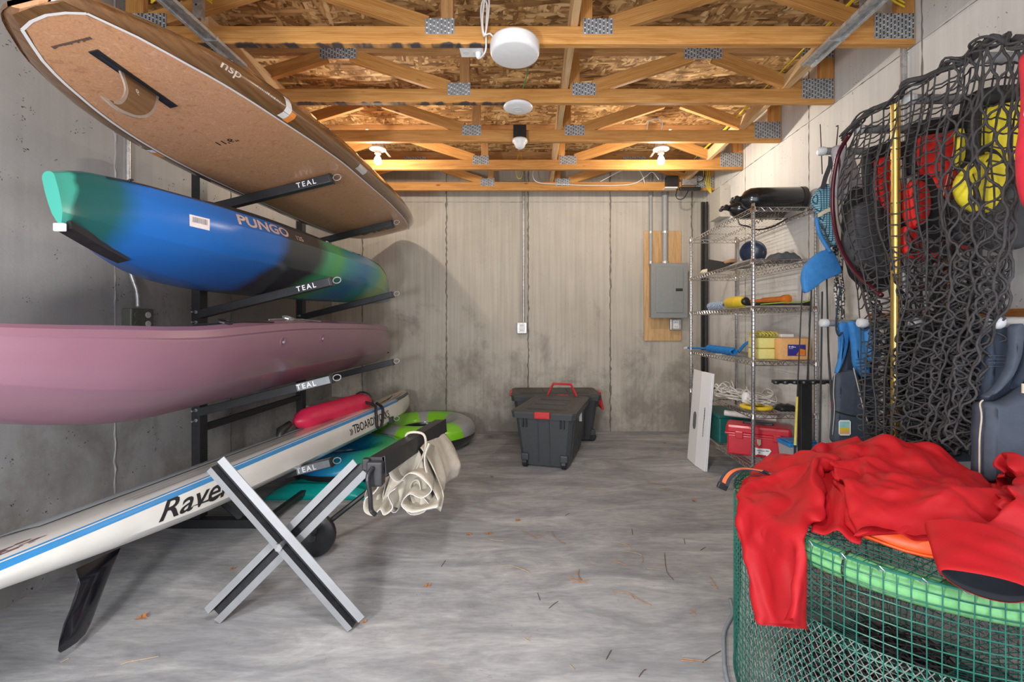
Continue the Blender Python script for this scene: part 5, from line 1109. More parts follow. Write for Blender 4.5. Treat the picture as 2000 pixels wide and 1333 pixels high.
# --- fifth shelf: white rope heap
z = SZ[1]+0.004
rr = random.Random(9)
for k in range(3):
    bm = BM(); pts = []; cx, cy = [(1.60, 3.45), (1.66, 3.25), (1.55, 3.62)][k]; p = Vector((cx, cy, z+0.05))
    for i in range(90):
        a = i*0.62+k; rd = 0.06+0.07*rr.random(); zz = 0.014+0.15*(1-i/90)*(0.4+0.6*rr.random())*math.exp(-(rd/0.12)**2*0.6)+0.02*rr.random()
        pts.append(Vector((min(SX1-0.02, max(SX0+0.015, cx+rd*math.cos(a))), cy+rd*1.25*math.sin(a), z+zz)))
    tube(bm, catmull(pts, 3), 0.0055, 5); o = obj('rope_heap', bm, M['wrope'], smooth=True, loc=(cx, cy, z)); tag(o, ['off-white rope heap, middle of the tangle on the fifth shelf', 'off-white rope heap, nearest of the tangle on the fifth shelf', 'off-white rope heap, farthest of the tangle on the fifth shelf'][k], 'rope', 'rope heaps on the fifth shelf')
bm = BM(); lathe(bm, (1.58, 3.12, z+0.003), [(0.085, 0.0), (0.105, 0.003), (0.108, 0.016), (0.095, 0.024), (0.07, 0.022), (0.066, 0.012), (0.072, 0.002), (0.085, 0.0)], 30); tag(obj('yellow_ring', bm, M['yellow'], smooth=True, loc=(1.58, 3.12, z)), 'flat yellow ring in front of the white rope heap', 'ring')
o = obj('black_pouch', pad(1.70, 1.82, 3.02, 3.12, z, z+0.05, 8, 3), M['black'], smooth=True, loc=(1.76, 3.07, z)); tag(o, 'small black pouch at the near end of the rope heap', 'pouch')
bm = BM(); lathe(bm, (1.56, 3.22, z+0.03), [(0.0, 0.0), (0.03, 0.0), (0.032, 0.05), (0.02, 0.07), (0.0, 0.072)], 14); tag(obj('white_bottle', bm, M['white'], smooth=False, auto=40, loc=(1.56, 3.22, z)), 'small white bottle lying by the yellow ring', 'bottle')
# --- bottom shelf
z = SZ[0]+0.004
M['tool_red'] = plain('red_toolbox_plastic', (0.60, 0.012, 0.03), 0.38, 0, 0.06, coat=0.2)
tx0, tx1, ty0, ty1 = 1.50, 1.73, 3.02, 3.42
ang = math.radians(38); tc = Vector((1.655, 3.24, z)); RT = Matrix.Rotation(ang, 3, 'Z')
t = thing('toolbox', 'red plastic toolbox with a white emblem on the bottom shelf', 'toolbox', tc)
def tb_(c, s_, bev=0.006):
    bm = BM(); box(bm, tc+RT @ Vector(c), s_, RT, bev=bev); return bm
RT = Matrix.Rotation(math.radians(-28), 3, 'Z')
body_ = obj('toolbox_body', tb_((0, 0, 0.075), (0.40, 0.17, 0.15), 0.012), M['tool_red'], t)
lid_ = obj('lid', tb_((0, 0, 0.185), (0.42, 0.19, 0.07), 0.02), M['tool_red'], t)
obj('rim_band', tb_((0, 0, 0.155), (0.43, 0.20, 0.012), 0.003), M['tool_red'], lid_)
obj('carry_handle', tb_((0, 0, 0.224), (0.20, 0.03, 0.02), 0.008), M['black'], lid_)
for dx in (-0.12, 0.12): obj('latch', tb_((dx, -0.102, 0.15), (0.05, 0.012, 0.05), 0.004), M['tool_red'], t)
def onbox(x, zz, off=-0.0865): return tc+RT @ Vector((x, off, zz))
bm = BM(); prism(bm, [onbox(a, b) for a, b in ((-0.03, 0.062), (-0.02, 0.07), (0.0, 0.066), (0.075, 0.068), (0.085, 0.055), (0.07, 0.03), (0.06, 0.012), (0.05, 0.022), (0.0, 0.022), (-0.02, 0.012), (-0.015, 0.035))], RT @ Vector((0, -0.0015, 0)))
em_ = obj('emblem', bm, M['print_white'], body_)
bm = BM()
for a, b, w_, h_ in ((-0.005, 0.048, 0.05, 0.004), (0.05, 0.05, 0.02, 0.005), (0.005, 0.03, 0.003, 0.012), (0.012, 0.03, 0.003, 0.012)): prism(bm, [onbox(a, b, -0.0882), onbox(a+w_, b, -0.0882), onbox(a+w_, b+h_, -0.0882), onbox(a, b+h_, -0.0882)], RT @ Vector((0, -0.0005, 0)))
o = obj('emblem_line', bm, M['charcoal'], body_); o['kind'] = 'stuff'
bm = BM(); prism(bm, [onbox(a, b, -0.1085) for a, b in ((-0.005, 0.135), (0.02, 0.135), (0.02, 0.10), (0.008, 0.085), (-0.003, 0.105))], RT @ Vector((0, -0.0015, 0))); obj('badge', bm, M['cream'], body_)
M['tubteal'] = plain('dark_teal_plastic', (0.01, 0.13, 0.12), 0.4)
t = thing('tackle_case', 'dark teal tackle case behind the red toolbox on the bottom shelf', 'case', (1.62, 3.75, z))
bm = BM(); b2(bm, (1.49, 3.52, z+0.001), (1.78, 3.95, z+0.20), bev=0.012); cb_ = obj('case_body', bm, M['tubteal'], t)
bm = BM(); b2(bm, (1.483, 3.51, z+0.20), (1.787, 3.96, z+0.225), bev=0.006); obj('lid', bm, M['tubteal'], t)
bm = BM(); b2(bm, (1.478, 3.68, z+0.17), (1.49, 3.76, z+0.22), bev=0.003); obj('latch', bm, M['black'], t)
bm = BM(); rod(bm, (1.50, 3.44, z+0.262), (1.78, 3.22, z+0.262), 0.022, 12); tag(obj('caulk_tube', bm, M['offwhite'], auto=40, loc=(1.64, 3.33, z+0.24)), 'pale plastic tube lying on top of the red toolbox', 'tube')
t = thing('clear_container', 'clear container with a bright blue lid and white label beside the red toolbox', 'container', (1.79, 3.0, z))
M['clear'] = plain('cloudy_plastic', (0.42, 0.45, 0.47), 0.3, 0, 0.05); M['lid_blue'] = plain('blue_lid', (0.02, 0.25, 0.62), 0.4)
bm = BM(); loft(bm, [[Vector((1.795+sx*a, 2.985+sy*a*0.7, z+h)) for sx, sy in ((-1, -1), (1, -1), (1, 1), (-1, 1))] for a, h in ((0.085, 0.001), (0.098, 0.14))]); cb_ = obj('container_body', bm, M['clear'], t)
bm = BM(); b2(bm, (1.69, 2.91, z+0.14), (1.90, 3.06, z+0.165), bev=0.006); b2(bm, (1.705, 2.925, z+0.165), (1.885, 3.045, z+0.175), bev=0.004); obj('lid', bm, M['lid_blue'], t)
bm = BM(); b2(bm, (1.735, 2.914, z+0.02), (1.80, 2.917, z+0.11)); lb = obj('label', bm, M['print_white'], cb_)
bm = BM(); lathe(bm, (1.768, 2.913, z+0.085), [(0.02, 0.0), (0.02, -0.0008), (0.0, -0.0008)], 16, 'Y'); obj('label_mark', bm, M['lid_blue'], lb)
cable('black_hoop', [(1.70, 2.88, 0.20), (1.70, 2.87, 0.32), (1.76, 2.86, 0.385), (1.84, 2.86, 0.37), (1.89, 2.87, 0.27)], 0.006, M['black'], 'thin black hoop standing before the clear container')

# ------------------------------------------------------------------ folded foam board leaning on the shelf
M['foam'] = plain('white_foam_board', (0.92, 0.93, 0.95), 0.55, 0, 0.01)
sg = thing('foam_board', 'white folded foam board with a grey hand slot leaning on the wire shelving', 'board', (1.42, 3.75, 0))
bl, bc, brt = Vector((1.388, 3.95, 0.004)), Vector((1.383, 3.745, 0.004)), Vector((1.408, 3.60, 0.001))
fu = Vector((0.056, -0.012, 0.795))
tl, tcn, trr = bl+fu, bc+fu, brt+fu
def quad_panel(a, b, c, d, th, m, name, parent):
    n_ = (b-a).cross(d-a).normalized()*th; bm = BM(); prism(bm, [a, b, c, d], n_); es = list(bm.edges); bmesh.ops.bevel(bm, geom=es, offset=0.0015, segments=1, affect='EDGES'); return obj(name, bm, m, parent)
pL = quad_panel(bl, bc, tcn, tl, -0.008, M['foam'], 'panel', sg); pR = quad_panel(bc, brt, trr, tcn, -0.008, M['foam'], 'panel', sg)
pR2 = quad_panel(bc+Vector((0.014, 0, 0)), brt+Vector((0.014, -0.004, 0)), trr+Vector((0.012, -0.004, 0)), tcn+Vector((0.012, 0, 0)), -0.006, M['foam'], 'panel', sg)
nL = (bc-bl).cross(tl-bl).normalized(); 
def onp(o_, a_, b_, u, v, off): return o_+(a_-o_)*u+(b_-o_)*v+nL*off
bm = BM(); pts = []
for i in range(20):
    a = 2*PI*i/20; u = 0.58+0.17*math.cos(a); v = 0.46+0.055*math.sin(a)+(0.04 if math.sin(a) > 0 else -0.04)
    pts.append(onp(bl, bc, tl, u, v, 0.002 if nL.x < 0 else -0.002))
prism(bm, pts, nL*(0.002 if nL.x < 0 else -0.002)); obj('hand_slot', bm, plain('slot_grey', (0.16, 0.165, 0.17), 0.6), pL)
nR = (brt-bc).cross(tcn-bc).normalized()
if nR.x > 0: nR = -nR
upd = (tcn-bc).normalized(); acr = (brt-bc).normalized()
def sgp(u_, v_, off=0.003): return bc+upd*u_+acr*v_+nR*off
bm = BM()
rr = random.Random(5); a_ = 0.27
while a_ < 0.50:
    w_ = 0.008+0.014*rr.random(); hh_ = 0.006 if a_ < 0.38 else 0.009
    prism(bm, [sgp(a_, 0.080), sgp(a_+w_, 0.080), sgp(a_+w_, 0.080+hh_), sgp(a_, 0.080+hh_)], nR*0.0006); a_ += w_+0.003
o = obj('side_print', bm, M['charcoal'], pR); o['kind'] = 'stuff'

#@@B5@@
JMIN = (0.626528, 0.885069, 0.351900)
JACKET_X = [29,12,23,-11,35,-11,34,-10,25,-7,8,0,-9,3,-14,3,-12,1,-15,2,-20,-1,-25,-4,-27,1,44,23,21,22,9,-5,-10,-8,-11,-11,-19,-26,-29,53,24,22,17,4,-8,-11,-12,-12,-6,-16,-24,-30,61,21,26,12,-3,-12,-11,-13,-5,-11,-12,-23,-30,70,25,22,3,-9,-12,-13,-7,-9,-5,-14,-21,-30,78,27,18,-5,-15,-10,-10,-9,-3,-7,-18,-15,-31,90,26,7,-10,-14,-12,-8,-5,-10,-9,-6,-17,-29,100,21,-6,-12,-13,-9,-5,-12,-7,-6,-6,-17,-27,111,10,-10,-12,-15,-5,-12,-8,-5,-5,-7,-13,-25,119,-15,-9,-5,-11,-12,-7,-2,-8,-8,-8,-12,-21,134,-23,-17,-16,-10,-3,-5,-10,-14,-10,-10,-2,-17,154,-22,-23,-19,-17,-13,-6,-7,-12,-1,-14,-14,-9,174,-18,-23,-21,-21,-19,-16,-11,2,-6,-16,-13,-13,191,-15,-22,-20,-21,-24,-18,-18,-9,5,-7,-13,-18,200,-13,-23,-20,-24,
-20,-20,-23,-17,-10,0,1,-18,206,23,-19,-17,-22,-22,-20,-21,-21,-22,-18,-23,0,2,-12,233,-16,-17,-22,-23,-21,-21,-22,-20,-22,-22,-18,4,-3,241,-14,-19,-22,-22,-19,-20,-25,-21,-21,-23,-22,-16,-21,284,-20,-10,-22,-23,-22,-20,-23,-22,-23,-24,-22,-14,-22,288,-7,-26,-18,-23,-25,-22,-24,-23,-24,-22,-25,-17,-20,293,0,-27,-22,-24,-23,-23,-25,-24,-25,-22,-23,-17,-18,288,3,-27,-26,-23,-20,-26,-21,-25,-22,-26,-19,-21,-16,284,5,-25,-20,-28,-25,-21,-24,-25,-23,-24,-23,-15,-15,277,8,-23,-24,-23,-31,-23,-24,-19,-24,-21,-28,-18,-23,-21,-13,319,15,-24,-28,-22,-29,-24,-21,-21,-26,-23,-23,-20,-22,-25,299,27,-26,-26,-21,-29,-18,-28,-24,-24,-24,-21,-22,-23,-26,301,19,-16,-26,-22,-25,-25,-26,-22,-25,-25,-16,-25,-25,-25,298,-7,9,-20,-24,-27,-26,-25,-21,-29,-14,-23,-23,-25,-25,298,-7,-1,
-21,-17,-26,-16,-26,-31,-18,-22,-21,-26,-26,-20,308,-3,-15,-21,-24,-17,-19,-32,-24,-19,-24,-22,-24,-24,-21,308,-7,-15,-22,-17,-19,-29,-20,-28,-20,-21,-22,-22,-24,-23,307,-7,-17,-26,-13,-22,-22,-20,-29,-21,-25,-13,-22,-25,-23,295,-7,-23,-21,-8,-23,-17,-15,-31,-23,-14,-17,-19,-20,-20,266,-13,-13,-13,-15,-21,-9,-19,-26,-19,-15,-12,-14,-18,-18,234,-11,-11,-3,-22,-20,-7,-14,-24,-17,-14,-11,-8,-12,-18,204,-11,-3,-10,-21,-9,-9,-18,-14,-16,-7,-9,-7,-12,-13,180,-27,12,-12,-13,-10,-11,-16,-15,-11,-9,-9,-9,-8,-10,388,-549,12,527,-521,504,-496,479,-471,460,-437,431,-419,411,-407,404,-387,380,-368,355,-352,331,-319,301,-291,294,-284,276,-268,255,-237,232,-219,211,-210,193,-186,167,-164,118,-109,135,-114,0,16,11,18,8,-8,-3,5,10,16,11,8,8,11,-303,9,3,-1,12,17,18,13,11,11,11,
10,10,10,8,14,18,1,7,10,7,14,1,-5,9,8,18,15,-8,11,8,12,19,9,3,-24,-265,9,6,-1,20,13,11,13,12,10,12,8,10,11,9,10,17,7,6,8,1,12,5,1,9,9,10,3,7,15,0,19,3,20,0,-16,-266,10,9,9,-1,22,8,15,11,13,7,7,14,7,16,4,16,11,7,5,2,3,12,4,12,7,8,9,6,7,8,9,12,-2,17,-21,-258,9,11,4,9,12,10,12,15,10,5,20,9,8,6,9,11,16,10,4,5,5,10,0,13,6,9,6,4,11,10,8,12,-2,-3,-11,-253,13,11,3,8,12,9,14,11,14,9,11,11,8,7,10,11,23,9,6,4,3,-1,8,14,7,5,15,5,2,9,10,5,6,-3,-10,-256,13,12,5,7,12,8,10,16,11,10,15,6,9,15,7,9,19,15,7,-2,6,1,5,10,4,8,8,10,6,10,
10,8,1,-2,-6,-260,11,10,9,6,9,11,13,14,12,11,10,5,13,10,2,13,17,3,5,5,13,2,12,8,5,9,10,8,7,9,7,10,4,-6,-4,-255,8,8,10,5,10,10,17,13,12,4,4,12,8,8,12,11,6,10,5,10,8,9,8,8,10,8,9,10,6,4,8,12,6,-1,-10,-257,11,11,10,6,8,10,14,13,5,7,12,8,10,5,12,10,8,10,5,7,10,10,8,8,9,10,10,7,9,3,5,11,13,-3,-4,-261,8,10,12,9,6,9,10,9,11,8,11,11,3,9,12,9,10,7,8,8,10,9,10,1,10,11,11,9,8,6,8,5,14,-3,-1,-263,11,9,13,6,10,4,10,10,8,7,15,10,1,13,8,13,7,8,8,8,9,10,7,1,13,11,10,13,9,3,6,8,12,-2,1,-260,6,9,10,9,9,0,12,10,8,12,8,5,7,15,
11,7,15,8,5,7,7,9,10,4,7,15,13,4,13,10,3,9,3,3,5,-264,6,8,7,15,0,8,10,12,10,8,24,-1,3,9,7,10,11,14,3,9,8,13,5,9,6,10,15,6,8,8,10,5,8,-260,7,6,9,5,4,14,9,11,11,10,19,5,-2,9,8,8,9,15,7,9,9,7,12,9,5,11,14,3,9,11,8,7,7,-263,10,8,5,0,12,6,13,11,10,2,17,7,9,10,8,9,8,10,8,12,8,10,10,6,9,7,10,11,8,10,3,11,10,-265,7,13,0,6,8,9,9,8,7,12,4,14,11,14,9,6,9,11,9,10,8,8,10,9,7,8,7,8,16,7,4,11,14,-269,6,5,10,5,10,7,8,8,8,9,6,15,14,9,12,10,7,7,9,10,10,9,9,8,8,11,6,7,8,14,8,9,12,-270,6,5,9,7,7,8,10,8,
9,8,7,9,14,8,12,8,13,8,10,8,10,7,11,8,9,13,10,5,5,10,13,7,13,-273,9,4,9,7,8,6,9,13,7,5,10,8,11,12,11,4,12,14,10,8,6,11,8,8,12,14,6,13,5,5,10,10,12,13,-15,38,-18,-290,7,7,7,9,9,3,5,17,1,10,12,7,8,14,12,5,11,16,10,10,6,8,8,7,11,16,6,11,5,8,6,10,14,4,25,-297,5,7,6,9,3,5,7,12,1,14,13,11,9,6,16,5,13,12,14,11,6,5,7,10,8,13,11,7,8,8,7,8,14,-4,26,-290,9,4,8,5,3,7,9,9,2,13,17,11,9,6,10,12,7,14,15,9,7,6,6,10,8,9,12,10,9,8,7,7,11,-4,30,-291,9,5,8,8,-1,8,10,7,2,15,15,12,8,11,5,13,8,9,14,10,9,7,7,8,10,8,9,10,
12,6,10,8,7,-3,42,-305,10,15,3,-7,11,7,7,6,12,12,13,10,8,15,5,9,8,7,15,13,6,9,5,11,8,11,10,7,9,8,13,-2,20,0,65,-335,10,14,11,-8,5,10,6,5,7,12,11,15,9,12,7,10,10,6,3,9,11,9,12,13,9,10,9,10,11,5,17,9,15,18,26,-326,11,14,9,4,-2,9,0,8,7,12,13,9,13,11,11,8,12,4,-1,13,9,11,8,5,10,19,11,10,14,5,12,7,14,12,29,-317,12,11,12,2,0,6,3,6,7,8,15,10,12,10,7,11,12,6,-4,15,12,12,10,6,13,13,12,12,20,-2,7,8,11,4,26,-304,0,23,14,6,0,4,4,4,6,12,10,11,7,9,6,4,4,16,8,8,20,13,5,7,3,12,32,12,-2,13,8,4,8,-5,24,-305,10,24,19,12,-9,7,-2,15,0,14,11,13,
8,11,9,6,5,0,8,17,20,15,12,6,18,1,12,-4,12,1,19,5,9,1,7,-294,9,22,-1,8,26,-4,9,1,15,7,14,6,17,9,13,10,9,5,4,18,18,19,21,5,-8,-10,-2,13,4,15,18,10,3,8,10,-710,28,10,23,20,25,26,20,16,33,20,25,25,22,22,25,24,23,27,21,29,27,24,25,24,33,28,17,28,26,29,29,24,24,24,23,-350,27,22,30,41,14,17,25,27,28,26,30,28,27,18,-351,26,22,28,27,28,24,27,23,26,30,28,29,25,30,-376,33,23,24,23,34,27,27,32,26,20,30,30,30,27,-395,25,35,30,25,31,30,25,27,27,28,24,30,31,28,-374,19,27,30,21,26,19,24,21,24,24,26,25,25,27,-328,18,25,16,27,13,23,16,18,20,22,25,21,21,23,-285,8,27,5,27,16,15,18,17,27,21,10,19,23,18,
-261,15,21,7,10,22,20,16,17,27,5,18,24,21,-5,-226,18,18,-6,24,14,16,19,20,23,17,23,20,-10,-2,-204,11,20,2,18,24,2,14,19,21,18,24,14,22,-224,10,21,22,13,16,-6,17,13,18,20,24,18,24,-224,12,19,24,24,7,-4,5,17,13,26,12,27,25,-222,18,13,24,20,15,-1,-3,19,8,24,22,15,24,-211,22,3,23,21,21,4,-5,9,12,20,20,18,20,-178,-5,22,19,23,20,-6,3,11,14,19,28,1,-167,-5,18,22,21,20,15,-14,17,12,16,24,20,-188,-2,20,19,20,21,17,2,2,14,15,21,22,-194,1,21,19,20,22,14,11,-7,20,12,18,24,-197,6,18,19,21,20,14,14,-8,19,20,11,22,-193,6,19,17,18,19,19,13,-7,15,21,8,22,-186,1,20,16,16,18,17,20,0,10,19,9,17,-176,-4,17,13,17,18,17,18,16,
7,10,20,4,-172,-6,14,19,13,13,17,19,17,19,13,0,8,-167,-4,16,12,16,11,17,18,18,17,17,9,27,-198,-5,18,15,10,18,17,18,14,15,19,11,-175,-4,16,15,21,12,15,19,13,16,13,10,-173,-1,17,18,16,19,12,16,15,15,12,16,-178,3,16,14,20,15,12,15,22,8,14,12,-171,10,3,22,14,14,12,18,19,9,14,10,-157,7,18,12,13,14,16,17,13,12,10,-155,18,2,16,11,17,19,12,12,13,9,-151,15,12,8,13,21,12,11,10,11,12,-148,13,10,12,20,10,10,13,10,11,11,-145,14,7,19,10,13,12,12,8,13,10,-138,10,11,10,14,13,10,10,13,12,7,-120,-7,12,13,10,14,10,13,12,13,17,-141,1,15,19,14,15,15,20,15,14,22,-232,14,16,18,15,15,16,17,15,16,17,-657,20,-9,36,-12,41,-11,36,-6,9,1,
-11,6,-25,9,-20,3,-1,3,-20,0,-28,0,-14,23,26,28,22,-4,-19,-16,0,-4,-19,-28,23,25,28,15,-18,-15,-10,0,-5,-17,-31,34,29,25,3,-18,-15,-7,-1,-5,-19,-30,47,28,21,-8,-19,-10,-7,-2,-4,-20,-29,57,28,13,-15,-17,-9,-3,-6,-3,-22,-28,69,29,0,-18,-14,-4,-8,-1,-8,-20,-29,84,23,-11,-19,-8,-4,-9,-2,-9,-21,-26,98,8,-20,-11,-2,-12,-3,-5,-12,-25,-12,105,-13,-14,-8,-3,-11,-1,-15,-9,-22,-9,118,-19,-17,-12,-10,-2,-11,-17,-9,-2,-20,138,-21,-21,-18,-15,-12,-10,-7,2,-15,-21,154,-15,-23,-21,-20,-17,-11,-9,0,-16,-23,172,-13,-22,-18,-22,-22,-18,-12,-3,-20,-17,190,-17,-19,-22,-20,-23,-22,-19,-14,-14,-11,223,-21,-17,-19,-22,-21,-23,-20,-22,-22,-6,-17,230,-21,-19,-20,-18,-24,-21,-22,-19,-19,-27,-4,235,-21,-20,-19,-20,-21,-24,-20,-21,
-23,-22,-25,256,-21,-21,-20,-17,-24,-23,-18,-24,-25,-22,-22,255,-24,-16,-19,-20,-23,-20,-25,-22,-23,-21,-24,255,-27,-18,-12,-21,-22,-25,-21,-23,-22,-23,-24,246,-24,-5,-19,-18,-23,-24,-22,-24,-24,-25,-21,242,-18,-8,-15,-19,-25,-26,-20,-25,-24,-24,-19,240,-15,-11,-14,-15,-32,-24,-21,-23,-26,-22,-19,-20,255,-9,-14,-11,-11,-33,-26,-26,-23,-24,-18,-21,-20,252,-4,-18,-5,-14,-32,-30,-27,-23,-19,-19,-21,-22,252,-4,-16,-3,-20,-32,-32,-25,-17,-21,-21,-21,-26,255,-2,-15,-5,-24,-31,-27,-23,-21,-23,-20,-23,-25,259,-2,-14,-11,-30,-20,-25,-26,-21,-20,-28,-21,-23,267,-4,-14,-26,-21,-19,-22,-31,-23,-23,-20,-22,-22,270,-8,-20,-19,-20,-21,-25,-25,-24,-21,-21,-24,-21,268,-12,-21,-26,-16,-17,-17,-31,-21,-25,-18,-21,-24,262,-13,-23,-24,-9,-15,-19,-28,-26,-15,-18,-18,-22,237,-18,-14,-18,-7,-18,-21,
-23,-19,-12,-15,-15,-20,209,-13,-18,-11,-8,-14,-17,-20,-25,-12,-8,-8,-16,183,-13,-17,-12,-10,-12,-17,-16,-10,-11,-9,-4,-14,164,-11,-13,-11,-13,-15,-14,-14,-7,-8,-11,-5,-9,-165,15,4,30,-8,14,13,9,15,8,5,17,4,17,14,11,-2,13,8,-9,18,7,10,11,11,9,9,-6,7,11,13,10,10,13,-290,8,1,1,8,18,22,7,12,10,11,14,12,8,9,6,8,9,5,13,5,7,11,12,10,9,10,3,4,2,12,16,-8,12,19,-282,10,3,0,17,10,10,14,10,12,9,15,9,10,11,6,9,7,3,18,9,6,5,15,10,7,5,3,4,8,9,12,-1,5,2,-258,9,5,12,6,9,8,11,11,14,11,11,12,12,10,7,6,6,4,12,16,4,24,4,0,15,7,2,6,2,10,8,5,1,2,-259,11,7,8,7,10,6,11,10,10,13,12,13,15,8,6,
9,5,3,12,3,20,16,6,0,10,9,8,6,7,7,7,8,0,1,-263,13,6,10,7,4,12,8,14,8,12,13,13,2,18,11,8,7,3,8,6,9,22,-4,11,12,11,6,4,6,6,11,4,7,-1,-261,9,10,5,11,4,5,14,8,14,12,9,8,4,3,13,15,20,10,0,7,6,4,8,20,11,9,8,4,5,8,6,8,3,6,-263,7,10,9,6,10,2,4,17,11,16,10,5,6,5,10,14,14,11,8,8,6,4,5,22,11,11,5,8,2,5,10,5,8,0,-258,5,8,8,7,7,9,2,17,11,16,4,12,4,9,9,10,12,13,12,8,2,1,12,11,18,9,12,2,5,5,8,7,5,1,-256,3,9,6,10,11,3,8,10,13,16,4,10,10,5,8,12,10,10,12,8,7,-2,13,12,11,11,8,11,3,6,5,10,8,3,-258,2,10,3,9,12,
8,6,11,10,11,11,6,10,8,10,6,11,11,12,10,0,8,4,12,11,15,10,8,7,2,8,8,10,4,-257,3,7,3,7,15,6,7,9,10,8,13,9,7,8,7,14,8,11,6,14,0,10,5,8,14,11,12,8,10,7,3,12,9,2,-256,1,3,9,5,13,7,8,9,8,7,8,16,9,4,8,12,8,13,8,9,2,12,4,9,9,14,15,8,5,11,6,10,-247,4,1,10,5,4,13,8,8,11,11,7,10,10,5,10,9,6,12,13,6,8,11,0,15,9,11,14,5,8,8,9,9,-243,-1,4,3,9,8,7,13,8,11,9,9,8,10,5,10,9,6,9,14,9,10,2,12,7,13,10,7,9,10,8,10,8,-247,6,2,5,7,9,9,9,10,8,10,11,8,5,9,8,12,8,7,13,11,6,3,10,13,7,10,9,11,7,9,7,10,-249,11,0,5,
7,8,10,8,13,5,12,8,9,3,12,10,10,8,11,8,13,5,4,9,10,11,5,8,13,9,11,10,9,-255,5,1,10,8,13,7,8,8,14,7,13,-1,11,7,12,13,10,6,10,8,10,3,8,10,11,11,6,7,8,14,10,11,-263,7,6,10,9,13,10,8,6,9,14,8,0,11,5,10,9,15,8,9,8,13,-1,14,10,8,11,11,8,4,10,12,10,-261,9,7,7,10,10,13,9,2,15,1,13,4,6,11,9,8,8,16,8,5,6,11,10,7,15,14,11,6,5,8,9,12,13,20,-298,14,7,8,9,10,11,13,2,2,11,5,9,11,2,12,12,9,13,14,2,9,7,7,11,14,15,5,9,9,4,8,8,18,16,-287,3,14,6,9,13,11,9,1,11,3,5,9,6,10,12,12,9,14,5,8,12,6,7,10,10,10,14,8,5,8,1,11,15,21,
-281,1,4,14,9,12,13,6,1,14,7,5,4,11,8,9,11,10,8,9,12,9,8,9,9,9,10,12,5,10,0,4,11,18,21,-283,5,7,8,8,17,11,8,2,13,6,6,6,10,10,4,12,11,7,10,9,5,12,10,10,8,10,9,9,7,3,7,9,16,21,-291,15,14,-1,12,3,17,14,2,11,9,5,5,12,6,5,10,9,13,10,4,8,10,8,10,13,11,9,9,8,4,10,10,17,13,-296,15,18,11,2,-1,9,15,12,8,10,3,7,7,8,5,11,10,12,7,11,9,4,8,13,11,13,18,20,7,7,6,7,17,16,-310,10,16,12,0,2,11,11,17,4,15,0,11,4,7,9,6,5,8,15,9,6,10,12,8,13,15,19,20,8,-1,8,10,13,17,-309,15,12,7,9,-3,11,8,9,14,11,11,4,11,9,6,5,3,14,7,16,4,9,14,8,
13,16,11,8,12,8,14,8,10,13,-307,14,13,10,10,-1,6,15,5,12,12,8,12,4,12,7,3,6,10,11,15,1,11,11,5,7,23,3,14,17,6,16,1,15,5,-297,15,7,20,6,1,8,8,13,6,11,10,13,9,8,10,4,6,9,13,13,2,18,1,3,25,1,2,15,5,14,6,18,9,8,-283,16,9,5,4,5,13,17,7,7,15,11,0,12,12,8,5,7,8,17,17,21,14,-9,-11,-6,21,20,7,1,15,14,19,7,-192,30,21,16,29,33,28,28,26,26,25,26,28,-309,27,28,33,18,28,26,27,25,27,28,26,20,-300,22,23,31,26,25,26,27,29,28,28,30,27,-325,23,32,27,28,23,29,28,28,30,29,32,28,-334,25,22,33,27,24,27,30,30,29,29,30,29,-323,23,21,25,21,22,26,26,26,25,26,25,28,-289,28,15,27,8,15,22,23,
23,23,25,24,22,-247,7,35,8,15,5,24,19,20,22,24,21,17,-222,7,30,11,9,0,25,26,20,23,23,-4,17,-200,24,20,12,-3,7,20,23,19,24,12,16,-186,22,21,14,9,-7,15,20,18,21,22,-2,-167,20,21,13,20,-16,11,21,19,21,9,15,-170,23,18,19,19,-1,-13,18,19,22,2,23,-163,18,18,20,15,20,-24,13,16,23,13,27,-155,11,18,21,25,-15,2,12,21,24,26,-160,12,23,20,20,5,-13,5,25,21,24,-162,22,16,14,23,15,-15,14,16,17,25,-164,18,15,20,20,16,5,-5,14,21,25,-168,16,19,18,16,15,18,-14,16,22,26,-174,18,18,19,14,18,20,-16,17,22,23,-171,17,18,18,16,19,16,-13,15,23,23,-166,10,15,18,18,18,17,11,-2,17,24,-160,8,11,15,17,17,20,12,4,15,20,-156,1,13,14,15,18,19,16,7,17,
16,-157,9,3,14,16,19,16,17,13,14,-147,8,14,7,16,19,18,15,11,14,-148,9,15,17,8,18,17,17,8,13,-148,11,15,15,16,14,18,14,9,13,-147,9,18,15,15,12,18,26,-4,10,-130,15,15,15,15,15,23,11,6,-137,12,14,18,15,15,23,7,8,-137,13,17,14,16,25,12,8,6,-134,20,9,15,19,22,10,3,7,-122,11,13,16,22,12,8,8,5,-120,15,12,24,10,11,8,8,3,-118,14,26,12,8,11,13,3,5,-115,26,13,11,8,15,13,23,-13,-114,23,17,21,19,15,17,1,25,-177,23,21,25,10,15,18,17,25,28,18]
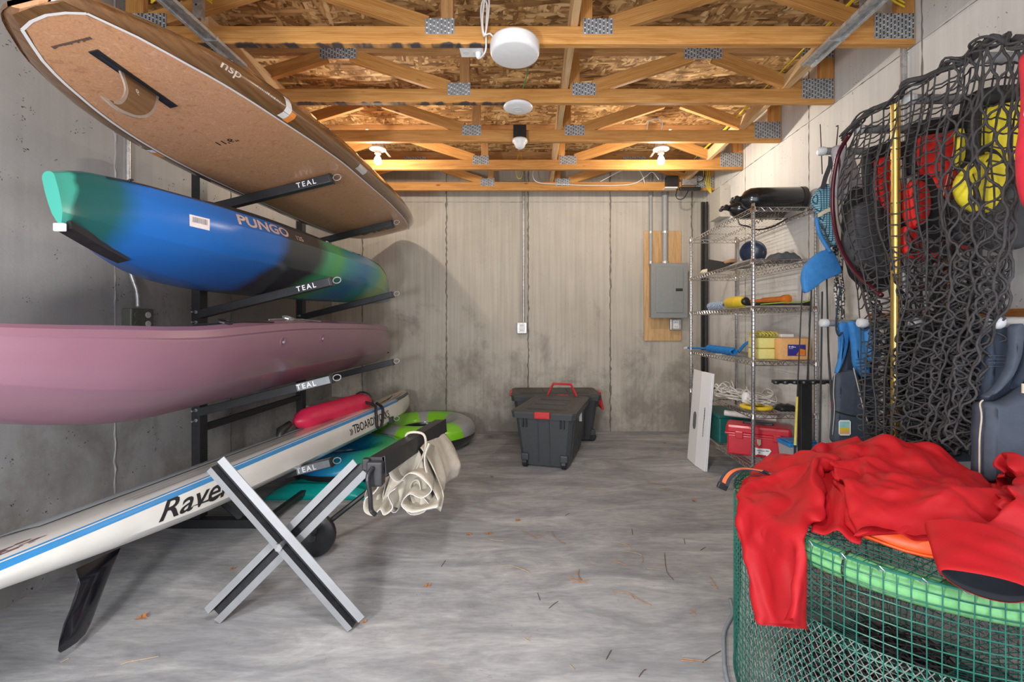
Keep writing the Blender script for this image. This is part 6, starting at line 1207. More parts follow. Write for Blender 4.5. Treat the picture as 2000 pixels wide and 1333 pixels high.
JACKET_Y = [307,7,9,-6,19,-7,20,-8,33,-15,39,-13,39,-13,39,-14,38,-15,40,-15,34,-14,25,-15,16,-7,-204,13,12,18,25,26,26,22,27,21,22,14,4,-224,14,13,22,26,24,25,23,26,25,22,16,5,-227,12,12,23,27,24,23,24,27,25,25,16,4,-231,8,16,27,25,23,22,27,24,29,23,17,3,-238,9,21,26,23,24,25,27,25,25,23,24,0,-244,10,24,25,25,23,26,27,24,27,26,21,3,-254,13,27,23,25,24,26,25,27,27,27,21,10,-274,25,26,25,24,26,22,26,28,27,26,22,16,-284,26,27,26,26,21,26,28,26,27,24,24,17,-276,22,21,23,25,28,25,24,23,25,27,27,23,-270,20,18,22,22,25,26,27,23,25,23,24,27,-257,15,20,22,18,23,23,24,25,28,23,25,25,-251,14,21,23,19,19,22,25,25,25,25,24,23,-244,16,19,22,20,
21,22,19,25,23,25,23,27,-285,19,22,18,21,19,21,22,20,20,23,18,27,25,22,-261,21,23,21,21,18,22,20,20,23,20,20,22,25,-252,18,22,20,20,20,20,23,20,23,21,20,20,15,-233,17,15,21,18,18,22,18,23,18,21,22,20,18,-226,11,20,19,17,19,22,17,20,20,18,20,18,24,-216,5,18,21,19,18,20,18,19,19,18,19,14,24,-207,2,19,21,17,19,18,19,22,18,17,7,19,26,-194,0,17,16,18,18,23,17,18,19,14,10,14,23,-177,-4,17,15,17,18,22,14,18,20,6,18,15,11,17,-17,-157,-8,17,15,17,15,18,15,20,14,10,16,8,19,17,-166,-9,16,15,15,13,15,20,19,10,17,6,14,20,19,-183,5,18,16,17,8,18,17,19,12,14,7,19,18,15,-185,12,18,15,17,9,15,19,17,14,6,12,18,17,18,-190,1,25,
18,21,11,7,17,26,5,13,19,17,17,18,-212,9,23,25,13,15,12,15,20,19,18,16,18,19,15,-230,18,22,20,18,13,14,19,26,19,16,19,19,17,21,-260,29,22,32,6,13,22,19,30,19,20,16,20,21,18,-285,35,27,18,24,11,25,21,34,17,23,22,23,22,19,-311,27,28,22,28,14,21,24,31,27,25,27,24,25,19,-342,32,26,27,25,20,22,28,28,34,27,27,23,28,21,-362,29,25,35,14,26,29,25,30,39,22,28,28,30,22,-368,26,19,22,30,28,31,27,28,29,27,30,28,27,30,-944,97,27,-112,146,-112,133,-112,135,-105,111,-90,130,-109,155,-119,141,-113,134,-110,134,-111,139,-119,138,-104,126,-95,109,-85,106,-76,98,-65,80,-51,73,-51,76,-69,102,-55,65,33,8,34,17,25,25,24,26,20,8,22,30,23,19,-812,24,23,26,31,19,30,25,25,24,22,
22,27,27,24,20,15,18,18,33,26,19,20,35,25,25,18,27,25,12,14,24,8,24,32,15,-812,25,25,25,34,19,25,27,21,25,22,25,27,24,24,24,11,24,21,32,22,16,25,32,26,24,23,29,28,16,25,-4,23,11,42,20,-828,25,25,22,36,22,23,24,24,22,23,27,29,21,20,31,15,23,21,31,23,23,25,28,24,21,25,22,29,26,25,18,-6,23,20,43,-840,22,25,28,26,24,21,23,19,27,31,20,32,23,22,27,25,17,26,24,28,25,25,25,20,22,24,26,28,25,22,25,1,13,26,39,-851,20,37,22,26,22,25,23,22,32,22,26,21,25,26,26,26,32,22,13,27,28,24,20,26,24,23,20,27,28,25,27,20,5,23,36,-868,42,27,20,24,26,28,19,20,28,27,16,27,30,22,29,31,24,24,17,24,27,26,16,25,23,22,26,28,25,22,
27,27,24,20,29,-879,36,28,25,24,25,26,21,24,24,26,17,30,25,32,24,27,19,27,24,24,23,17,21,29,22,24,26,18,31,27,27,22,30,36,25,-877,19,25,28,21,30,29,16,22,28,21,24,24,28,27,24,26,23,26,26,15,20,26,24,21,27,25,25,20,32,31,25,23,27,28,42,-890,22,27,25,23,33,22,19,22,23,28,26,20,27,26,26,21,29,27,23,13,22,25,23,25,27,28,23,22,28,31,31,24,20,22,34,-875,25,24,27,21,33,21,23,19,34,18,23,20,26,26,27,23,24,27,26,15,27,18,19,22,32,27,26,23,28,27,31,27,18,19,26,-857,24,23,29,16,26,25,22,22,24,25,29,24,23,27,23,22,24,26,24,25,24,23,28,6,29,29,27,23,24,29,27,25,24,19,25,-845,18,20,28,18,23,26,27,22,26,19,23,33,24,23,
27,25,15,25,27,25,25,23,26,15,23,29,30,20,22,25,28,24,23,22,25,-843,20,16,25,22,26,25,25,24,27,21,33,21,21,25,25,25,27,14,26,27,25,25,24,20,26,25,27,19,25,24,20,25,25,-789,14,16,23,27,27,22,26,23,23,19,31,27,24,23,27,25,18,23,28,23,27,24,23,25,25,22,31,14,25,24,23,21,27,-794,15,16,32,23,26,24,20,28,15,27,26,28,27,25,24,26,26,19,23,24,25,25,25,23,25,25,22,23,26,21,15,31,30,-800,9,17,30,29,29,25,25,25,17,19,27,27,28,24,23,28,23,26,23,23,24,26,23,24,26,25,28,24,17,23,17,32,31,-809,6,25,24,33,27,28,24,25,26,16,25,22,29,25,17,28,28,23,25,25,23,25,25,22,27,24,23,29,27,15,23,29,33,-818,12,24,25,30,31,26,22,25,
22,24,25,27,18,23,24,26,26,24,26,24,24,25,23,25,25,20,25,25,27,25,25,25,33,-822,22,23,20,30,33,24,27,17,24,27,25,26,19,20,25,22,26,27,25,25,24,24,24,27,18,21,26,23,29,26,25,27,26,18,17,3,18,-869,22,23,24,29,30,21,30,16,25,25,23,24,28,15,23,25,23,29,25,21,25,27,22,27,21,18,24,24,29,27,25,23,29,9,22,-833,17,22,27,25,26,34,15,25,18,25,24,23,27,27,15,23,27,25,26,18,26,26,26,27,23,20,21,25,29,25,26,20,25,2,25,-827,27,18,25,24,28,30,15,26,19,25,23,20,25,26,29,19,25,26,20,24,22,28,28,24,24,24,22,23,28,24,24,22,24,-4,27,-815,18,21,22,26,27,27,17,24,21,25,25,25,17,25,28,25,24,22,24,21,26,27,27,24,25,24,23,25,
25,26,22,22,26,-8,33,-795,-10,21,24,21,19,27,30,27,21,21,26,24,21,21,29,25,26,27,16,22,29,25,29,22,24,26,23,24,25,25,21,26,23,19,13,-801,-3,12,19,25,26,21,27,31,23,21,25,22,20,22,28,30,25,27,21,24,26,24,22,24,25,27,22,23,25,25,22,25,28,10,8,-771,-7,-1,28,3,33,20,32,35,14,23,23,22,22,26,27,28,27,23,23,23,28,23,27,27,24,19,26,22,28,21,25,23,16,7,9,-765,17,-11,24,13,14,31,25,37,26,13,20,20,26,23,27,31,25,24,21,25,25,26,24,25,23,26,24,25,28,22,22,13,12,7,8,-755,10,13,9,28,12,22,21,40,33,6,23,21,22,26,27,24,21,25,30,24,25,24,26,26,26,25,26,21,28,21,12,13,13,0,7,-756,15,14,18,24,23,19,28,21,33,17,20,23,
27,24,25,25,30,20,21,24,25,26,24,27,21,29,23,25,28,10,17,9,17,5,22,-778,17,30,13,33,25,22,23,13,19,34,26,25,22,22,23,24,27,24,19,23,24,22,25,28,27,22,24,22,12,20,18,17,6,17,21,-533,10,-28,12,20,20,22,16,15,7,30,19,15,20,18,18,20,11,12,10,20,-16,7,24,19,13,17,2,11,13,15,12,15,17,15,19,-231,10,28,22,34,-12,18,18,13,12,13,12,9,16,17,-223,19,10,23,31,5,3,15,15,13,14,10,8,12,13,-175,15,5,15,15,2,10,9,9,12,15,8,9,3,0,-93,11,-11,8,6,5,-7,1,4,3,6,5,-4,-7,-7,-15,13,7,-2,1,-9,-3,-4,-7,-5,-7,-14,-15,-16,-17,78,7,2,-6,3,-8,-12,-3,-10,-12,-15,-15,-18,-23,-19,117,0,4,-1,2,-15,-8,-12,-10,-16,-17,-11,-21,-20,-25,
135,-4,-3,-3,3,-6,-15,-12,-13,-17,-2,-21,-17,-21,-19,132,-6,-2,3,-9,-2,-11,-18,-15,-15,-10,-7,-19,-4,-25,129,4,-18,-2,-7,-8,-5,-10,-16,-12,-17,-18,-12,-18,129,4,-12,-18,-11,-9,-5,-12,-10,-15,-18,-18,-17,-16,146,1,-13,-16,-19,-9,-7,-10,-16,-14,-18,-17,-17,-18,160,-6,-2,-23,-23,-14,-9,-6,-19,-10,-19,-22,-15,-20,170,-9,1,-20,-23,-22,-10,-8,-13,-15,-14,-18,-18,-23,160,10,-21,-21,-24,-23,-8,-8,-18,-13,-19,-15,-7,153,6,-20,-24,-20,-26,-15,-7,-16,-16,-16,-17,-12,169,3,-22,-22,-23,-23,-20,-13,-12,-17,-15,-17,-15,184,-2,-22,-24,-25,-22,-20,-17,-11,-19,-18,-15,-16,199,-9,-24,-21,-24,-23,-22,-21,-10,-20,-20,-15,-16,212,-10,-24,-25,-23,-22,-26,-24,-11,-20,-22,-13,-20,224,-9,-22,-24,-25,-24,-25,-27,-17,-20,-19,-19,-17,229,-4,-24,-22,-23,-25,-24,-28,-28,
-19,-19,-19,-18,235,-2,-25,-22,-24,-23,-26,-24,-27,-29,-19,0,-24,226,-1,-23,-21,-23,-22,-28,-26,-27,-29,-20,-5,9,200,-4,-23,-23,-19,-25,-27,-24,-29,-24,-21,-2,204,-6,-23,-22,-21,-27,-22,-27,-15,-32,-12,-4,193,-9,-23,-22,-21,-25,-22,-12,-29,-19,-10,-12,184,-9,-22,-18,-22,-10,-18,-30,-6,-26,-6,-22,167,-12,-10,-23,0,-19,-23,-25,-2,-23,-12,-26,144,-14,10,-23,-22,-21,-8,-6,-17,-23,-27,144,13,-24,-21,-16,-11,0,-21,-19,-27,-30,154,18,-20,-25,-15,2,-19,-23,-25,-26,-29,162,20,-24,-18,0,-18,-27,-24,-26,-28,-30,175,22,-23,-4,-17,-27,-26,-25,-26,-29,-29,184,25,-16,-15,-24,-27,-28,-27,-28,-25,-27,190,30,-15,-25,-28,-27,-29,-27,-27,-28,-23,203,26,-25,-25,-26,-26,-26,-24,-26,-27,-21,214,-26,-27,-23,-29,-24,-26,-25,-26,-27,-24,321,29,-1,13,-3,3,-4,15,-12,38,-14,
38,-14,32,-10,35,-15,42,-14,34,-14,2,9,-24,-130,6,7,18,25,22,21,26,25,21,-9,-155,11,4,21,23,22,25,27,23,21,-6,-159,3,9,27,18,24,25,25,27,21,-7,-162,-2,19,25,17,24,26,28,24,20,-5,-167,-4,26,21,20,26,25,26,27,18,-5,-179,5,27,19,25,25,25,27,26,18,0,-193,16,23,19,25,27,25,27,26,18,10,-212,24,20,24,26,26,26,27,25,10,23,-223,25,25,26,24,24,28,21,25,16,25,-222,24,24,22,25,26,26,18,27,21,23,-216,23,21,23,23,23,23,26,24,24,18,-205,19,22,23,20,22,24,24,25,24,17,-200,19,21,21,23,20,24,22,25,20,22,-196,19,20,23,21,19,22,22,22,21,24,-217,22,21,23,19,20,23,19,23,20,22,24,-215,20,21,22,22,20,21,20,18,21,16,25,-207,20,23,20,21,22,20,21,17,
21,20,18,-200,19,21,20,24,20,19,22,15,18,21,18,-191,19,18,20,22,20,19,19,17,22,18,15,-182,15,20,17,21,19,20,16,19,20,18,16,-170,9,14,19,22,20,15,20,20,16,14,20,-162,6,15,16,20,20,16,20,18,16,15,18,-151,0,17,15,16,27,10,20,15,14,20,9,22,-157,-4,18,12,14,17,23,17,11,19,8,12,18,-140,-8,19,9,17,15,24,15,14,9,11,12,19,-131,-9,16,10,18,10,27,10,10,14,14,15,17,-130,-10,15,11,17,10,23,11,14,15,14,16,18,-141,-6,16,15,7,20,15,14,16,18,15,15,21,-164,5,15,15,13,10,17,29,16,17,16,13,22,-193,21,22,2,18,20,20,24,15,18,18,19,18,-214,29,15,18,20,20,17,28,20,16,21,20,19,-241,31,19,22,20,22,22,34,17,23,22,23,21,-274,30,27,23,21,27,25,
30,24,26,25,25,20,-295,30,25,27,24,26,27,31,28,27,28,26,21,-314,30,25,27,28,29,25,32,28,30,27,28,26,-326,27,29,29,30,27,30,27,26,27,29,28,29,-777,21,27,4,28,35,24,21,24,27,23,20,20,15,18,18,24,17,20,30,28,25,23,23,25,27,30,18,25,20,16,11,26,23,-777,25,23,27,20,24,25,26,25,25,23,20,17,30,22,25,20,18,22,5,28,23,22,27,23,25,29,28,28,22,15,18,25,22,10,-775,25,22,30,18,23,23,25,26,25,23,25,20,18,26,25,23,24,22,2,21,22,22,30,26,22,25,29,28,24,23,23,5,25,35,-795,27,25,18,25,24,23,27,28,21,22,24,19,21,26,23,25,21,26,21,2,26,22,27,26,21,23,30,27,28,20,14,15,21,32,-787,24,20,23,25,25,21,26,26,25,23,23,26,15,25,28,
28,20,17,18,22,15,21,25,29,23,23,28,26,27,22,26,12,17,28,-797,25,28,23,24,22,22,20,27,27,25,22,25,25,18,33,27,20,14,22,28,18,7,28,26,24,23,27,27,27,26,23,27,14,23,-815,40,30,18,25,23,16,23,23,27,25,21,26,28,25,21,26,23,24,20,25,4,25,25,21,25,26,24,29,27,28,24,26,29,20,-836,43,29,23,24,25,22,13,26,27,26,20,26,26,26,18,23,26,26,22,24,7,27,25,16,27,23,26,26,25,33,23,26,28,37,-838,26,28,26,23,24,24,15,25,27,24,25,20,26,28,22,26,27,17,23,25,21,19,20,31,15,23,23,23,28,33,24,26,26,30,-828,23,30,23,24,23,20,25,23,25,27,22,23,19,27,28,21,27,25,18,22,25,13,25,28,27,25,23,21,27,26,29,20,24,28,-817,19,33,15,24,24,
24,22,22,25,22,27,25,23,22,27,23,25,20,21,25,21,23,17,25,27,28,25,23,26,31,23,23,22,22,-807,20,32,12,20,21,25,24,24,27,27,18,24,21,28,24,22,23,23,25,24,21,22,25,15,25,27,28,26,23,29,30,20,22,18,-792,12,29,29,2,20,27,24,25,24,26,28,17,25,22,24,28,25,12,28,25,22,24,25,14,23,28,29,25,22,25,28,22,-747,18,22,32,5,23,17,28,26,17,24,28,25,22,23,27,24,16,25,23,25,26,26,18,22,25,27,24,22,22,27,27,26,-748,17,19,29,29,4,24,23,26,25,10,26,27,24,23,24,28,15,25,24,27,27,17,25,23,24,23,23,24,26,22,26,29,-744,23,21,10,28,25,14,26,25,17,25,12,28,24,25,26,23,18,24,28,27,24,18,26,22,21,24,24,24,25,26,22,28,-733,16,8,29,
23,16,22,28,24,13,23,15,30,23,22,25,25,24,21,28,25,21,23,23,25,22,25,26,23,23,22,30,26,-747,11,24,17,23,27,23,27,21,22,17,26,14,27,23,23,22,27,23,25,25,25,18,25,24,23,25,26,27,25,20,28,28,-761,25,24,21,19,23,26,24,20,23,22,23,13,28,19,25,25,24,24,19,25,26,28,20,26,23,23,23,27,28,25,24,27,-760,28,23,14,22,27,24,22,21,23,19,21,18,22,24,24,24,22,25,25,25,26,24,25,26,19,20,22,28,28,27,25,28,27,27,-816,33,22,14,21,30,21,24,24,25,17,8,25,24,31,15,22,23,26,26,24,24,25,27,25,17,22,24,26,27,28,25,21,25,28,-800,20,27,19,19,27,23,25,22,23,30,-1,20,26,26,19,25,24,25,22,24,23,22,27,26,25,24,22,20,29,30,20,20,24,30,
-785,-1,29,27,21,24,22,27,22,19,23,17,8,25,27,28,20,22,28,24,21,20,27,24,26,24,23,23,24,28,23,22,23,24,25,-784,10,23,25,28,19,20,28,27,15,20,15,13,22,25,29,26,23,26,26,17,24,27,25,24,26,20,25,20,24,23,25,23,24,26,-792,19,23,31,21,26,23,16,29,16,27,2,16,24,26,27,26,27,24,25,24,22,20,28,23,24,23,22,26,24,25,19,24,25,20,-778,21,18,21,27,26,27,23,9,25,21,4,17,22,26,26,26,24,22,33,24,24,24,28,17,24,23,22,22,23,25,26,25,26,24,-782,8,21,28,17,32,25,24,15,25,15,22,10,23,25,29,28,25,21,16,31,26,24,24,23,18,22,23,27,25,24,25,24,23,17,-782,16,22,24,27,13,31,29,20,14,25,21,17,24,26,25,29,28,18,25,14,31,22,16,20,
23,23,24,29,29,10,25,24,25,17,-782,18,24,23,25,24,23,29,24,10,27,23,23,18,28,26,29,26,23,20,22,18,26,22,24,23,17,25,23,25,25,10,25,22,10,-763,16,19,26,20,30,25,24,13,16,30,25,24,25,23,23,25,27,25,23,22,15,29,27,21,25,28,18,14,25,13,25,22,11,12,-737,19,26,24,23,24,24,35,2,27,25,23,21,29,25,26,20,24,27,20,20,26,26,18,22,27,17,17,25,25,9,21,22,8,-220,10,9,23,25,7,3,9,13,16,12,15,14,-181,11,21,35,8,10,15,12,14,12,9,4,21,-193,12,28,31,2,13,12,10,9,9,10,10,13,-151,9,12,28,0,10,8,6,10,7,5,6,6,-80,-12,-8,31,-1,4,2,-2,-1,-2,0,-3,-4,-17,-14,-2,29,-2,0,-10,-10,-10,-10,-12,-11,-14,60,-9,-9,27,-5,-4,-14,-14,
-15,-15,-15,-17,-18,97,-16,0,14,-9,-2,-17,-14,-17,-16,-16,-18,-21,117,-16,-6,5,1,-3,-19,-16,-18,-19,-18,-7,-26,122,-13,-11,-3,10,-7,-8,-22,-8,-15,-25,-25,113,-10,-18,-7,2,0,-7,-20,-7,-18,-18,-8,99,-11,-20,-6,-9,3,-6,-19,-12,-17,-6,-23,115,-15,-13,-22,-9,0,-3,-13,-17,-20,-1,-14,112,-7,-20,-23,-10,-12,0,-13,-14,-23,-8,-7,111,-17,-20,-19,-15,-3,-9,-13,-20,-18,-5,123,-20,-20,-20,-18,-12,-5,-10,-17,-21,-5,128,-19,-21,-18,-19,-18,-4,-13,-11,-18,-15,141,-16,-24,-22,-20,-18,-13,-6,-13,-21,-15,153,-16,-20,-24,-25,-18,-20,-6,-14,-18,-18,168,-20,-22,-24,-22,-21,-24,-8,-18,-18,-18,185,-24,-23,-22,-27,-25,-23,-13,-16,-19,-22,197,-20,-24,-23,-25,-29,-25,-20,-14,-21,-19,202,-21,-19,-23,-26,-26,-29,-23,-19,-19,-22,207,-12,-24,-23,-23,-26,-29,-27,-23,-21,
-20,210,-16,-17,-24,-24,-26,-27,-29,-25,-21,192,-12,-25,-20,-25,-27,-28,-25,-22,-18,185,-15,-24,-24,-23,-23,-27,-29,-10,-17,175,-15,-25,-24,-26,-20,-29,-25,-5,-14,164,-16,-24,-23,-22,-24,-21,-7,-30,8,126,-22,-12,-21,-21,-27,3,-21,-30,135,-13,-17,-25,-18,-17,5,-27,-30,128,-18,-18,-17,-15,12,-19,-28,-30,134,-14,-23,-17,-6,5,-26,-29,-29,147,-25,-20,-12,15,-25,-30,-28,-30,153,-23,-20,21,-27,-24,-30,-27,-28,150,-19,24,-28,-22,-28,-24,-27,-31,151,21,-19,-28,-30,-27,-25,-4,-19,151,-18,-20,-13,-27,-23,-27,-28,9,139,-11,-19,-9,-19,-27,-24,-26,6,-12,-20]
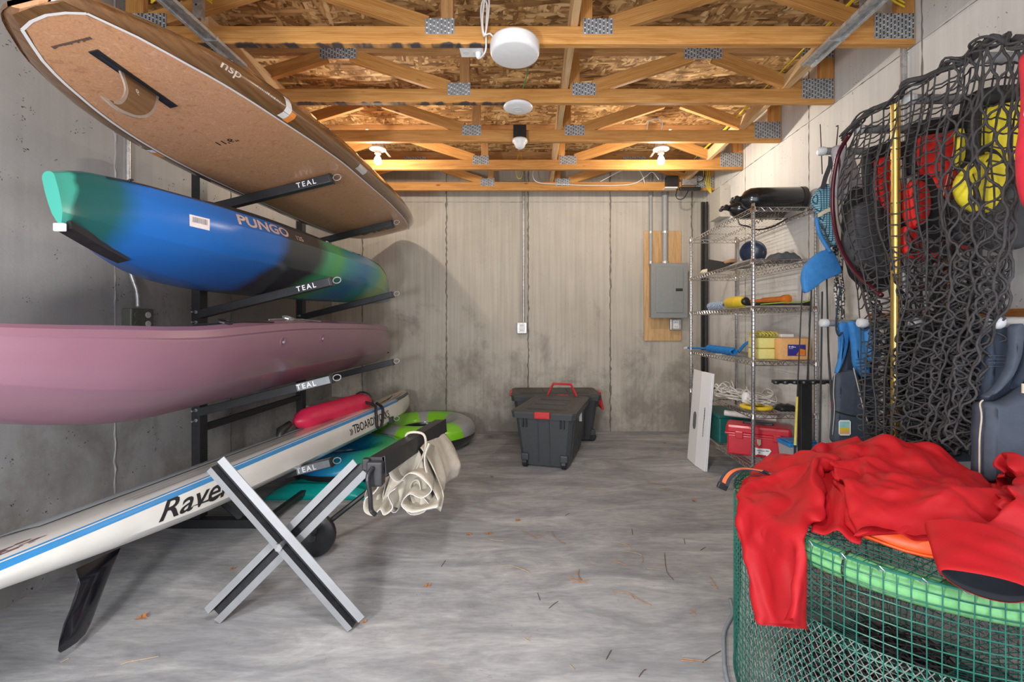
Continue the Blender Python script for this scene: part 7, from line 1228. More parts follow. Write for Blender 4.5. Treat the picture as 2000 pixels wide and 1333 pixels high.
JACKET_Z = [151,23,-14,-25,10,-24,10,-26,11,-25,10,-23,11,-25,10,-27,13,-25,11,-25,13,-25,18,-23,24,-28,200,-16,-13,-16,-14,-13,-15,-14,-15,-13,-14,-8,-1,174,-12,-16,-12,-15,-16,-14,-12,-15,-13,-14,-11,-1,178,-14,-15,-14,-15,-15,-12,-15,-13,-14,-12,-11,-3,176,-12,-15,-15,-13,-15,-13,-15,-12,-15,-12,-12,2,173,-13,-16,-13,-12,-15,-15,-13,-14,-13,-15,-10,-1,176,-16,-13,-14,-13,-13,-16,-13,-14,-13,-14,-12,-2,178,-15,-13,-14,-13,-14,-14,-15,-14,-13,-14,-14,-4,182,-15,-13,-13,-13,-16,-14,-12,-15,-14,-13,-12,-10,185,-15,-11,-16,-13,-13,-16,-14,-12,-13,-16,-12,-12,178,-8,-8,-12,-15,-16,-14,-14,-14,-17,-12,-10,-15,160,-8,2,-8,-10,-13,-17,-14,-14,-16,-10,-13,-13,141,-19,1,7,-4,-7,-13,-15,-16,-16,-11,-12,-11,117,-20,0,6,-6,5,-3,-11,-14,-16,-17,-12,-10,100,-22,0,7,-8,
1,8,-1,-8,-15,-17,-17,-7,81,1,-7,-17,0,7,-3,-6,6,-4,9,-3,-17,-17,-9,63,-13,-10,-1,7,-9,-1,0,4,-4,2,11,-15,-12,55,-22,-10,-2,4,-11,0,0,1,1,2,3,10,-19,75,-20,-39,-2,-10,10,1,2,1,3,1,3,-19,4,82,-31,-4,-53,0,-2,2,0,-1,2,-3,3,22,-5,79,-32,4,-69,-1,1,0,0,0,0,1,0,26,-4,79,-30,4,-13,-15,-34,-1,-2,-1,-5,-7,21,-6,8,85,-31,0,-16,-4,-20,-23,-7,-7,0,9,20,-20,11,91,-31,-5,-5,-13,-4,-36,4,-18,3,16,9,-15,-16,8,11,93,-27,-7,0,-16,5,-19,-29,-10,7,18,-9,-22,-4,1,106,-17,1,-7,-16,10,-25,-30,-5,14,5,-22,-12,-3,4,126,-23,-17,-4,-13,15,-17,-41,-2,12,-10,-25,-4,1,10,138,-29,-26,-9,-7,16,-13,-26,-21,8,-25,-17,4,5,7,129,-30,1,
-10,-18,11,-27,-23,1,-21,-20,-8,-1,2,12,132,-32,-7,-5,7,-22,-23,5,-33,-14,-5,-15,2,-4,9,129,-21,0,2,-21,-21,7,-25,-26,1,-14,-15,0,-6,6,124,-10,4,-4,-30,7,-12,-22,-25,-8,3,-19,-4,-4,11,116,-11,5,-25,-12,12,-11,-23,-23,7,-15,-11,-6,0,10,108,-10,-8,-17,0,11,-20,-8,-13,-8,-12,-9,-11,2,16,94,-15,-17,-6,8,10,-18,-12,0,-17,-6,-9,-15,0,17,86,-13,-27,-2,24,-7,-15,2,-5,-26,-19,-4,-1,3,16,70,-13,-16,8,5,-6,-3,-4,-3,-44,-9,6,7,2,3,38,-104,-5,119,-113,136,-131,148,-145,160,-148,151,-123,108,-83,59,-47,38,-36,33,-31,36,-39,11,-14,16,-14,15,12,-13,24,-23,27,-24,10,-13,-10,14,-26,45,-38,40,-30,10,-1,-5,-6,17,-21,-14,0,14,-19,-13,-23,-12,12,-26,2,8,7,3,27,17,16,17,3,-3,
-6,-4,5,-8,10,10,-16,-18,-3,2,15,-9,-10,2,0,10,10,-5,-21,22,4,-17,-15,-15,10,-40,5,1,5,9,22,16,13,16,5,-2,-9,-4,8,-8,-10,18,-8,-16,4,7,-15,9,-5,-1,3,-9,-4,2,15,-9,19,13,-14,-26,7,-51,6,15,9,-1,11,11,16,13,6,0,-10,-5,6,-4,4,-15,9,-12,1,11,-2,-13,10,-10,10,-4,-11,-7,-6,6,18,25,12,-14,-14,-72,8,29,14,-1,-5,12,5,11,-11,13,-3,-2,6,-17,11,10,-12,-3,2,0,-3,-1,13,-14,17,-6,-1,-8,-13,-3,6,25,23,10,-12,-87,3,25,13,8,-8,0,11,-17,9,6,-3,-3,10,-5,4,8,9,-3,-10,0,1,12,-13,0,13,17,-7,-7,-6,-16,-7,13,25,15,-1,-96,22,7,15,10,-7,5,-22,10,8,5,-4,15,2,1,-11,14,25,-18,0,-3,-5,6,-18,12,28,17,0,-11,-11,-19,
-8,-8,12,20,8,-111,40,12,9,11,-11,-4,-9,6,10,6,19,7,0,-5,5,5,19,2,-5,-1,-11,-23,-2,20,26,13,-1,-18,-3,-12,-10,-12,3,9,14,-113,37,22,10,12,-8,-5,-11,4,10,26,18,1,4,-1,-2,0,-12,5,-8,17,-19,-13,9,20,18,11,2,-16,-1,-8,-8,-12,0,7,13,-115,29,25,11,16,-7,1,-14,4,23,22,3,-15,2,2,0,2,-5,1,-12,20,-18,-7,15,11,9,14,9,-10,-3,-1,-5,-7,-10,15,10,-125,25,28,12,20,-4,3,-8,8,5,15,10,-14,8,-10,-3,-7,-3,-7,3,19,-6,-11,17,15,3,11,3,3,-3,-6,-8,4,-10,16,12,-135,24,29,12,22,-2,0,-7,2,-2,17,10,-2,-13,4,-14,7,-9,2,-5,7,-2,13,-9,29,6,9,10,2,-5,0,-12,-8,5,19,11,-147,24,29,12,20,7,-15,-16,-2,-2,26,1,-3,-3,5,
-9,-8,15,-4,3,-8,0,18,0,22,15,3,5,18,-6,-10,-2,-15,12,14,9,-148,18,28,19,10,-9,-6,-8,1,-1,1,13,10,-6,-2,-13,0,0,19,-12,2,7,15,9,13,12,13,-2,24,6,-10,-20,-12,9,-133,23,22,19,-3,-8,12,-1,-15,-1,15,3,5,-6,-2,2,6,-12,9,-8,15,10,21,9,2,10,14,0,24,8,-5,-20,-20,7,-134,17,23,14,-13,7,-2,12,4,-16,2,3,3,5,1,0,4,2,-17,17,13,13,27,2,10,5,-6,17,18,7,-6,-29,-3,-3,-139,22,20,-5,-2,7,5,1,3,21,-12,11,-2,2,-4,0,-2,2,-1,12,15,10,28,12,-2,-1,-2,4,9,17,1,-26,-10,2,-138,25,0,10,-2,9,3,8,7,0,15,-13,14,-1,10,-10,-2,0,4,6,10,12,24,14,0,-2,-4,6,2,3,12,-16,-12,1,-135,22,10,-5,13,1,16,-7,3,
12,7,-10,5,22,8,1,-6,-7,-4,-1,7,12,13,18,3,-6,12,3,0,-2,1,2,-13,4,-137,13,12,16,-3,8,21,3,-15,2,3,5,0,18,15,1,-15,-6,-3,3,-3,9,6,23,2,10,8,-3,10,0,-2,-5,1,3,-25,9,-12,2,-123,30,6,14,0,13,22,8,-13,7,-6,-8,2,2,20,6,-8,-14,1,-4,9,-6,4,17,10,10,13,-2,7,2,6,-7,8,1,-32,2,-117,29,12,1,9,16,0,21,4,-18,-3,1,-4,2,3,16,-11,2,-8,-3,11,-6,7,-3,20,9,8,12,-3,7,13,-9,14,-1,-34,1,-108,6,29,1,11,-4,6,24,3,-20,-1,0,12,-7,1,1,8,-7,9,-15,0,16,-5,-1,5,20,4,6,12,1,19,-8,14,-6,-34,0,-108,17,20,8,3,-10,9,22,2,-15,6,3,-3,14,-10,-1,3,-2,17,-8,-8,3,4,10,-5,5,11,5,4,
11,10,14,1,-16,-31,-5,-86,22,-1,18,-16,13,13,-7,4,2,12,1,-8,5,14,-13,2,-1,1,16,1,0,0,-8,13,-2,-7,9,0,6,9,13,-8,-5,-43,-3,-68,27,20,-20,-5,12,14,15,5,8,-13,1,12,-7,13,-11,3,3,1,-9,4,1,0,13,5,3,-3,-18,-10,5,5,9,-7,-48,15,15,-65,19,22,5,-27,5,16,11,8,20,-8,-5,-2,14,-4,2,2,1,-4,9,-13,0,-2,3,4,3,7,-15,-25,-18,-34,11,9,16,22,6,-65,20,18,10,-23,-17,23,20,4,18,20,-9,-12,-1,0,-2,1,3,9,11,-10,-7,0,5,4,-2,-7,-16,-27,-33,12,-12,22,19,26,-3,-65,25,-3,19,-5,-24,2,23,10,19,26,5,-13,8,-1,-4,8,7,-3,-16,-14,-8,-3,-3,-1,0,-7,-28,-11,14,-2,-20,22,25,26,-7,-58,23,-4,0,2,6,-17,3,11,30,20,10,2,
-8,-5,1,7,6,-18,-10,-8,-10,-9,-1,-2,-15,-3,3,8,4,-24,-8,25,24,26,15,-74,17,19,4,4,-5,-13,-13,13,13,-10,7,6,-1,-2,2,8,6,7,-11,-16,-17,-14,-11,11,10,5,8,6,-24,-16,-2,18,31,21,14,134,10,14,3,-11,-4,-9,-10,-5,-18,5,-2,-12,-7,-12,-12,-6,-4,5,-3,-9,-2,2,-10,-3,-28,-22,-13,-2,1,-2,0,-2,4,8,5,76,-8,-11,-6,-17,-18,1,-1,-2,-1,-2,-3,-4,-1,15,70,-3,-18,-19,-1,-13,-17,4,12,2,0,0,-2,0,1,68,4,-20,-24,-26,-3,1,2,-4,-9,-13,-7,-1,2,9,105,-6,-7,-19,-38,-2,-5,-15,-13,-15,-15,-15,0,3,4,191,-26,-18,-26,-36,-11,-23,-20,-21,-18,-16,-10,-3,-1,2,238,-26,-24,-28,-32,-29,-15,-27,-20,-22,-13,-15,5,4,-8,256,-30,-22,-31,-44,-18,-23,-24,-20,-2,-16,-26,-1,-2,1,
258,-30,-23,-29,-35,-29,-19,-25,-18,-9,-28,12,8,-5,-25,254,-26,-26,-30,-24,-45,-23,-10,-15,-17,-21,-21,9,28,-19,233,-30,-12,-32,-26,-31,-34,-25,-21,-16,-19,-5,24,15,203,-27,-22,-6,-30,-26,-44,-24,-24,-22,-13,-4,19,0,218,-30,-19,-16,-7,-29,-39,-35,-20,-23,-1,-17,-3,0,232,-23,-28,-8,-4,-23,-35,-43,-17,-25,-2,-6,-18,6,220,-19,-31,-9,-6,-5,-30,-41,-30,-24,-17,-11,16,-6,188,-27,-10,-9,-7,-7,-35,-42,-23,-22,-17,0,24,178,-32,-10,-4,-11,0,-27,-49,-20,-21,-24,-4,20,181,-31,-11,-7,1,-5,-22,-37,-36,-21,-21,-10,16,183,-29,-11,-3,-2,-8,-19,-30,-43,-11,-24,-17,10,188,-31,-7,0,-9,-6,-19,-22,-48,-14,-11,-26,1,192,-28,-6,-3,-12,-9,-8,-19,-49,-15,-11,-24,-8,197,-28,-5,-14,-12,-9,-1,-8,-37,-28,-14,-24,-15,201,-28,-8,-18,-13,-9,-7,4,-19,
-35,-20,-14,-24,198,-30,-13,-7,-16,-17,-7,7,-13,-31,-15,-32,-16,197,-31,-8,-18,-13,-17,-8,6,-13,-29,-18,-29,6,176,-31,-10,-12,-20,-7,-9,-4,-18,-30,-17,-31,192,-29,-11,-17,-7,-15,-14,-6,-28,-22,-25,-30,208,-30,-12,-11,-15,-5,-20,-26,-17,-29,-27,-25,219,-30,-14,-18,-3,-25,-22,-13,-45,-12,-25,-18,233,-30,-27,-6,-26,-20,-19,-18,-44,-14,-26,-5,210,-27,-23,-16,-19,-22,-29,-39,-20,-15,4,189,-19,-17,-22,-23,-26,-45,-16,-20,-8,5,173,-20,-23,-16,-24,-30,-34,-13,-15,-6,6,150,-15,-20,-22,-28,-38,-6,-15,-11,-5,4,137,-19,-18,-26,-43,0,-15,-10,-8,-4,0,118,-13,-23,-43,-2,-12,-8,-5,-1,3,-15,91,-6,-38,-12,-5,-4,0,-2,0,-1,-2,57,-23,-1,-1,0,0,0,-3,1,-1,-1,-36,1,-1,-1,1,1,-1,0,0,-2,2,-271,20,-27,17,-27,18,-31,17,-24,10,-26,
12,-27,13,-27,12,-26,11,-27,13,-25,26,-27,-9,180,-10,-13,-10,-15,-15,-15,-14,-16,-12,-3,149,-11,-10,-16,-12,-15,-15,-15,-15,-12,-3,150,-12,-12,-12,-14,-14,-17,-14,-15,-12,-3,150,-10,-12,-13,-15,-15,-15,-12,-18,-11,-2,148,-8,-15,-12,-15,-15,-15,-13,-15,-13,-4,153,-11,-14,-14,-15,-15,-14,-13,-15,-12,-8,158,-15,-11,-14,-15,-15,-12,-16,-14,-13,-11,161,-15,-10,-17,-14,-12,-16,-15,-13,-12,-16,165,-13,-12,-16,-14,-15,-13,-15,-16,-13,-16,162,-11,-11,-14,-13,-14,-14,-17,-11,-21,-11,151,-8,-8,-10,-13,-14,-14,-16,-17,-14,-11,135,-18,1,-4,-7,-13,-14,-15,-16,-14,-10,115,-18,-3,-7,4,-4,-10,-14,-16,-15,-10,96,-17,-6,-4,-1,5,-2,-8,-13,-16,-14,80,-1,-14,-7,-8,3,1,4,-2,-7,-19,-10,61,2,-12,-8,-6,1,1,4,-15,12,-2,-19,51,-3,-7,-11,-6,1,6,-12,-8,
2,5,5,61,-32,-3,-11,-7,4,-3,-9,4,0,2,5,72,-13,-39,-6,-10,2,-9,4,-8,2,2,14,72,-1,-23,-41,-3,-9,2,-11,-1,3,7,11,57,21,-26,-22,-33,0,-12,-3,3,4,13,1,57,28,-26,-25,-21,-26,6,-8,3,10,9,-11,70,26,-25,-22,-28,-29,13,-9,8,12,-5,-23,-6,92,30,-23,-27,-28,-4,-16,0,13,2,-23,-21,-13,115,30,-20,-27,-24,5,-29,7,10,-24,-19,-18,-10,127,30,-20,-30,-16,8,-31,11,-20,-20,-18,-10,4,116,32,-21,-28,-9,9,-17,-27,-16,-18,-18,6,-3,115,30,-20,-26,9,-15,-24,-33,-13,-14,-2,-14,6,118,27,-24,1,-20,-24,-23,-16,-9,-11,-12,-18,4,131,17,-12,-25,-18,-16,-10,-34,-11,-12,-10,-9,-4,149,0,-15,1,-19,-17,-23,-32,-8,0,-12,-12,2,138,-7,1,-5,-25,-19,-16,-28,4,-10,-10,-10,5,126,-1,-10,-1,-22,-10,-10,
-19,-14,-10,-12,-5,8,109,-2,0,-6,-19,-10,-9,-10,-11,-10,-12,-13,12,93,-1,-2,-1,-8,-9,-7,-5,-37,0,-3,-15,7,68,3,2,2,-1,-4,-5,-13,-45,-6,-3,10,-8,-63,6,7,6,20,23,24,14,-1,-1,-7,-10,16,19,19,11,-29,-13,-19,15,13,-5,1,2,4,2,3,-24,-2,13,-11,-23,-28,-11,-21,1,15,5,19,22,9,23,14,3,-5,-15,-11,-9,12,13,12,20,-17,-30,-6,6,4,3,5,3,2,-9,-3,-18,16,10,-3,-18,-32,-31,4,11,0,28,16,17,16,12,4,-5,-11,-11,-21,9,15,19,0,5,-32,-16,11,5,6,1,-2,-10,-10,-5,-8,7,9,27,4,-37,-52,6,6,27,6,11,8,9,10,14,-1,-6,-18,-19,7,12,13,17,3,-15,-28,-2,-1,18,-12,2,-2,-7,-6,3,-10,23,22,12,-9,-96,10,26,12,7,3,15,4,13,-4,-1,-1,0,-22,-2,10,
15,15,15,-16,-12,-22,-11,9,19,10,-1,-7,-11,-10,-3,2,24,19,8,-105,0,34,0,17,11,-2,18,-1,7,2,-3,-8,6,-13,-6,15,16,22,-7,-7,-14,-22,15,11,3,10,0,-7,-14,-11,-12,7,21,14,-107,23,10,18,0,13,18,-4,18,-6,-4,11,3,2,-3,0,6,2,12,15,-11,-28,5,5,-7,24,15,1,-9,-12,-13,-12,-11,1,17,-109,35,15,11,8,4,12,22,-9,13,-5,-11,-1,1,5,15,10,11,9,6,-9,-27,-3,-9,23,16,13,1,-11,-18,-2,-13,-4,-6,-5,-92,30,18,14,4,13,6,20,-8,13,-10,11,-9,2,-2,-1,8,8,17,10,-7,-19,-24,9,1,21,15,11,-14,-14,6,-14,-4,-4,6,-112,34,15,24,3,1,15,4,13,-12,7,20,-3,-16,-1,-2,0,9,6,18,-6,-17,-22,6,5,5,13,14,13,-8,-18,9,-12,-1,10,-117,30,14,31,13,-3,
-4,14,5,-11,20,9,1,-12,-16,4,-8,-1,16,8,0,-19,-12,21,5,3,5,7,4,9,-6,-15,12,-9,14,-122,31,9,34,19,-11,5,3,-2,2,-5,18,5,-16,1,-16,5,6,-10,5,6,-19,2,12,22,1,9,8,9,-6,-3,-1,-15,12,14,-126,28,19,16,31,-10,5,-3,-4,-9,-3,6,16,-3,-16,-13,-2,3,18,-12,0,-10,16,-1,23,14,8,3,13,10,-11,0,-20,-101,23,19,7,27,16,-13,6,0,-18,-8,-3,4,10,-16,-6,13,-19,6,11,-13,0,14,19,-2,12,13,16,23,8,-4,-10,-15,-118,22,20,16,7,23,8,-10,7,-11,-23,-8,8,-2,-12,7,7,-20,0,9,-8,9,28,3,12,3,15,20,18,7,-1,-14,-16,-109,-2,19,27,15,4,19,3,-3,-22,-1,-22,7,-12,-7,2,13,-15,-5,1,8,15,31,8,-5,16,11,14,12,8,-1,-18,-19,-116,16,23,-2,
22,23,11,-2,6,-22,3,-22,-1,-21,-2,0,6,9,-11,6,8,16,33,10,1,-7,2,8,16,10,3,-9,-17,-113,22,-7,23,19,16,14,4,-13,5,-21,1,-28,-4,16,1,-10,-2,5,3,12,10,28,11,3,0,-2,-7,2,10,11,-4,-14,-98,-1,4,19,24,21,13,5,-12,-14,3,-12,-27,8,19,5,-5,-6,-11,13,9,8,2,21,4,-5,5,5,-5,1,4,2,-8,-93,-3,10,22,20,20,12,17,-24,-16,-11,0,-23,21,11,6,-4,-21,7,-7,0,4,3,24,6,2,13,4,3,1,-3,-5,-5,7,-6,-105,13,15,21,19,25,11,15,-10,-11,-22,-24,4,3,-3,16,-3,-18,6,-5,-10,8,3,8,15,13,8,-2,2,11,-4,-1,14,-8,-1,-107,26,0,22,17,16,15,11,-15,8,-19,-29,-13,-1,3,14,1,-13,7,-17,-3,11,11,-4,17,8,5,5,13,-3,3,19,11,-8,-7,
-113,26,14,4,11,17,16,7,-12,11,-14,-29,-21,4,1,3,10,-9,-5,14,-16,14,3,1,0,17,12,8,-4,7,21,14,10,-4,-18,-110,22,15,-3,1,15,20,6,-8,16,-18,-25,-21,13,1,-1,-2,2,-3,13,-16,2,6,5,9,5,16,-1,13,15,15,14,3,-6,-24,-88,12,-5,-3,7,0,18,17,1,17,-13,-23,-23,9,-3,3,0,-1,0,10,8,-10,16,6,6,-6,-1,12,7,8,10,17,5,-11,-42,-66,12,3,-17,16,-8,8,20,27,4,9,-28,-18,-5,23,1,-3,-6,-14,4,13,2,-1,5,17,7,-4,-9,8,5,5,3,-7,-48,-6,-36,24,5,-9,-21,6,14,10,33,13,15,-11,-27,5,0,9,15,1,-10,-28,1,-1,1,7,12,17,2,-7,-16,-21,-34,8,10,4,10,-42,20,1,-11,2,-24,20,14,18,36,1,13,-15,-20,2,12,11,-4,9,-10,-25,-10,-3,17,11,
10,1,-17,-27,-33,21,0,10,-4,18,-49,17,-3,-9,7,-14,-6,20,22,40,10,-7,12,-14,-5,-2,6,10,-7,3,-11,-34,-9,8,5,6,6,-39,-10,0,6,20,-9,11,24,-63,14,15,-7,-15,-3,-5,11,19,42,16,4,-2,-8,-7,0,7,5,-2,-5,-13,-22,-15,-10,-1,-9,10,21,-19,13,-19,-3,4,28,25,-45,10,7,-5,-16,-3,2,7,19,5,3,5,-5,-9,1,5,4,-2,-4,-21,-11,-9,1,11,22,8,-3,-13,-5,9,-19,10,13,26,63,4,2,-12,-21,-9,-11,-7,-6,-9,-5,-7,3,70,-9,-3,0,16,-7,-6,-7,-7,-10,-7,-12,8,58,-17,-11,-5,16,-15,-8,-8,5,1,0,1,-9,68,-21,-22,3,-2,-16,-10,-5,-6,-1,-3,0,3,87,-7,-28,-5,-13,-19,-10,-9,-8,-9,-7,-4,-1,141,-11,-35,-10,-21,-24,-12,-13,-13,-12,-10,-8,-2,184,-14,-33,-18,-31,-25,-15,-13,
-13,-13,-14,-6,1,205,-29,-3,-50,-22,-31,-7,-19,-11,-13,-13,8,-15,213,-27,-11,-38,-35,-29,-4,-6,-10,-10,-11,-26,-8,216,-14,-22,-32,-46,-27,-21,1,-21,-12,5,-11,194,-20,-13,-30,-35,-36,-29,-2,-25,-11,-12,28,176,-21,-9,-29,-27,-43,-27,-12,-20,7,-30,15,189,-19,-20,-10,-27,-41,-32,-23,-13,9,-30,-13,211,-24,-15,-7,-27,-25,-38,-26,-19,7,-24,9,174,-23,-17,-16,-10,-43,-32,-23,-9,-6,15,172,-22,-10,-15,-18,-32,-41,-27,1,-10,15,161,-12,-18,-19,-12,-25,-48,-22,-22,19,-2,157,-21,-4,-13,-17,-20,-38,-38,-22,11,1,151,-20,-14,-8,-6,-24,-24,-39,-23,-7,10,146,-19,-10,-2,-18,-17,-14,-44,-20,-9,2,141,-10,-10,-8,-2,-15,-13,-50,-18,-11,-6,152,-21,-11,-8,-6,0,-13,-32,-36,-11,-8,157,-23,-22,-10,-6,-2,2,-26,-35,-16,-12,157,-25,-15,-18,-10,5,0,-20,-35,-15,
-20,163,-25,-28,-12,-11,0,4,-15,-33,-20,140,-26,-12,-20,-12,2,-5,-17,-36,-22,148,-25,-13,-9,-21,-8,-2,-18,-39,-23,161,-26,-13,-9,-10,-19,-9,-21,-39,-25,172,-25,-7,-15,-15,-17,-18,-47,-6,-26,156,-19,-23,-19,-18,-13,-43,-15,-11,157,-25,-20,-16,-19,-28,-35,-5,-5,145,-20,-20,-21,-25,-43,-19,-4,7,123,-22,-15,-23,-30,-33,-12,7,5,98,-18,-17,-28,-35,-12,-7,2,10,84,-22,-20,-36,-2,-17,0,-5,13,72,-22,-30,-4,-16,-14,-9,8,7,61,-28,-16,-4,-4,-5,-2,21,-20,30,7,-12,12,-5,-4,-3,1,-16,27,-16,11,19,-19,-4,-2,5,12,-6,-15]
# ------------------------------------------------------------------ pegs on the right wall and what hangs from them
M['peg'] = plain('grey_foam_sleeve', (0.20, 0.21, 0.22), 0.6, 0, 0.1, 40); M['pegcap'] = plain('white_cap', (0.62, 0.64, 0.66), 0.4)
PEGY = [2.405, 2.135, 1.848, 1.562, 1.285]
ordn = ['farthest', 'second from the far end', 'third from the far end', 'fourth from the far end', 'nearest']
def peg(y, z, lab, m):
    t = thing('wall_peg', lab, 'peg', (XR, y, z), 'padded pegs on the right wall')
    q = Matrix.Rotation(-PI/2, 3, 'Y')
    bm = BM(); lathe(bm, (XR-0.001, y, z), [(0.0, 0), (0.035, 0.0), (0.035, 0.006), (0.019, 0.008), (0.019, 0.34), (0.0, 0.34)], 16, q); b_ = obj('peg_bar', bm, m, t, auto=40)
    bm = BM(); lathe(bm, (XR-0.335, y, z), [(0.0, 0.0), (0.0215, 0.0), (0.0235, 0.006), (0.0235, 0.024), (0.019, 0.034), (0.0, 0.037)], 18, q); obj('end_cap', bm, M['pegcap'], b_, auto=50)
for y, n_ in zip(PEGY, ordn): peg(y, 2.135, n_+' of the upper row of padded pegs on the right wall', M['peg'])
for y, n_ in zip([2.385, 2.11, 1.83, 1.507], ['farthest', 'second from the far end', 'third from the far end', 'nearest']): peg(y, 1.205, n_+' of the lower row of pegs on the right wall', M['emt'])
M['stainwood'] = wood('stained_orange_wood', (0.45, 0.18, 0.05), (0.35, 0.13, 0.035), (0.55, 0.25, 0.08))
o = beam('peg_rail', (XR-0.012, 1.1, 1.235), (XR-0.012, 2.5, 1.235), 0.022, 0.05, M['stainwood'], None, side=(1, 0, 0)); tag(o, 'orange-brown wooden rail on the right wall behind the lower pegs', 'rail')
o = beam('wall_board', (XR-0.013, 2.055, 1.27), (XR-0.013, 2.055, 1.80), 0.022, 0.075, M['stainwood'], None, side=(1, 0, 0)); tag(o, 'upright orange-brown board on the right wall behind the black net', 'board')

def cushion(bm, poly, y, th, inset=0.018, mi=0, bulge=1.0):
    """padded panel: outline in the plane y, pillowed front and back"""
    P = [Vector((p.x, p.z)) for p in [PX(a, b, y) for a, b in poly]]
    out = []                                         # resample
    for i in range(len(P)):
        a, b = P[i], P[(i+1) % len(P)]; k = max(1, int((b-a).length/0.02))
        for j in range(k): out.append(a.lerp(b, j/k))
    out = [(out[i-1]+out[i]*2+out[(i+1) % len(out)])/4 for i in range(len(out))]
    area = sum(out[i].x*out[(i+1) % len(out)].y-out[(i+1) % len(out)].x*out[i].y for i in range(len(out))); sg_ = 1 if area > 0 else -1
    def off(d):
        r = []
        for i in range(len(out)):
            t = out[(i+1) % len(out)]-out[i-1]; t = t.normalized() if t.length > 0 else Vector((1, 0)); r.append(out[i]+Vector((-t.y, t.x))*sg_*d)
        return r
    rings = []
    for d, f in ((inset, -0.5), (inset*0.4, -0.42), (0.0, -0.12), (0.0, 0.12), (inset*0.4, 0.42), (inset, 0.5)):
        rings.append([Vector((p.x, y+f*th, p.y)) for p in off(d)])
    loft(bm, rings, True, mi=mi)
def panel(name, poly, y, th, m, parent, inset=0.018, lab=None):
    bm = BM(); cushion(bm, poly, y, th, inset); bmesh.ops.triangulate(bm, faces=[f for f in bm.faces if len(f.verts) > 4])
    for v in bm.verts: v.co += noise.noise_vector(v.co*9)*0.006
    o = obj(name, bm, m, parent, smooth=True); 
    if lab: o['label'] = lab
    return o
def pxtube(name, pts, y, r, m, parent, n=6): bm = BM(); tube(bm, catmull([PX(a, b, y) for a, b in pts], 4), r, n); return obj(name, bm, m, parent, smooth=True)
fab = lambda n, c, r=0.75: plain(n, c, r, 0, 0.12, 30, 0.25)
M['f_black'] = fab('black_neoprene', (0.014, 0.014, 0.016)); M['f_char'] = fab('charcoal_nylon', (0.05, 0.052, 0.058)); M['f_red'] = fab('red_nylon', (0.72, 0.02, 0.015)); M['f_yel'] = fab('yellow_nylon', (0.78, 0.66, 0.03)); M['f_navy'] = fab('slate_navy_neoprene', (0.055, 0.07, 0.10)); M['f_navyd'] = fab('dark_navy_nylon', (0.02, 0.032, 0.055)); M['f_blue'] = fab('blue_neoprene', (0.04, 0.22, 0.55)); M['f_grey'] = fab('lavender_grey_cloth', (0.42, 0.40, 0.43)); M['f_crim'] = fab('crimson_cloth', (0.70, 0.02, 0.05)); M['f_pipe'] = fab('tan_piping', (0.5, 0.44, 0.36))
def chk(name, a, b_, sc):
    m, t, b = nt(name); b.inputs['Roughness'].default_value = 0.7; vo = N(t, 'ShaderNodeTexBrick'); vo.inputs['Scale'].default_value = sc; vo.inputs['Color1'].default_value = col(a); vo.inputs['Color2'].default_value = col(tuple(x*0.85 for x in a)); vo.inputs['Mortar'].default_value = col(b_)
    vo.inputs['Mortar Size'].default_value = 0.06; vo.inputs['Brick Width'].default_value = 0.4; vo.inputs['Row Height'].default_value = 0.4; vo.offset = 0
    t.links.new(coords(t, (1, 1, 1), rot=(PI/2, 0.75, 0)), vo.inputs['Vector']); t.links.new(vo.outputs[0], b.inputs['Base Color']); return m
M['f_pat'] = chk('light_blue_patterned_cloth', (0.22, 0.48, 0.60), (0.02, 0.06, 0.09), 34)
M['f_mesh'] = chk('grey_mesh_cloth', (0.10, 0.115, 0.12), (0.02, 0.02, 0.02), 60)
# farthest peg: grey garment, patterned bag with a blue flap
t = thing('grey_vest', 'lavender grey and black vest hanging from the farthest upper peg', 'vest', PX(1650, 300, 2.405))
panel('shell', [(1624, 286), (1642, 284), (1664, 300), (1672, 330), (1684, 370), (1668, 395), (1640, 392), (1625, 372), (1620, 350), (1630, 325)], 2.36, 0.05, M['f_grey'], t)
panel('black_panel', [(1668, 362), (1700, 385), (1722, 430), (1742, 470), (1738, 560), (1700, 575), (1662, 540), (1647, 470), (1650, 400)], 2.33, 0.07, M['f_black'], t, lab='black lower panel')
bm = BM(); loft(bm, [[PX(a, b, 2.385), PX(a+9, b+2, 2.385), PX(a+9, b+2, 2.375), PX(a, b, 2.375)] for a, b in ((1607, 303), (1618, 305), (1617, 322), (1608, 345), (1602, 368))]); obj('strap', bm, M['f_char'], t)
t = thing('patterned_bag', 'light blue patterned bag with a bright blue flap hanging below the farthest upper peg', 'bag', PX(1612, 380, 2.43))
panel('bag_body', [(1610, 358), (1625, 366), (1630, 420), (1634, 482), (1624, 484), (1606, 458), (1595, 418), (1583, 392), (1590, 376)], 2.43, 0.05, M['f_pat'], t)
panel('flap', [(1622, 487), (1605, 490), (1588, 500), (1570, 518), (1563, 545), (1571, 577), (1580, 570), (1605, 550), (1643, 535), (1634, 505)], 2.42, 0.035, M['f_blue'], t, 0.008, 'bright blue flap')
pxtube('strap', [(1594, 425), (1600, 455), (1612, 478), (1622, 492)], 2.40, 0.011, M['f_blue'], t)
pxtube('cord', [(1604, 436), (1614, 462), (1622, 484)], 2.385, 0.004, M['f_char'], t)
bm = BM(); loft(bm, [[PX(a, b-4, 2.398), PX(a, b+4, 2.398), PX(a, b+4, 2.392), PX(a, b-4, 2.392)] for a, b in ((1597, 422), (1612, 413), (1628, 407))]); obj('reflective_band', bm, M['cream'], t)
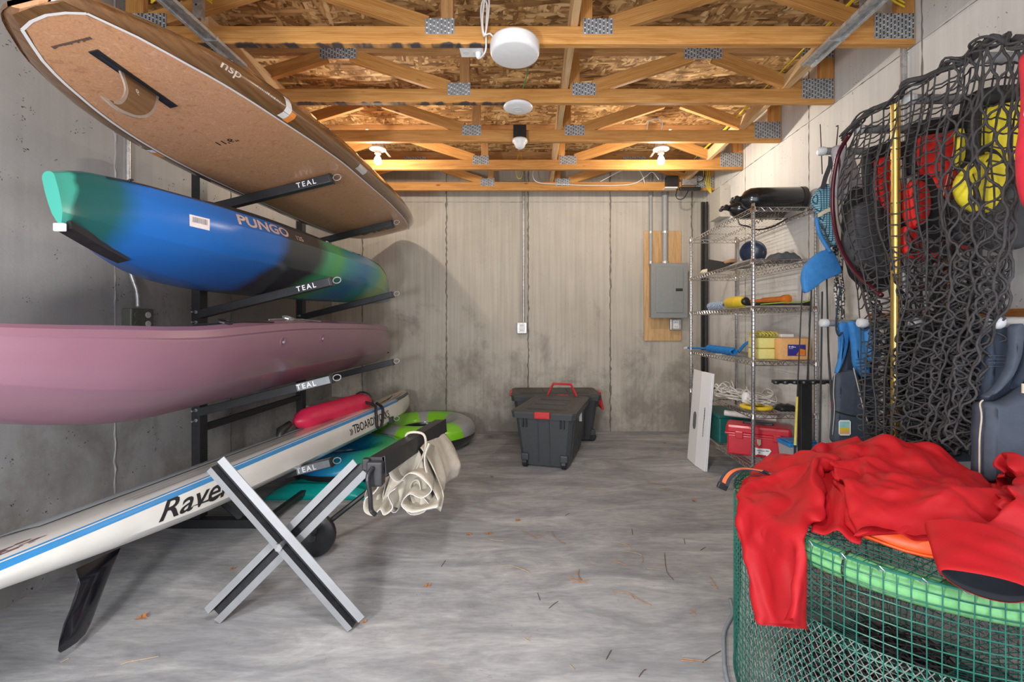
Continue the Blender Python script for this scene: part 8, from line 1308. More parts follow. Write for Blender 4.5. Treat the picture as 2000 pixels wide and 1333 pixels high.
# second peg: red and black vest
t = thing('life_vest', 'red and black life vest on the second upper peg, left of the gold handle', 'life vest', PX(1720, 290, 2.135), 'life vests on the pegs')
panel('collar', [(1690, 291), (1735, 278), (1776, 279), (1776, 312), (1740, 310), (1700, 318)], 2.13, 0.06, M['f_black'], t)
panel('side_panel', [(1684, 300), (1702, 300), (1706, 395), (1690, 400)], 2.12, 0.05, M['f_black'], t)
panel('front_panel', [(1702, 314), (1742, 305), (1755, 345), (1760, 420), (1745, 445), (1722, 410), (1702, 385)], 2.11, 0.06, M['f_red'], t, lab='red front panel')
panel('lower_panel', [(1662, 405), (1702, 387), (1748, 440), (1762, 500), (1720, 545), (1665, 520), (1652, 470)], 2.14, 0.08, M['f_char'], t)
# third peg
t = thing('life_vest', 'red and black life vest on the third upper peg, with a round red pocket', 'life vest', PX(1830, 240, 1.85), 'life vests on the pegs')
panel('collar', [(1777, 243), (1814, 232), (1884, 222), (1884, 252), (1830, 260), (1789, 266)], 1.960, 0.06, M['f_black'], t)
panel('side_panel', [(1774, 246), (1792, 262), (1790, 340), (1772, 345)], 1.950, 0.05, M['f_black'], t)
panel('front_panel', [(1789, 268), (1876, 253), (1869, 300), (1858, 350), (1845, 405), (1820, 385), (1800, 340), (1788, 325)], 1.930, 0.07, M['f_red'], t, lab='red front panel')
pxtube('piping', [(1876, 256), (1868, 300), (1857, 350), (1845, 400)], 1.890, 0.0022, M['f_pipe'], t); pxtube('piping', [(1870, 256), (1861, 300), (1850, 350), (1838, 398)], 1.888, 0.0018, M['f_pipe'], t)
panel('lower_panel', [(1790, 340), (1822, 352), (1842, 400), (1848, 460), (1845, 505), (1800, 512), (1768, 492), (1763, 440), (1770, 370)], 1.940, 0.08, M['f_black'], t)
pk2 = panel('pocket', [(1765, 367), (1785, 348), (1800, 355), (1812, 374), (1816, 410), (1805, 434), (1780, 452), (1766, 425)], 1.890, 0.05, M['f_red'], t, lab='round red pocket')
panel('hem', [(1763, 440), (1785, 450), (1800, 490), (1838, 495), (1838, 512), (1790, 514), (1764, 505)], 1.900, 0.03, M['f_red'], t, 0.006, 'red hem')
panel('mesh_panel', [(1884, 252), (1893, 300), (1880, 350), (1886, 430), (1872, 475), (1848, 470), (1846, 405), (1860, 335), (1872, 285)], 1.940, 0.03, M['f_mesh'], t, 0.008, 'grey mesh panel')
panel('hem', [(1846, 468), (1862, 462), (1900, 470), (1925, 474), (1925, 484), (1880, 492), (1848, 490)], 1.890, 0.03, M['f_red'], t, 0.006, 'red hem')
# fourth peg
t = thing('life_vest', 'yellow and black life vest on the fourth upper peg, with a round yellow pocket', 'life vest', PX(1950, 180, 1.56), 'life vests on the pegs')
panel('collar', [(1893, 182), (1940, 168), (2030, 160), (2030, 192), (1960, 202), (1918, 212)], 1.670, 0.06, M['f_black'], t)
panel('shoulder_strap', [(1886, 186), (1916, 204), (1920, 290), (1908, 322), (1886, 312), (1884, 220)], 1.665, 0.05, M['f_black'], t)
panel('front_panel', [(1918, 214), (1960, 203), (2030, 193), (2025, 260), (1985, 310), (1972, 335), (1950, 300), (1919, 302)], 1.640, 0.07, M['f_yel'], t, lab='yellow front panel')
panel('side_panel', [(1868, 250), (1880, 250), (1884, 310), (1870, 330)], 1.670, 0.03, M['f_yel'], t, 0.006)
panel('lower_panel', [(1880, 385), (1930, 400), (1960, 360), (1985, 325), (2020, 300), (2020, 470), (1990, 488), (1930, 486), (1865, 470)], 1.650, 0.09, M['f_char'], t)
panel('pocket', [(1870, 347), (1885, 326), (1915, 301), (1940, 301), (1955, 330), (1958, 360), (1945, 396), (1925, 421), (1900, 420), (1880, 398), (1870, 376)], 1.600, 0.06, M['f_yel'], t, lab='round yellow pocket')
pxtube('pocket_binding', [(1905, 300), (1930, 292), (1950, 306), (1962, 335), (1975, 355)], 1.580, 0.008, M['f_black'], t)
pxtube('zip', [(1900, 340), (1912, 375), (1920, 410)], 1.568, 0.0015, M['f_black'], pk2 if False else t)
# nearest peg, at the edge of the frame
t = thing('crimson_jacket', 'crimson jacket at the right edge, hanging from the nearest upper peg', 'jacket', PX(2010, 200, 1.28))
panel('jacket_body', [(2010, 92), (2070, 88), (2130, 110), (2130, 430), (2030, 420), (2010, 400), (2000, 330), (1996, 290), (2006, 250), (2010, 200)], 1.28, 0.07, M['f_crim'], t)
panel('white_tag', [(1999, 208), (2016, 202), (2018, 240), (2004, 237)], 1.24, 0.012, M['white'], t, 0.004)
# lower row
t = thing('life_vest', 'slate vest with bright blue collar and a small sunset patch on the farthest lower peg', 'life vest', PX(1660, 640, 2.38), 'life vests on the lower pegs')
panel('back_panel', [(1640, 632), (1700, 630), (1712, 660), (1712, 865), (1690, 868), (1640, 860), (1636, 740), (1650, 700)], 2.40, 0.05, M['f_navyd'], t)
panel('inner_collar', [(1636, 630), (1655, 628), (1655, 668), (1648, 705), (1632, 733), (1629, 730), (1640, 700), (1644, 670)], 2.36, 0.03, M['f_blue'], t, 0.006, 'bright blue collar')
panel('front_strap', [(1655, 627), (1674, 627), (1694, 652), (1698, 735), (1680, 740), (1668, 716), (1664, 680)], 2.34, 0.045, M['f_blue'], t, lab='bright blue shoulder strap')
for k in range(4): pxtube('strap_rib', [(1672, 703+k*7), (1695, 700+k*7)], 2.314, 0.0018, M['f_navy'], t)
fp = panel('front_panel', [(1629, 731), (1650, 728), (1667, 719), (1680, 760), (1690, 800), (1696, 835), (1696, 868), (1624, 866), (1626, 800)], 2.32, 0.06, M['f_navy'], t, lab='slate front panel')
pxtube('piping', [(1667, 719), (1677, 760), (1688, 805), (1696, 828)], 2.285, 0.003, M['f_pipe'], t); pxtube('piping', [(1630, 731), (1628, 770), (1630, 800), (1626, 850)], 2.29, 0.002, M['f_pipe'], t)
pxtube('seam', [(1631, 804), (1660, 812), (1690, 816)], 2.285, 0.003, M['f_black'], t)
def rrect(x0, x1, y0, y1, r=3): return [(x0+r, y0), (x1-r, y0), (x1, y0+r), (x1, y1-r), (x1-r, y1), (x0+r, y1), (x0, y1-r), (x0, y0+r)]
bm = BM(); prism(bm, [PX(a, b, 2.278) for a, b in rrect(1638, 1661, 821, 851)], (0, -0.003, 0)); pt_ = obj('sunset_patch', bm, M['print_white'], fp)
M['p_teal'] = plain('patch_teal', (0.30, 0.62, 0.62), 0.6); M['p_or'] = plain('patch_orange', (0.80, 0.45, 0.12), 0.6)
for (y0, y1, mm, n_) in ((824, 836, 'p_teal', 'patch_sky'), (836, 841, 'yellow', 'patch_sun'), (841, 848, 'p_or', 'patch_sand')):
    bm = BM(); prism(bm, [PX(a, b, 2.2745) for a, b in ((1640, y0), (1659, y0), (1659, y1), (1640, y1))], (0, -0.0006, 0)); obj(n_, bm, M[mm], fp)
t = thing('life_vest', 'black vest on the second lower peg, mostly hidden behind the black net', 'life vest', PX(1790, 640, 2.0), 'life vests on the lower pegs')
panel('front_panel', [(1742, 640), (1790, 622), (1835, 622), (1842, 700), (1838, 885), (1742, 888), (1735, 760)], 2.02, 0.10, M['f_black'], t); panel('side_panel', [(1690, 640), (1712, 640), (1716, 705), (1696, 708)], 2.1, 0.05, M['f_blue'], t, lab='bright blue side panel')
pxtube('white_strap', [(1771, 810), (1774, 850), (1770, 885)], 1.95, 0.005, M['white'], t)
t = thing('life_vest', 'black and navy vest on the third lower peg, behind the right part of the net', 'life vest', PX(1870, 640, 1.83), 'life vests on the lower pegs')
panel('front_panel', [(1822, 628), (1860, 620), (1905, 622), (1914, 700), (1912, 900), (1818, 900), (1815, 760)], 1.82, 0.10, M['f_navyd'], t); pxtube('white_strap', [(1821, 748), (1830, 790), (1842, 830), (1849, 848)], 1.755, 0.006, M['offwhite'], t)
t = thing('life_vest', 'large charcoal and navy vest on the nearest lower peg at the right edge', 'life vest', PX(1960, 640, 1.507), 'life vests on the lower pegs')
panel('back_panel', [(1916, 632), (1985, 626), (2040, 628), (2090, 650), (2090, 800), (2000, 815), (1945, 812), (1912, 800)], 1.53, 0.06, M['f_navyd'], t)
panel('front_panel', [(1916, 781), (1935, 788), (1960, 784), (1985, 770), (2005, 752), (2040, 735), (2095, 740), (2095, 940), (1911, 940), (1912, 860), (1917, 810)], 1.46, 0.08, M['f_navy'], t, lab='charcoal front panel')
panel('shoulder_strap', [(1978, 630), (1997, 630), (1990, 690), (1972, 735), (1950, 765), (1930, 778), (1916, 780), (1945, 758), (1965, 720), (1974, 680)], 1.47, 0.03, M['f_navy'], t, 0.005)
panel('arm_panel', [(1996, 632), (2090, 630), (2090, 760), (2010, 752), (1985, 758), (1965, 768), (1990, 700)], 1.505, 0.05, M['f_navyd'], t)
pxtube('piping', [(1913, 935), (1913, 860), (1917, 815), (1914, 790), (1920, 782)], 1.425, 0.0025, M['f_pipe'], t)
bm = BM(); b2(bm, PX(1995, 768, 1.41), PX(2008, 750, 1.405)); obj('pale_tab', bm, M['cream'], t)
for k in range(4): pxtube('quilt_line', [(1930, 695+k*7), (1968, 695+k*7)], 1.497, 0.0015, M['f_navy'], t)

# --- landing net: hoop, gold handle, black netting over the pegs
net = thing('landing_net', 'large black landing net with maroon hoop and gold handle draped over the pegs', 'net', (1.53, 1.85, 1.0))
M['cord'] = plain('black_net_cord', (0.045, 0.043, 0.045), 0.75, 0, 0.3, 120, 0.2); M['gold'] = plain('gold_anodised', (0.62, 0.42, 0.12), 0.3, 0.75, 0.08); M['maroon'] = plain('maroon_tube', (0.07, 0.012, 0.022), 0.25, 0.3)
bm = BM(); hp = [PX(a, b, 1.515*F/(a-CX)) for a, b in ((1660, 262), (1640, 295), (1631, 330), (1626, 375), (1628, 430), (1640, 480), (1665, 525), (1700, 560), (1722, 578))]
tube(bm, catmull(hp, 5), 0.0105, 10); obj('hoop', bm, M['maroon'], net, smooth=True)
bm = BM(); rod(bm, PX(1798, 562, 1.80), PX(1872, 502, 1.70), 0.008, 8); obj('brace_rod', bm, M['maroon'], net)
gx = 1.535; gy = gx*F/(1749-CX)
bm = BM(); lathe(bm, (gx, gy, 0.66), [(0.0, 0), (0.0165, 0.0), (0.0175, 0.01), (0.0175, 1.44), (0.0185, 1.45), (0.0185, 1.462), (0.0, 1.465)], 14); gh = obj('handle', bm, M['gold'], net, auto=50)
bm = BM(); rod(bm, (gx-0.004, gy-0.018, 0.68), (gx-0.004, gy-0.018, 2.10), 0.0025, 6); obj('groove', bm, plain('bronze_groove', (0.25, 0.13, 0.03), 0.4, 0.6), gh)
TOPX = [1648, 1668, 1715, 1765, 1840, 1905, 1960, 2040]; TOPY = [276, 246, 214, 186, 140, 100, 87, 96]
LBY = [276, 330, 420, 490, 560, 640, 760, 880]; LBX = [1648, 1632, 1630, 1644, 1668, 1690, 1700, 1704]
RBY = [96, 200, 330, 470, 600, 700, 800, 880]; RBX = [2040, 2015, 2000, 1988, 1968, 1938, 1924, 1918]
def netp(u, v, xo=0.0, sd=0.0, amp=1.0):
    u2 = u+0.045*v*math.sin(u*19+sd)*min(1, 4*u)*min(1, 4*(1-u))
    tx = lerp(TOPX[0], TOPX[-1], u2); ty = interp(TOPX, TOPY, tx)
    yl = lerp(276, 882, v); yr_ = lerp(96, 880, v); lx = interp(LBY, LBX, yl); rx = interp(RBY, RBX, yr_)
    vv = v; py = lerp(ty, 880, vv); px = lerp(lx, rx, u2) if v > 0 else tx
    k = min(1, v*6); px = lerp(tx, lerp(lx, rx, u2), k)
    x = 1.527+xo; p = PX(px, py, x*F/(px-CX))
    a = amp*(0.012+0.05*v)
    p += Vector((a*math.sin(u*34+sd*2+1.5*math.sin(v*5+sd)), 0.35*a*math.cos(u*29+sd+v*3), 0.012*math.sin(u*23+sd+v*4)*v))
    p += noise.noise_vector(Vector((u*9, v*9, sd*7)))*0.016*(0.4+v)
    return p
def netlayer(nu, nv, xo, sd, u0=0, u1=1, v0=0, v1=1, diamond=False, r=0.0032, amp=1.0, name='netting'):
    bm = BM(); G_ = {}
    def g(i, j):
        if (i, j) not in G_: G_[i, j] = netp(lerp(u0, u1, i/nu), lerp(v0, v1, j/nv), xo, sd, amp)
        return G_[i, j]
    def th(a, b):
        mid = (a+b)/2+Vector((0, 0, -0.12*(a-b).length)) if not diamond else (a+b)/2
        tube(bm, [a, mid, b], r, 5, caps=False)
    for i in range(nu+1):
        for j in range(nv+1):
            if diamond:
                if (i+j) % 2: continue
                if j < nv:
                    if i < nu: th(g(i, j), g(i+1, j+1))
                    if i > 0: th(g(i, j), g(i-1, j+1))
            else:
                if i < nu: th(g(i, j), g(i+1, j))
                if j < nv: th(g(i, j), g(i, j+1))
    o = obj(name, bm, M['cord'], net, smooth=True); o['kind'] = 'stuff'; return o
def strands(nu, nv, xo, sd, u0=0, u1=1, v0=0, v1=1, r=0.0034, amp=1.0):
    bm = BM(); m = nv*5
    for i in range(nu):
        pts = []
        for j in range(m+1):
            v = lerp(v0, v1, j/m); c = math.cos(PI*j/5); w_ = 0.49*(1 if i % 2 else -1)*math.copysign(abs(c)**0.7, c)
            pts.append(netp(lerp(u0, u1, (i+0.5+w_)/nu), v, xo, sd, amp))
        tube(bm, pts, r, 5, caps=False)
    o = obj('netting', bm, M['cord'], net, smooth=True); o['kind'] = 'stuff'; return o
netlayer(13, 33, 0.0, 0.3, 0.0, 0.62)
strands(15, 22, -0.012, 1.7, 0.56, 1.0, r=0.0042)
netlayer(17, 28, 0.075, 4.1, 0.02, 0.98, 0.04, 1.0, r=0.003)
strands(22, 30, 0.02, 6.2, 0.0, 0.66, 0.44, 1.0, r=0.0036, amp=1.2)
strands(24, 26, 0.04, 8.8, 0.3, 0.98, 0.40, 1.0, r=0.0038, amp=1.4)
strands(20, 24, -0.02, 2.9, 0.42, 0.9, 0.52, 1.0, r=0.0040, amp=1.1)
bm = BM()
for s_ in range(6):
    rr = random.Random(s_+40); pts = []
    for i in range(15):
        u = i/14; p = netp(u*0.93, 0.0); pts.append(p+Vector(((rr.random()-0.5)*0.035, 0, 0.004+(rr.random()-0.3)*0.045)))
    tube(bm, catmull(pts, 4), 0.0045 if s_ else 0.011, 6)
o = obj('gathered_cord', bm, M['cord'], net, smooth=True); o['kind'] = 'stuff'

# --- rods and rod rack
rackr = thing('rod_rack', 'black rod rack with a notched top bar beside the wire shelving', 'rack', (1.69, 2.76, 0))
bm = BM(); b2(bm, (1.50, 2.735, 0.832), (1.865, 2.775, 0.852), bev=0.003); tb3 = obj('top_bar', bm, M['black'], rackr)
for i in range(7):
    bm = BM(); lathe(bm, (1.505+i*0.057, 2.728, 0.83), [(0.016, 0.0), (0.018, 0.008), (0.016, 0.018), (0.009, 0.018), (0.009, 0.0)], 10); obj('notch', bm, M['black'], tb3)
bm = BM(); b2(bm, (1.665, 2.74, 0.03), (1.735, 2.78, 0.832), bev=0.004); obj('post', bm, M['black'], rackr)
bm = BM(); b2(bm, (1.52, 2.64, 0.0), (1.86, 2.86, 0.03), bev=0.006); obj('base', bm, M['black'], rackr)
def frod(lab, segs, y0, y1, rings=0):
    """segs: list of (px0,py0,px1,py1,radius,material,name)"""
    t = thing('fishing_rod', lab, 'fishing rod', PX(segs[-1][2], segs[-1][3], y1), 'fishing rods beside the shelving')
    for (a, b, c, d, r, m, n_) in segs:
        bm = BM(); rod(bm, PX(a, b, y0), PX(c, d, y1), r*0.8, 8, r1=r); obj(n_, bm, m, t)
    return t
yb = plain('yellow_blank', (0.72, 0.60, 0.12), 0.4); rb = plain('red_wrap', (0.6, 0.03, 0.05), 0.4); ck = plain('cork', (0.55, 0.38, 0.2), 0.8)
frod('thin black rod with a yellow butt, standing left of the rod rack post', [(1567, 560, 1557, 775, 0.004, M['black'], 'blank'), (1557, 775, 1553, 870, 0.008, yb, 'butt'), (1553, 870, 1550, 1017, 0.009, M['black'], 'end_cap')], 2.72, 2.70)
frod('black rod behind the blue flap, rising from the rod rack', [(1585, 560, 1577, 745, 0.0055, M['black'], 'blank'), (1577, 745, 1573, 1005, 0.007, M['black'], 'butt')], 2.80, 2.79)
frod('black rod with a red wrap and cork butt, left of the slate vest', [(1612, 420, 1618, 690, 0.0045, M['black'], 'blank'), (1618, 690, 1625, 785, 0.007, M['f_char'], 'blank'), (1625, 785, 1627, 802, 0.010, rb, 'wrap'), (1627, 802, 1627, 815, 0.007, M['black'], 'reel_seat'), (1627, 815, 1628, 1043, 0.010, ck, 'cork_butt')], 2.55, 2.52)
frod('thin dark rod between the shelf post and the farthest lower peg', [(1606, 570, 1599, 1022, 0.006, M['f_char'], 'blank')], 2.68, 2.66)
frod('thin black rod tip hooked over the farthest upper peg', [(1602, 243, 1606, 340, 0.0028, M['black'], 'tip')], 2.42, 2.42)
frod('short black rod tip standing above the lavender grey vest', [(1637, 248, 1633, 290, 0.0032, M['black'], 'tip'), (1633, 247, 1637, 246, 0.004, M['black'], 'tip_ring')], 2.43, 2.43)
frod('dark rod standing behind the blue collar of the slate vest', [(1648, 440, 1626, 1050, 0.005, M['f_char'], 'blank')], 2.50, 2.48)
sm_, st_, sb_ = nt('speckled_rope'); vo = N(st_, 'ShaderNodeTexVoronoi'); vo.inputs['Scale'].default_value = 110; st_.links.new(coords(st_), vo.inputs['Vector']); sp = N(st_, 'ShaderNodeSeparateColor'); st_.links.new(vo.outputs['Color'], sp.inputs[0]); st_.links.new(ramp(st_, sp.outputs[0], [(0.45, (0.6, 0.56, 0.5)), (0.5, (0.04, 0.04, 0.04))], 'CONSTANT'), sb_.inputs['Base Color'])
for k, (a, b) in enumerate((((1632, 470), (1644, 700)), ((1641, 480), (1652, 690)), ((1628, 480), (1636, 640)))):
    bm = BM(); p0, p1 = PX(*a, 2.5), PX(*b, 2.47); tube(bm, [p0.lerp(p1, i/12)+Vector((0.005*math.sin(i*1.3+k), 0, 0)) for i in range(13)], 0.0085, 8)
    tag(obj('speckled_rope', bm, sm_, smooth=True, loc=p0), 'speckled black and white rope hanging beside the slate vest, '+['middle', 'rightmost', 'leftmost'][k]+' of the three', 'rope', 'speckled ropes')
cable('blue_strap', [tuple(PX(1642, 560, 2.33)), tuple(PX(1636, 600, 2.33)), tuple(PX(1633, 640, 2.33)), tuple(PX(1638, 656, 2.33)), tuple(PX(1644, 650, 2.33))], 0.005, M['f_navyd'], 'dark blue strap curling over the farthest lower peg')

# ------------------------------------------------------------------ green wire mesh drum in the foreground
DC, DR, DZ = Vector((1.16, 1.385, 0)), 0.48, 0.625
drum = thing('wire_mesh_basket', 'large round green wire mesh basket in the right foreground, a red jacket lying on it', 'basket', DC)
M['wire_green'] = plain('green_coated_wire', (0.012, 0.13, 0.095), 0.35, 0.1, 0.25, 20); M['net_white'] = plain('grey_white_netting', (0.30, 0.32, 0.29), 0.7, 0, 0.2, 30)
def dp(a, z, r=DR): return Vector((DC.x+r*math.cos(a), DC.y+r*math.sin(a), z))
bm = BM(); nv_ = 118
for i in range(nv_):
    a = 2*PI*i/nv_; tube(bm, [dp(a+0.004*math.sin(i*7.1+z*9), z) for z in (0.004, 0.32, DZ)], 0.0016, 4, caps=False)
nz_ = 25
for j in range(nz_+1):
    z = 0.004+(DZ-0.004)*j/nz_; tube(bm, [dp(2*PI*k/96, z+0.0012*math.sin(k*0.7+j*3)) for k in range(96)], 0.0016, 4, closed=True)
o = obj('side_mesh', bm, M['wire_green'], drum); o['kind'] = 'stuff'
bm = BM()
for axis in (0, 1):
    n = int(DR/0.0255)
    for i in range(-n, n+1):
        c = i*0.0255; h = math.sqrt(max(0, DR*DR-c*c))
        if h < 0.02: continue
        ca_, sa_ = math.cos(0.5), math.sin(0.5); pts = []
        for k in range(9):
            s_ = lerp(-h, h, k/8); lx, ly = (c, s_) if axis == 0 else (s_, c)
            pts.append(Vector((DC.x+lx*ca_-ly*sa_, DC.y+lx*sa_+ly*ca_, DZ+0.001*axis-0.006*math.sin(PI*k/8))))
        tube(bm, pts, 0.0016, 4, caps=False)
o = obj('top_mesh', bm, M['wire_green'], drum); o['kind'] = 'stuff'
bm = BM()
for z in (0.004, DZ): tube(bm, [dp(2*PI*k/96, z) for k in range(96)], 0.0035, 6, closed=True)
obj('rim_wire', bm, M['wire_green'], drum)['kind'] = 'stuff'
bm = BM()
for i in range(40):
    a = 2*PI*i/40; tube(bm, [dp(a+0.02*math.sin(q), DZ-0.002+0.006*math.cos(q), DR+0.004*math.sin(q)) for q in (0, 1.5, 3, 4.5, 6)], 0.0016, 4)
obj('wire_tie', bm, M['galv'], drum)['kind'] = 'stuff'
bm = BM(); nd = 150
for sgn in (-1, 1):
    for i in range(nd):
        a0 = 2*PI*i/nd; tube(bm, [dp(a0+sgn*0.62*t_, 0.006+0.40*t_, DR-0.012-0.02*t_) for t_ in [k/10 for k in range(11)]], 0.0011, 4, caps=False)
obj('inner_netting', bm, M['net_white'], drum)['kind'] = 'stuff'
bm = BM()
for i in range(60):
    a0 = 2*PI*i/60; tube(bm, [dp(a0, 0.40, 0.45), dp(a0+0.05, 0.28, 0.3), dp(a0+0.1, 0.20, 0.12)], 0.0014, 4, caps=False)
for r_, z in ((0.38, 0.345), (0.30, 0.28), (0.21, 0.24), (0.12, 0.20)): tube(bm, [dp(2*PI*k/64, z, r_) for k in range(64)], 0.0014, 4, closed=True)
obj('entry_funnel', bm, M['wire_green'], drum)['kind'] = 'stuff'
def noodle_mat():
    m, t, b = nt('pale_green_foam'); b.inputs['Roughness'].default_value = 0.75
    v = coords(t); t.links.new(ramp(t, noise_n(t, v, 45, 4), [(0.35, (0.12, 0.37, 0.13)), (0.65, (0.19, 0.47, 0.20))]), b.inputs['Base Color']); bump(t, b, noise_n(t, v, 120, 3), 0.2, 0.003); return m
M['noodle'] = noodle_mat()
na = [2*PI*k/96 for k in range(97)]
bm = BM(); tube(bm, [dp(PI*1.04+a*0.97, DZ-0.039, DR-0.037) for a in na], 0.034, 16); nd_ = obj('foam_noodle', bm, M['noodle'], None, smooth=True, loc=DC+Vector((0, 0, DZ-0.04))); tag(nd_, 'pale green foam noodle curled inside the top rim of the wire mesh basket', 'pool noodle')
bm = BM(); a = PI*1.20; tube(bm, [dp(a, DZ-0.039, DR-0.037)+Vector((0.036*math.cos(q)*math.cos(a), 0.036*math.cos(q)*math.sin(a), 0.036*math.sin(q))) for q in [2*PI*k/16 for k in range(16)]], 0.003, 5, closed=True); obj('cord_tie', bm, M['black'], nd_)
# floats and rope seen inside the basket: a dark net heap
bm = BM(); rr = random.Random(21)
for s_ in range(9):
    pts = []
    for i in range(60):
        a = rr.random()*2*PI; r_ = 0.36*math.sqrt(rr.random()); pts.append(Vector((DC.x+r_*math.cos(a), DC.y+r_*math.sin(a), 0.01+0.12*rr.random()*(1-r_))))
    tube(bm, catmull(pts, 2), 0.003, 4)
hp_ = obj('net_heap', bm, M['cord'], None, loc=DC); tag(hp_, 'dark tangled net heaped on the floor inside the wire mesh basket', 'net', kind='stuff')
# orange dry bag under the jacket
M['orange_bag'] = plain('orange_red_nylon', (0.85, 0.10, 0.012), 0.45, 0, 0.1, 12, 0.35)
bag2 = thing('flat_bag', 'orange nylon bag lying on the wire mesh basket under the red jacket', 'bag', DC+Vector((0, 0, DZ)))
rows = []; rr = random.Random(2)
def bagz(u, a):
    return 0.075*math.sqrt(max(0, 1-u**2.6))
bm = BM(); rings = []
for i in range(15):
    u = max(1e-3, i/14); rg = []
    for k in range(56):
        a = 2*PI*k/56; rx, ry = 0.325, 0.36; p = Vector((1.15+rx*u*math.cos(a), 1.375+ry*u*math.sin(a), 0))
        cre = noise.noise(Vector((p.x*9, p.y*9, 3)))*0.014+0.010*abs(noise.noise(Vector((p.x*22, p.y*22, 8))))
        p.z = DZ+0.010+bagz(u, a)+cre*(1-u**4); rg.append(p)
    rings.append(rg)
rings.append([Vector((lerp(p.x, 1.15, 0.03), lerp(p.y, 1.375, 0.03), DZ+0.004)) for p in rings[-1]])
loft(bm, rings); obj('bag_body', bm, M['orange_bag'], bag2, smooth=True)
bm = BM(); tube(bm, [Vector((1.15+0.326*math.cos(a), 1.375+0.361*math.sin(a), DZ+0.013+0.004*math.sin(a*9))) for a in [2*PI*k/60 for k in range(60)]], 0.004, 5, closed=True); obj('edge_seam', bm, M['orange_bag'], bag2, smooth=True)
# red jacket, laid out as a folded double layer of cloth
def jacket():
    n = len(JACKET_X); co = []
    for i, dl in enumerate((JACKET_X, JACKET_Y, JACKET_Z)):
        a = 0; c = []
        for k in dl: a += k; c.append(JMIN[i]+a*0.0007)
        co.append(c)
    G = 0.0212
    def inside(x, y):
        if abs(x) <= 0.33 and -0.40 <= y <= 0.33: return not (abs(x) < 0.07 and y > 0.28)
        a = abs(x)
        if 0.33 <= a <= (1.12 if x < 0 else 1.15):
            t = (a-0.33)/0.84; return abs(y-0.18) <= 0.155*(1-t)+(0.118 if x < 0 else 0.098)*t
        return False
    nx, ny = 116, 40; x0 = -nx/2*G; y0 = -0.41
    cells = [(i, j) for i in range(nx) for j in range(ny) if inside(x0+(i+.5)*G, y0+(j+.5)*G)]
    cs = set(cells); verts = {}; cnt = [0]; imin = min(i for i, j in cells); imax = max(i for i, j in cells); jmin = min(j for i, j in cells)
    def vid(i, j, l):
        x = x0+i*G; full = all((i+a, j+b_) in cs for a in (-1, 0) for b_ in (-1, 0)); op = (i == imin or i == imax+1 or (j == jmin and abs(x) < 0.31))
        k = (i, j, l) if (full or op) else (i, j, 0)
        if k not in verts: verts[k] = cnt[0]; cnt[0] += 1
        return verts[k]
    faces = []
    for l in (0, 1):
        for i, j in cells:
            f = [vid(i, j, l), vid(i+1, j, l), vid(i+1, j+1, l), vid(i, j+1, l)]; faces.append(f if l else f[::-1])
    base = DC+Vector((0, 0, DZ)); pts = [(co[0][k]-base.x, co[1][k]-base.y, co[2][k]-base.z) for k in range(n)]
    me = bpy.data.meshes.new('shell'); me.from_pydata(pts, [], faces); me.materials.append(M['jacket_red'])
    me.polygons.foreach_set('use_smooth', [True]*len(me.polygons))
    t = thing('rain_jacket', 'red rain jacket crumpled on the wire mesh basket, one sleeve hanging down its side', 'jacket', base)
    o = bpy.data.objects.new('shell', me); link(o, t); sb = o.modifiers.new('smooth', 'SUBSURF'); sb.levels = 2; sb.render_levels = 2
    for sz, stg in ((0.16, 0.022), (0.06, 0.004)):
        tx = bpy.data.textures.new('crumple', 'CLOUDS'); tx.noise_scale = sz; tx.noise_depth = 1; tx.noise_type = 'HARD_NOISE' if sz > 0.1 else 'SOFT_NOISE'
        dm = o.modifiers.new('crumple', 'DISPLACE'); dm.texture = tx; dm.strength = stg; dm.mid_level = 0.35; dm.texture_coords = 'LOCAL'
    return t
M['jacket_red'] = plain('red_shell_fabric', (0.40, 0.006, 0.011), 0.62, 0, 0.04, 200, 0, 0.3)
_t = M['jacket_red'].node_tree; _v = coords(_t); _n1 = N(_t, 'ShaderNodeTexNoise', noise_type='RIDGED_MULTIFRACTAL'); _n1.inputs['Scale'].default_value = 5.5; _n1.inputs['Detail'].default_value = 3; _n1.inputs['Distortion'].default_value = 0.8; _t.links.new(_v, _n1.inputs['Vector']); bump(_t, _t.nodes['Principled BSDF'], _n1.outputs['Fac'], 0.55, 0.012)
jk = jacket()
# open cuff of the right sleeve with its dark lining
M['lining'] = plain('dark_lining', (0.03, 0.035, 0.045), 0.7)
ce = Vector((0.925, 0.905, 0.668)); cd = Vector((0.62, 0.74, 0.10)).normalized(); csd = Vector((0.80, -0.60, 0)).normalized(); cup = csd.cross(cd).normalized()
if cup.z < 0: cup = -cup
def cuffring(s_, rx, rz, dz=0): return [ce+cd*s_+csd*rx*math.cos(q)*(1+0.04*math.sin(3*q))+cup*(rz*math.sin(q)+dz+0.004*math.sin(2*q+1)) for q in [2*PI*k/30 for k in range(30)]]
bm = BM(); loft(bm, [cuffring(0.0, 0.066, 0.024), cuffring(0.004, 0.071, 0.028), cuffring(0.04, 0.075, 0.033, 0.003), cuffring(0.10, 0.082, 0.040, 0.008), cuffring(0.17, 0.088, 0.042, 0.02)], cap0=False, cap1=False); 
bmesh.ops.subdivide_edges(bm, edges=[e for e in bm.edges if e.calc_length() > 0.02], cuts=3, use_grid_fill=True)
for v in bm.verts:
    k_ = min(1, max(0, (v.co-ce).dot(cd)/0.05)); v.co += Vector((0, 0, 1))*(0.010*k_*(abs(noise.noise(v.co*14))*2-0.5))
cf = obj('cuff', bm, M['jacket_red'], jk, smooth=True)
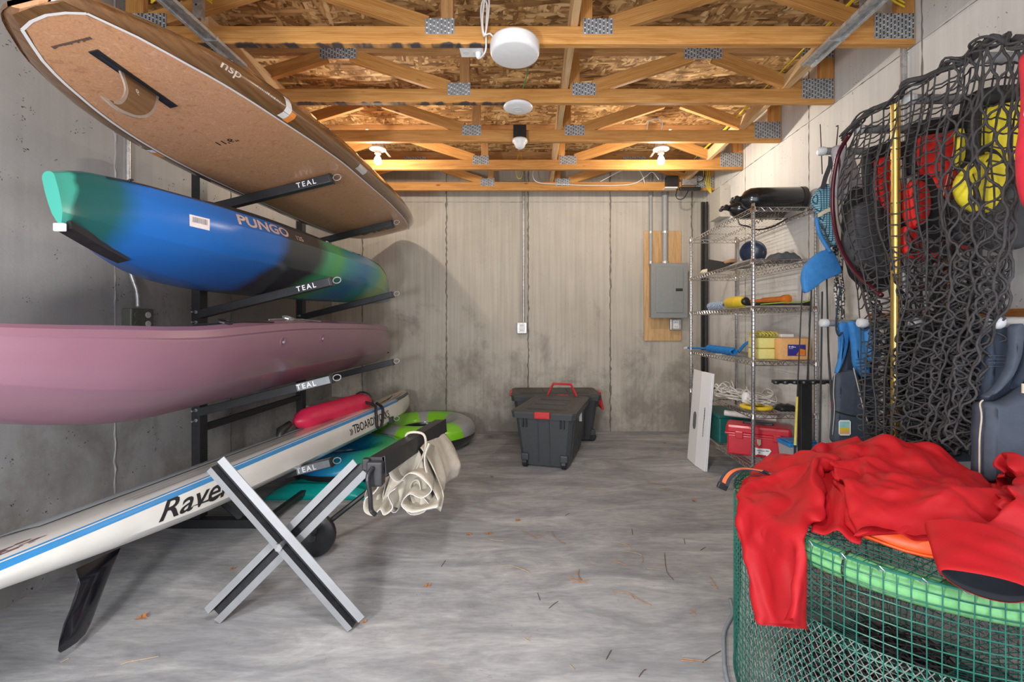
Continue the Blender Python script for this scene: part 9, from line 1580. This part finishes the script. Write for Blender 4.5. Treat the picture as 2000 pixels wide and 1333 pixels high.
bm = BM(); loft(bm, [cuffring(0.001, 0.066, 0.0235), cuffring(0.03, 0.066, 0.024), cuffring(0.12, 0.05, 0.02, 0.008)], cap0=False, cap1=True); obj('lining', bm, M['lining'], cf, smooth=True)
def bagtop(x, y):
    u = math.sqrt(((x-1.15)/0.325)**2+((y-1.375)/0.36)**2); return DZ+0.024+(0.075*math.sqrt(max(0, 1-u**2.6)) if u < 1 else 0)
rows = []
for j in range(15):
    t_ = j/14; row = []
    for i in range(15):
        u_ = i/14; px = lerp(lerp(1580, 1720, u_), lerp(1585, 1680, u_), t_); py = lerp(lerp(905, 900, u_), lerp(1000, 1022, u_), t_)
        y_ = F*(H-0.69)/(py-CY); x_ = (px-CX)/F*y_; row.append(Vector((x_, y_, bagtop(x_, y_)+0.010+0.012*math.sin(u_*9+t_*3)*math.sin(PI*u_)-0.010*(1-math.sin(PI*u_))-0.012*t_)))
    rows.append(row)
bm = BM(); loft(bm, rows, False); o = obj('under_fold', bm, M['jacket_red'], jk, smooth=True); sm = o.modifiers.new('s', 'SOLIDIFY'); sm.thickness = 0.003
# strap
st2 = thing('ratchet_strap', 'navy and orange striped strap over the left rim of the wire mesh basket', 'strap', PX(1437, 925, 1.55))
sp_ = [PX(1413, 950, 1.52), PX(1418, 936, 1.54), PX(1432, 922, 1.57), PX(1455, 917, 1.60), PX(1490, 922, 1.58), PX(1530, 935, 1.5)]
sp_ = catmull(sp_, 5)
def rib(off, w_, m, nm, up=0.0):
    rows = []
    for i, p in enumerate(sp_):
        t_ = (sp_[min(i+1, len(sp_)-1)]-sp_[max(i-1, 0)]).normalized(); s_ = Vector((0.45, -0.89, 0.0)); s_ = (s_-t_*s_.dot(t_)).normalized(); q = p+s_*off+Vector((-0.3, -0.2, 1)).normalized()*up; rows.append([q-s_*w_, q+s_*w_])
    bm = BM(); loft(bm, rows, False); o = obj(nm, bm, m, st2); sm = o.modifiers.new('s', 'SOLIDIFY'); sm.thickness = 0.002
rib(0, 0.019, M['f_navyd'], 'webbing'); rib(0, 0.007, plain('orange_web', (0.75, 0.16, 0.05), 0.6), 'stripe', 0.0022)
bm = BM(); box(bm, PX(1411, 950, 1.52), (0.035, 0.012, 0.022), Matrix.Rotation(0.4, 3, 'Y'), bev=0.003); obj('buckle', bm, M['black'], st2)
cable('grey_cable', [(0.86, 1.92, 0.008), (0.83, 1.83, 0.008), (0.755, 1.73, 0.008), (0.712, 1.64, 0.008), (0.66, 1.50, 0.008), (0.64, 1.35, 0.008), (0.62, 1.15, 0.008)], 0.0075, plain('grey_blue_cable', (0.25, 0.29, 0.33), 0.5), 'grey cable lying on the floor left of the wire mesh basket')

# ------------------------------------------------------------------ dry leaves and pine needles on the floor
M['leaf'] = plain('dry_leaf', (0.42, 0.17, 0.05), 0.7, 0, 0.3, 40); M['needle'] = plain('dry_needle', (0.40, 0.20, 0.09), 0.7, 0, 0.3, 40); M['needle2'] = plain('pale_needle', (0.42, 0.31, 0.19), 0.7, 0, 0.2, 40); M['twig'] = plain('dark_twig', (0.09, 0.055, 0.04), 0.8)
def onfloor(px, py): y = F*H/(py-CY); return Vector(((px-CX)/F*y, y, 0.0))
def leaf(px, py, size, seed, lab):
    rr = random.Random(seed); c = onfloor(px, py); n = 14; a0 = rr.random()*6; top = []; 
    for k in range(n):
        a = a0+2*PI*k/n; r_ = size*(1.0 if k % 2 else 0.45)*(0.7+0.6*rr.random()); top.append(c+Vector((r_*math.cos(a), r_*0.7*math.sin(a), 0.004+0.5*size*rr.random())))
    bm = BM(); cv = bm.verts.new(c+Vector((0, 0, 0.006))); vs = [bm.verts.new(p) for p in top]; cl_ = bm.verts.new(c+Vector((0, 0, 0.002)))
    for k in range(n): bm.faces.new((cv, vs[k], vs[(k+1) % n])); bm.faces.new((cl_, vs[(k+1) % n], vs[k]))
    tube(bm, [c, c+Vector((-size*0.9, -size*0.5, 0.006))], 0.0012, 4); tag(obj('dry_leaf', bm, M['leaf'], None, loc=c), lab, 'leaf', 'dry leaves on the floor')
for i, (px, py, sz, lab) in enumerate([(278, 1209, 0.026, 'orange dry leaf on the floor between the board fin and the X stand'), (1012, 1018, 0.018, 'orange dry leaf in the middle of the floor, in front of the front tote'), (916, 1046, 0.018, 'brown dry leaf on the floor right of the canvas, leftmost of a pair'), (955, 1044, 0.018, 'brown dry leaf on the floor right of the canvas, rightmost of a pair'), (1356, 980, 0.018, 'tan dry leaf on the floor left of the basket strap'), (961, 933, 0.016, 'tan dry leaf on the floor left of the front tote'), (835, 1146, 0.018, 'brown crumbled leaf on the floor right of the X stand'), (712, 1218, 0.012, 'tiny brown leaf at the right foot of the X stand'), (455, 1113, 0.014, 'dark brown leaf on the floor left of the X stand'), (1298, 867, 0.014, 'small tan leaf on the floor near the back wall')]): leaf(px, py, sz, 100+i, lab)
def needles(lab, strands, m, grp='pine needles on the floor'):
    bm = BM(); c = onfloor(*strands[0][0])
    for st in strands:
        pts = [onfloor(*p) for p in st]; n = len(pts)
        for i, p in enumerate(pts): p.z = 0.0022+0.003*math.sin(PI*i/(n-1)) if n > 1 else 0.002
        tube(bm, catmull(pts, 3), 0.0014, 4)
    tag(obj('pine_needles', bm, m, None, loc=c), lab, 'pine needles', grp, 'stuff')
needles('orange star-shaped clump of pine needles on the floor in the middle foreground', [[(1110, 1132), (1130, 1138), (1150, 1134)], [(1112, 1126), (1132, 1136), (1146, 1142)], [(1131, 1114), (1130, 1128), (1134, 1138)], [(1118, 1140), (1140, 1139)], [(1124, 1118), (1138, 1136)]], M['needle'])
needles('long bent pale needle left of the star-shaped clump', [[(968, 1110), (992, 1107), (1004, 1109), (1034, 1120)], [(1000, 1107), (1020, 1114), (1036, 1121)]], M['needle2'])
needles('long tan needle right of the star-shaped clump', [[(1196, 1158), (1226, 1161), (1245, 1172), (1272, 1185)], [(1232, 1163), (1240, 1172)]], M['needle'])
needles('short orange needle right of the middle of the floor', [[(1195, 1099), (1210, 1102), (1224, 1106)]], M['needle'])
needles('bundle of pale needles right of the middle of the floor', [[(1203, 1060), (1222, 1066), (1236, 1076)], [(1216, 1078), (1240, 1082), (1254, 1086)], [(1218, 1062), (1232, 1070)], [(1250, 1084), (1256, 1096), (1252, 1102)], [(1264, 1112), (1290, 1114)]], M['needle2'])
needles('bent tan needles in front of the front tote', [[(1018, 1036), (1034, 1046), (1050, 1054)], [(1044, 1048), (1058, 1050)], [(1078, 1040), (1084, 1052), (1104, 1064)]], M['needle'])
needles('pale needles just in front of the front tote', [[(1092, 988), (1110, 984), (1122, 986)], [(1142, 954), (1158, 957), (1166, 957)], [(956, 1055), (984, 1058)]], M['needle2'])
needles('dark bent twig left of the grey cable', [[(1372, 1296), (1388, 1286), (1408, 1273)]], M['twig'])
needles('orange needles beside the dark twig near the grey cable', [[(1328, 1288), (1350, 1292), (1382, 1295)], [(1330, 1292), (1356, 1294)]], M['needle'])
needles('dark needles in the foreground below the star-shaped clump', [[(1072, 1190), (1080, 1184), (1090, 1176)], [(1050, 1160), (1055, 1174)], [(1184, 1290), (1192, 1276), (1194, 1272)], [(1248, 1324), (1256, 1314), (1262, 1310)]], M['twig'])
needles('tan needles on the floor left of the wire mesh basket', [[(1386, 1128), (1394, 1140), (1402, 1152)], [(1388, 1142), (1402, 1150)], [(1346, 1200), (1360, 1196)], [(1348, 1192), (1360, 1202)], [(1262, 942), (1280, 946), (1300, 950)], [(1288, 960), (1310, 958)]], M['needle'])
needles('loose pale needles by the bottom edge of the picture', [[(1022, 1248), (1036, 1256)], [(1030, 1250), (1038, 1244)], [(1112, 1300), (1122, 1310)], [(236, 1300), (260, 1292)], [(256, 1294), (310, 1284)], [(118, 1296), (134, 1288)]], M['needle2'])
needles('dark needles on the floor behind the star-shaped clump', [[(1234, 1034), (1236, 1046)], [(1336, 1054), (1338, 1064)], [(1368, 1076), (1378, 1070)], [(1104, 1008), (1112, 1004)], [(1298, 1082), (1302, 1118), (1316, 1134)], [(862, 1108), (870, 1096)]], M['twig'])

#@@END@@
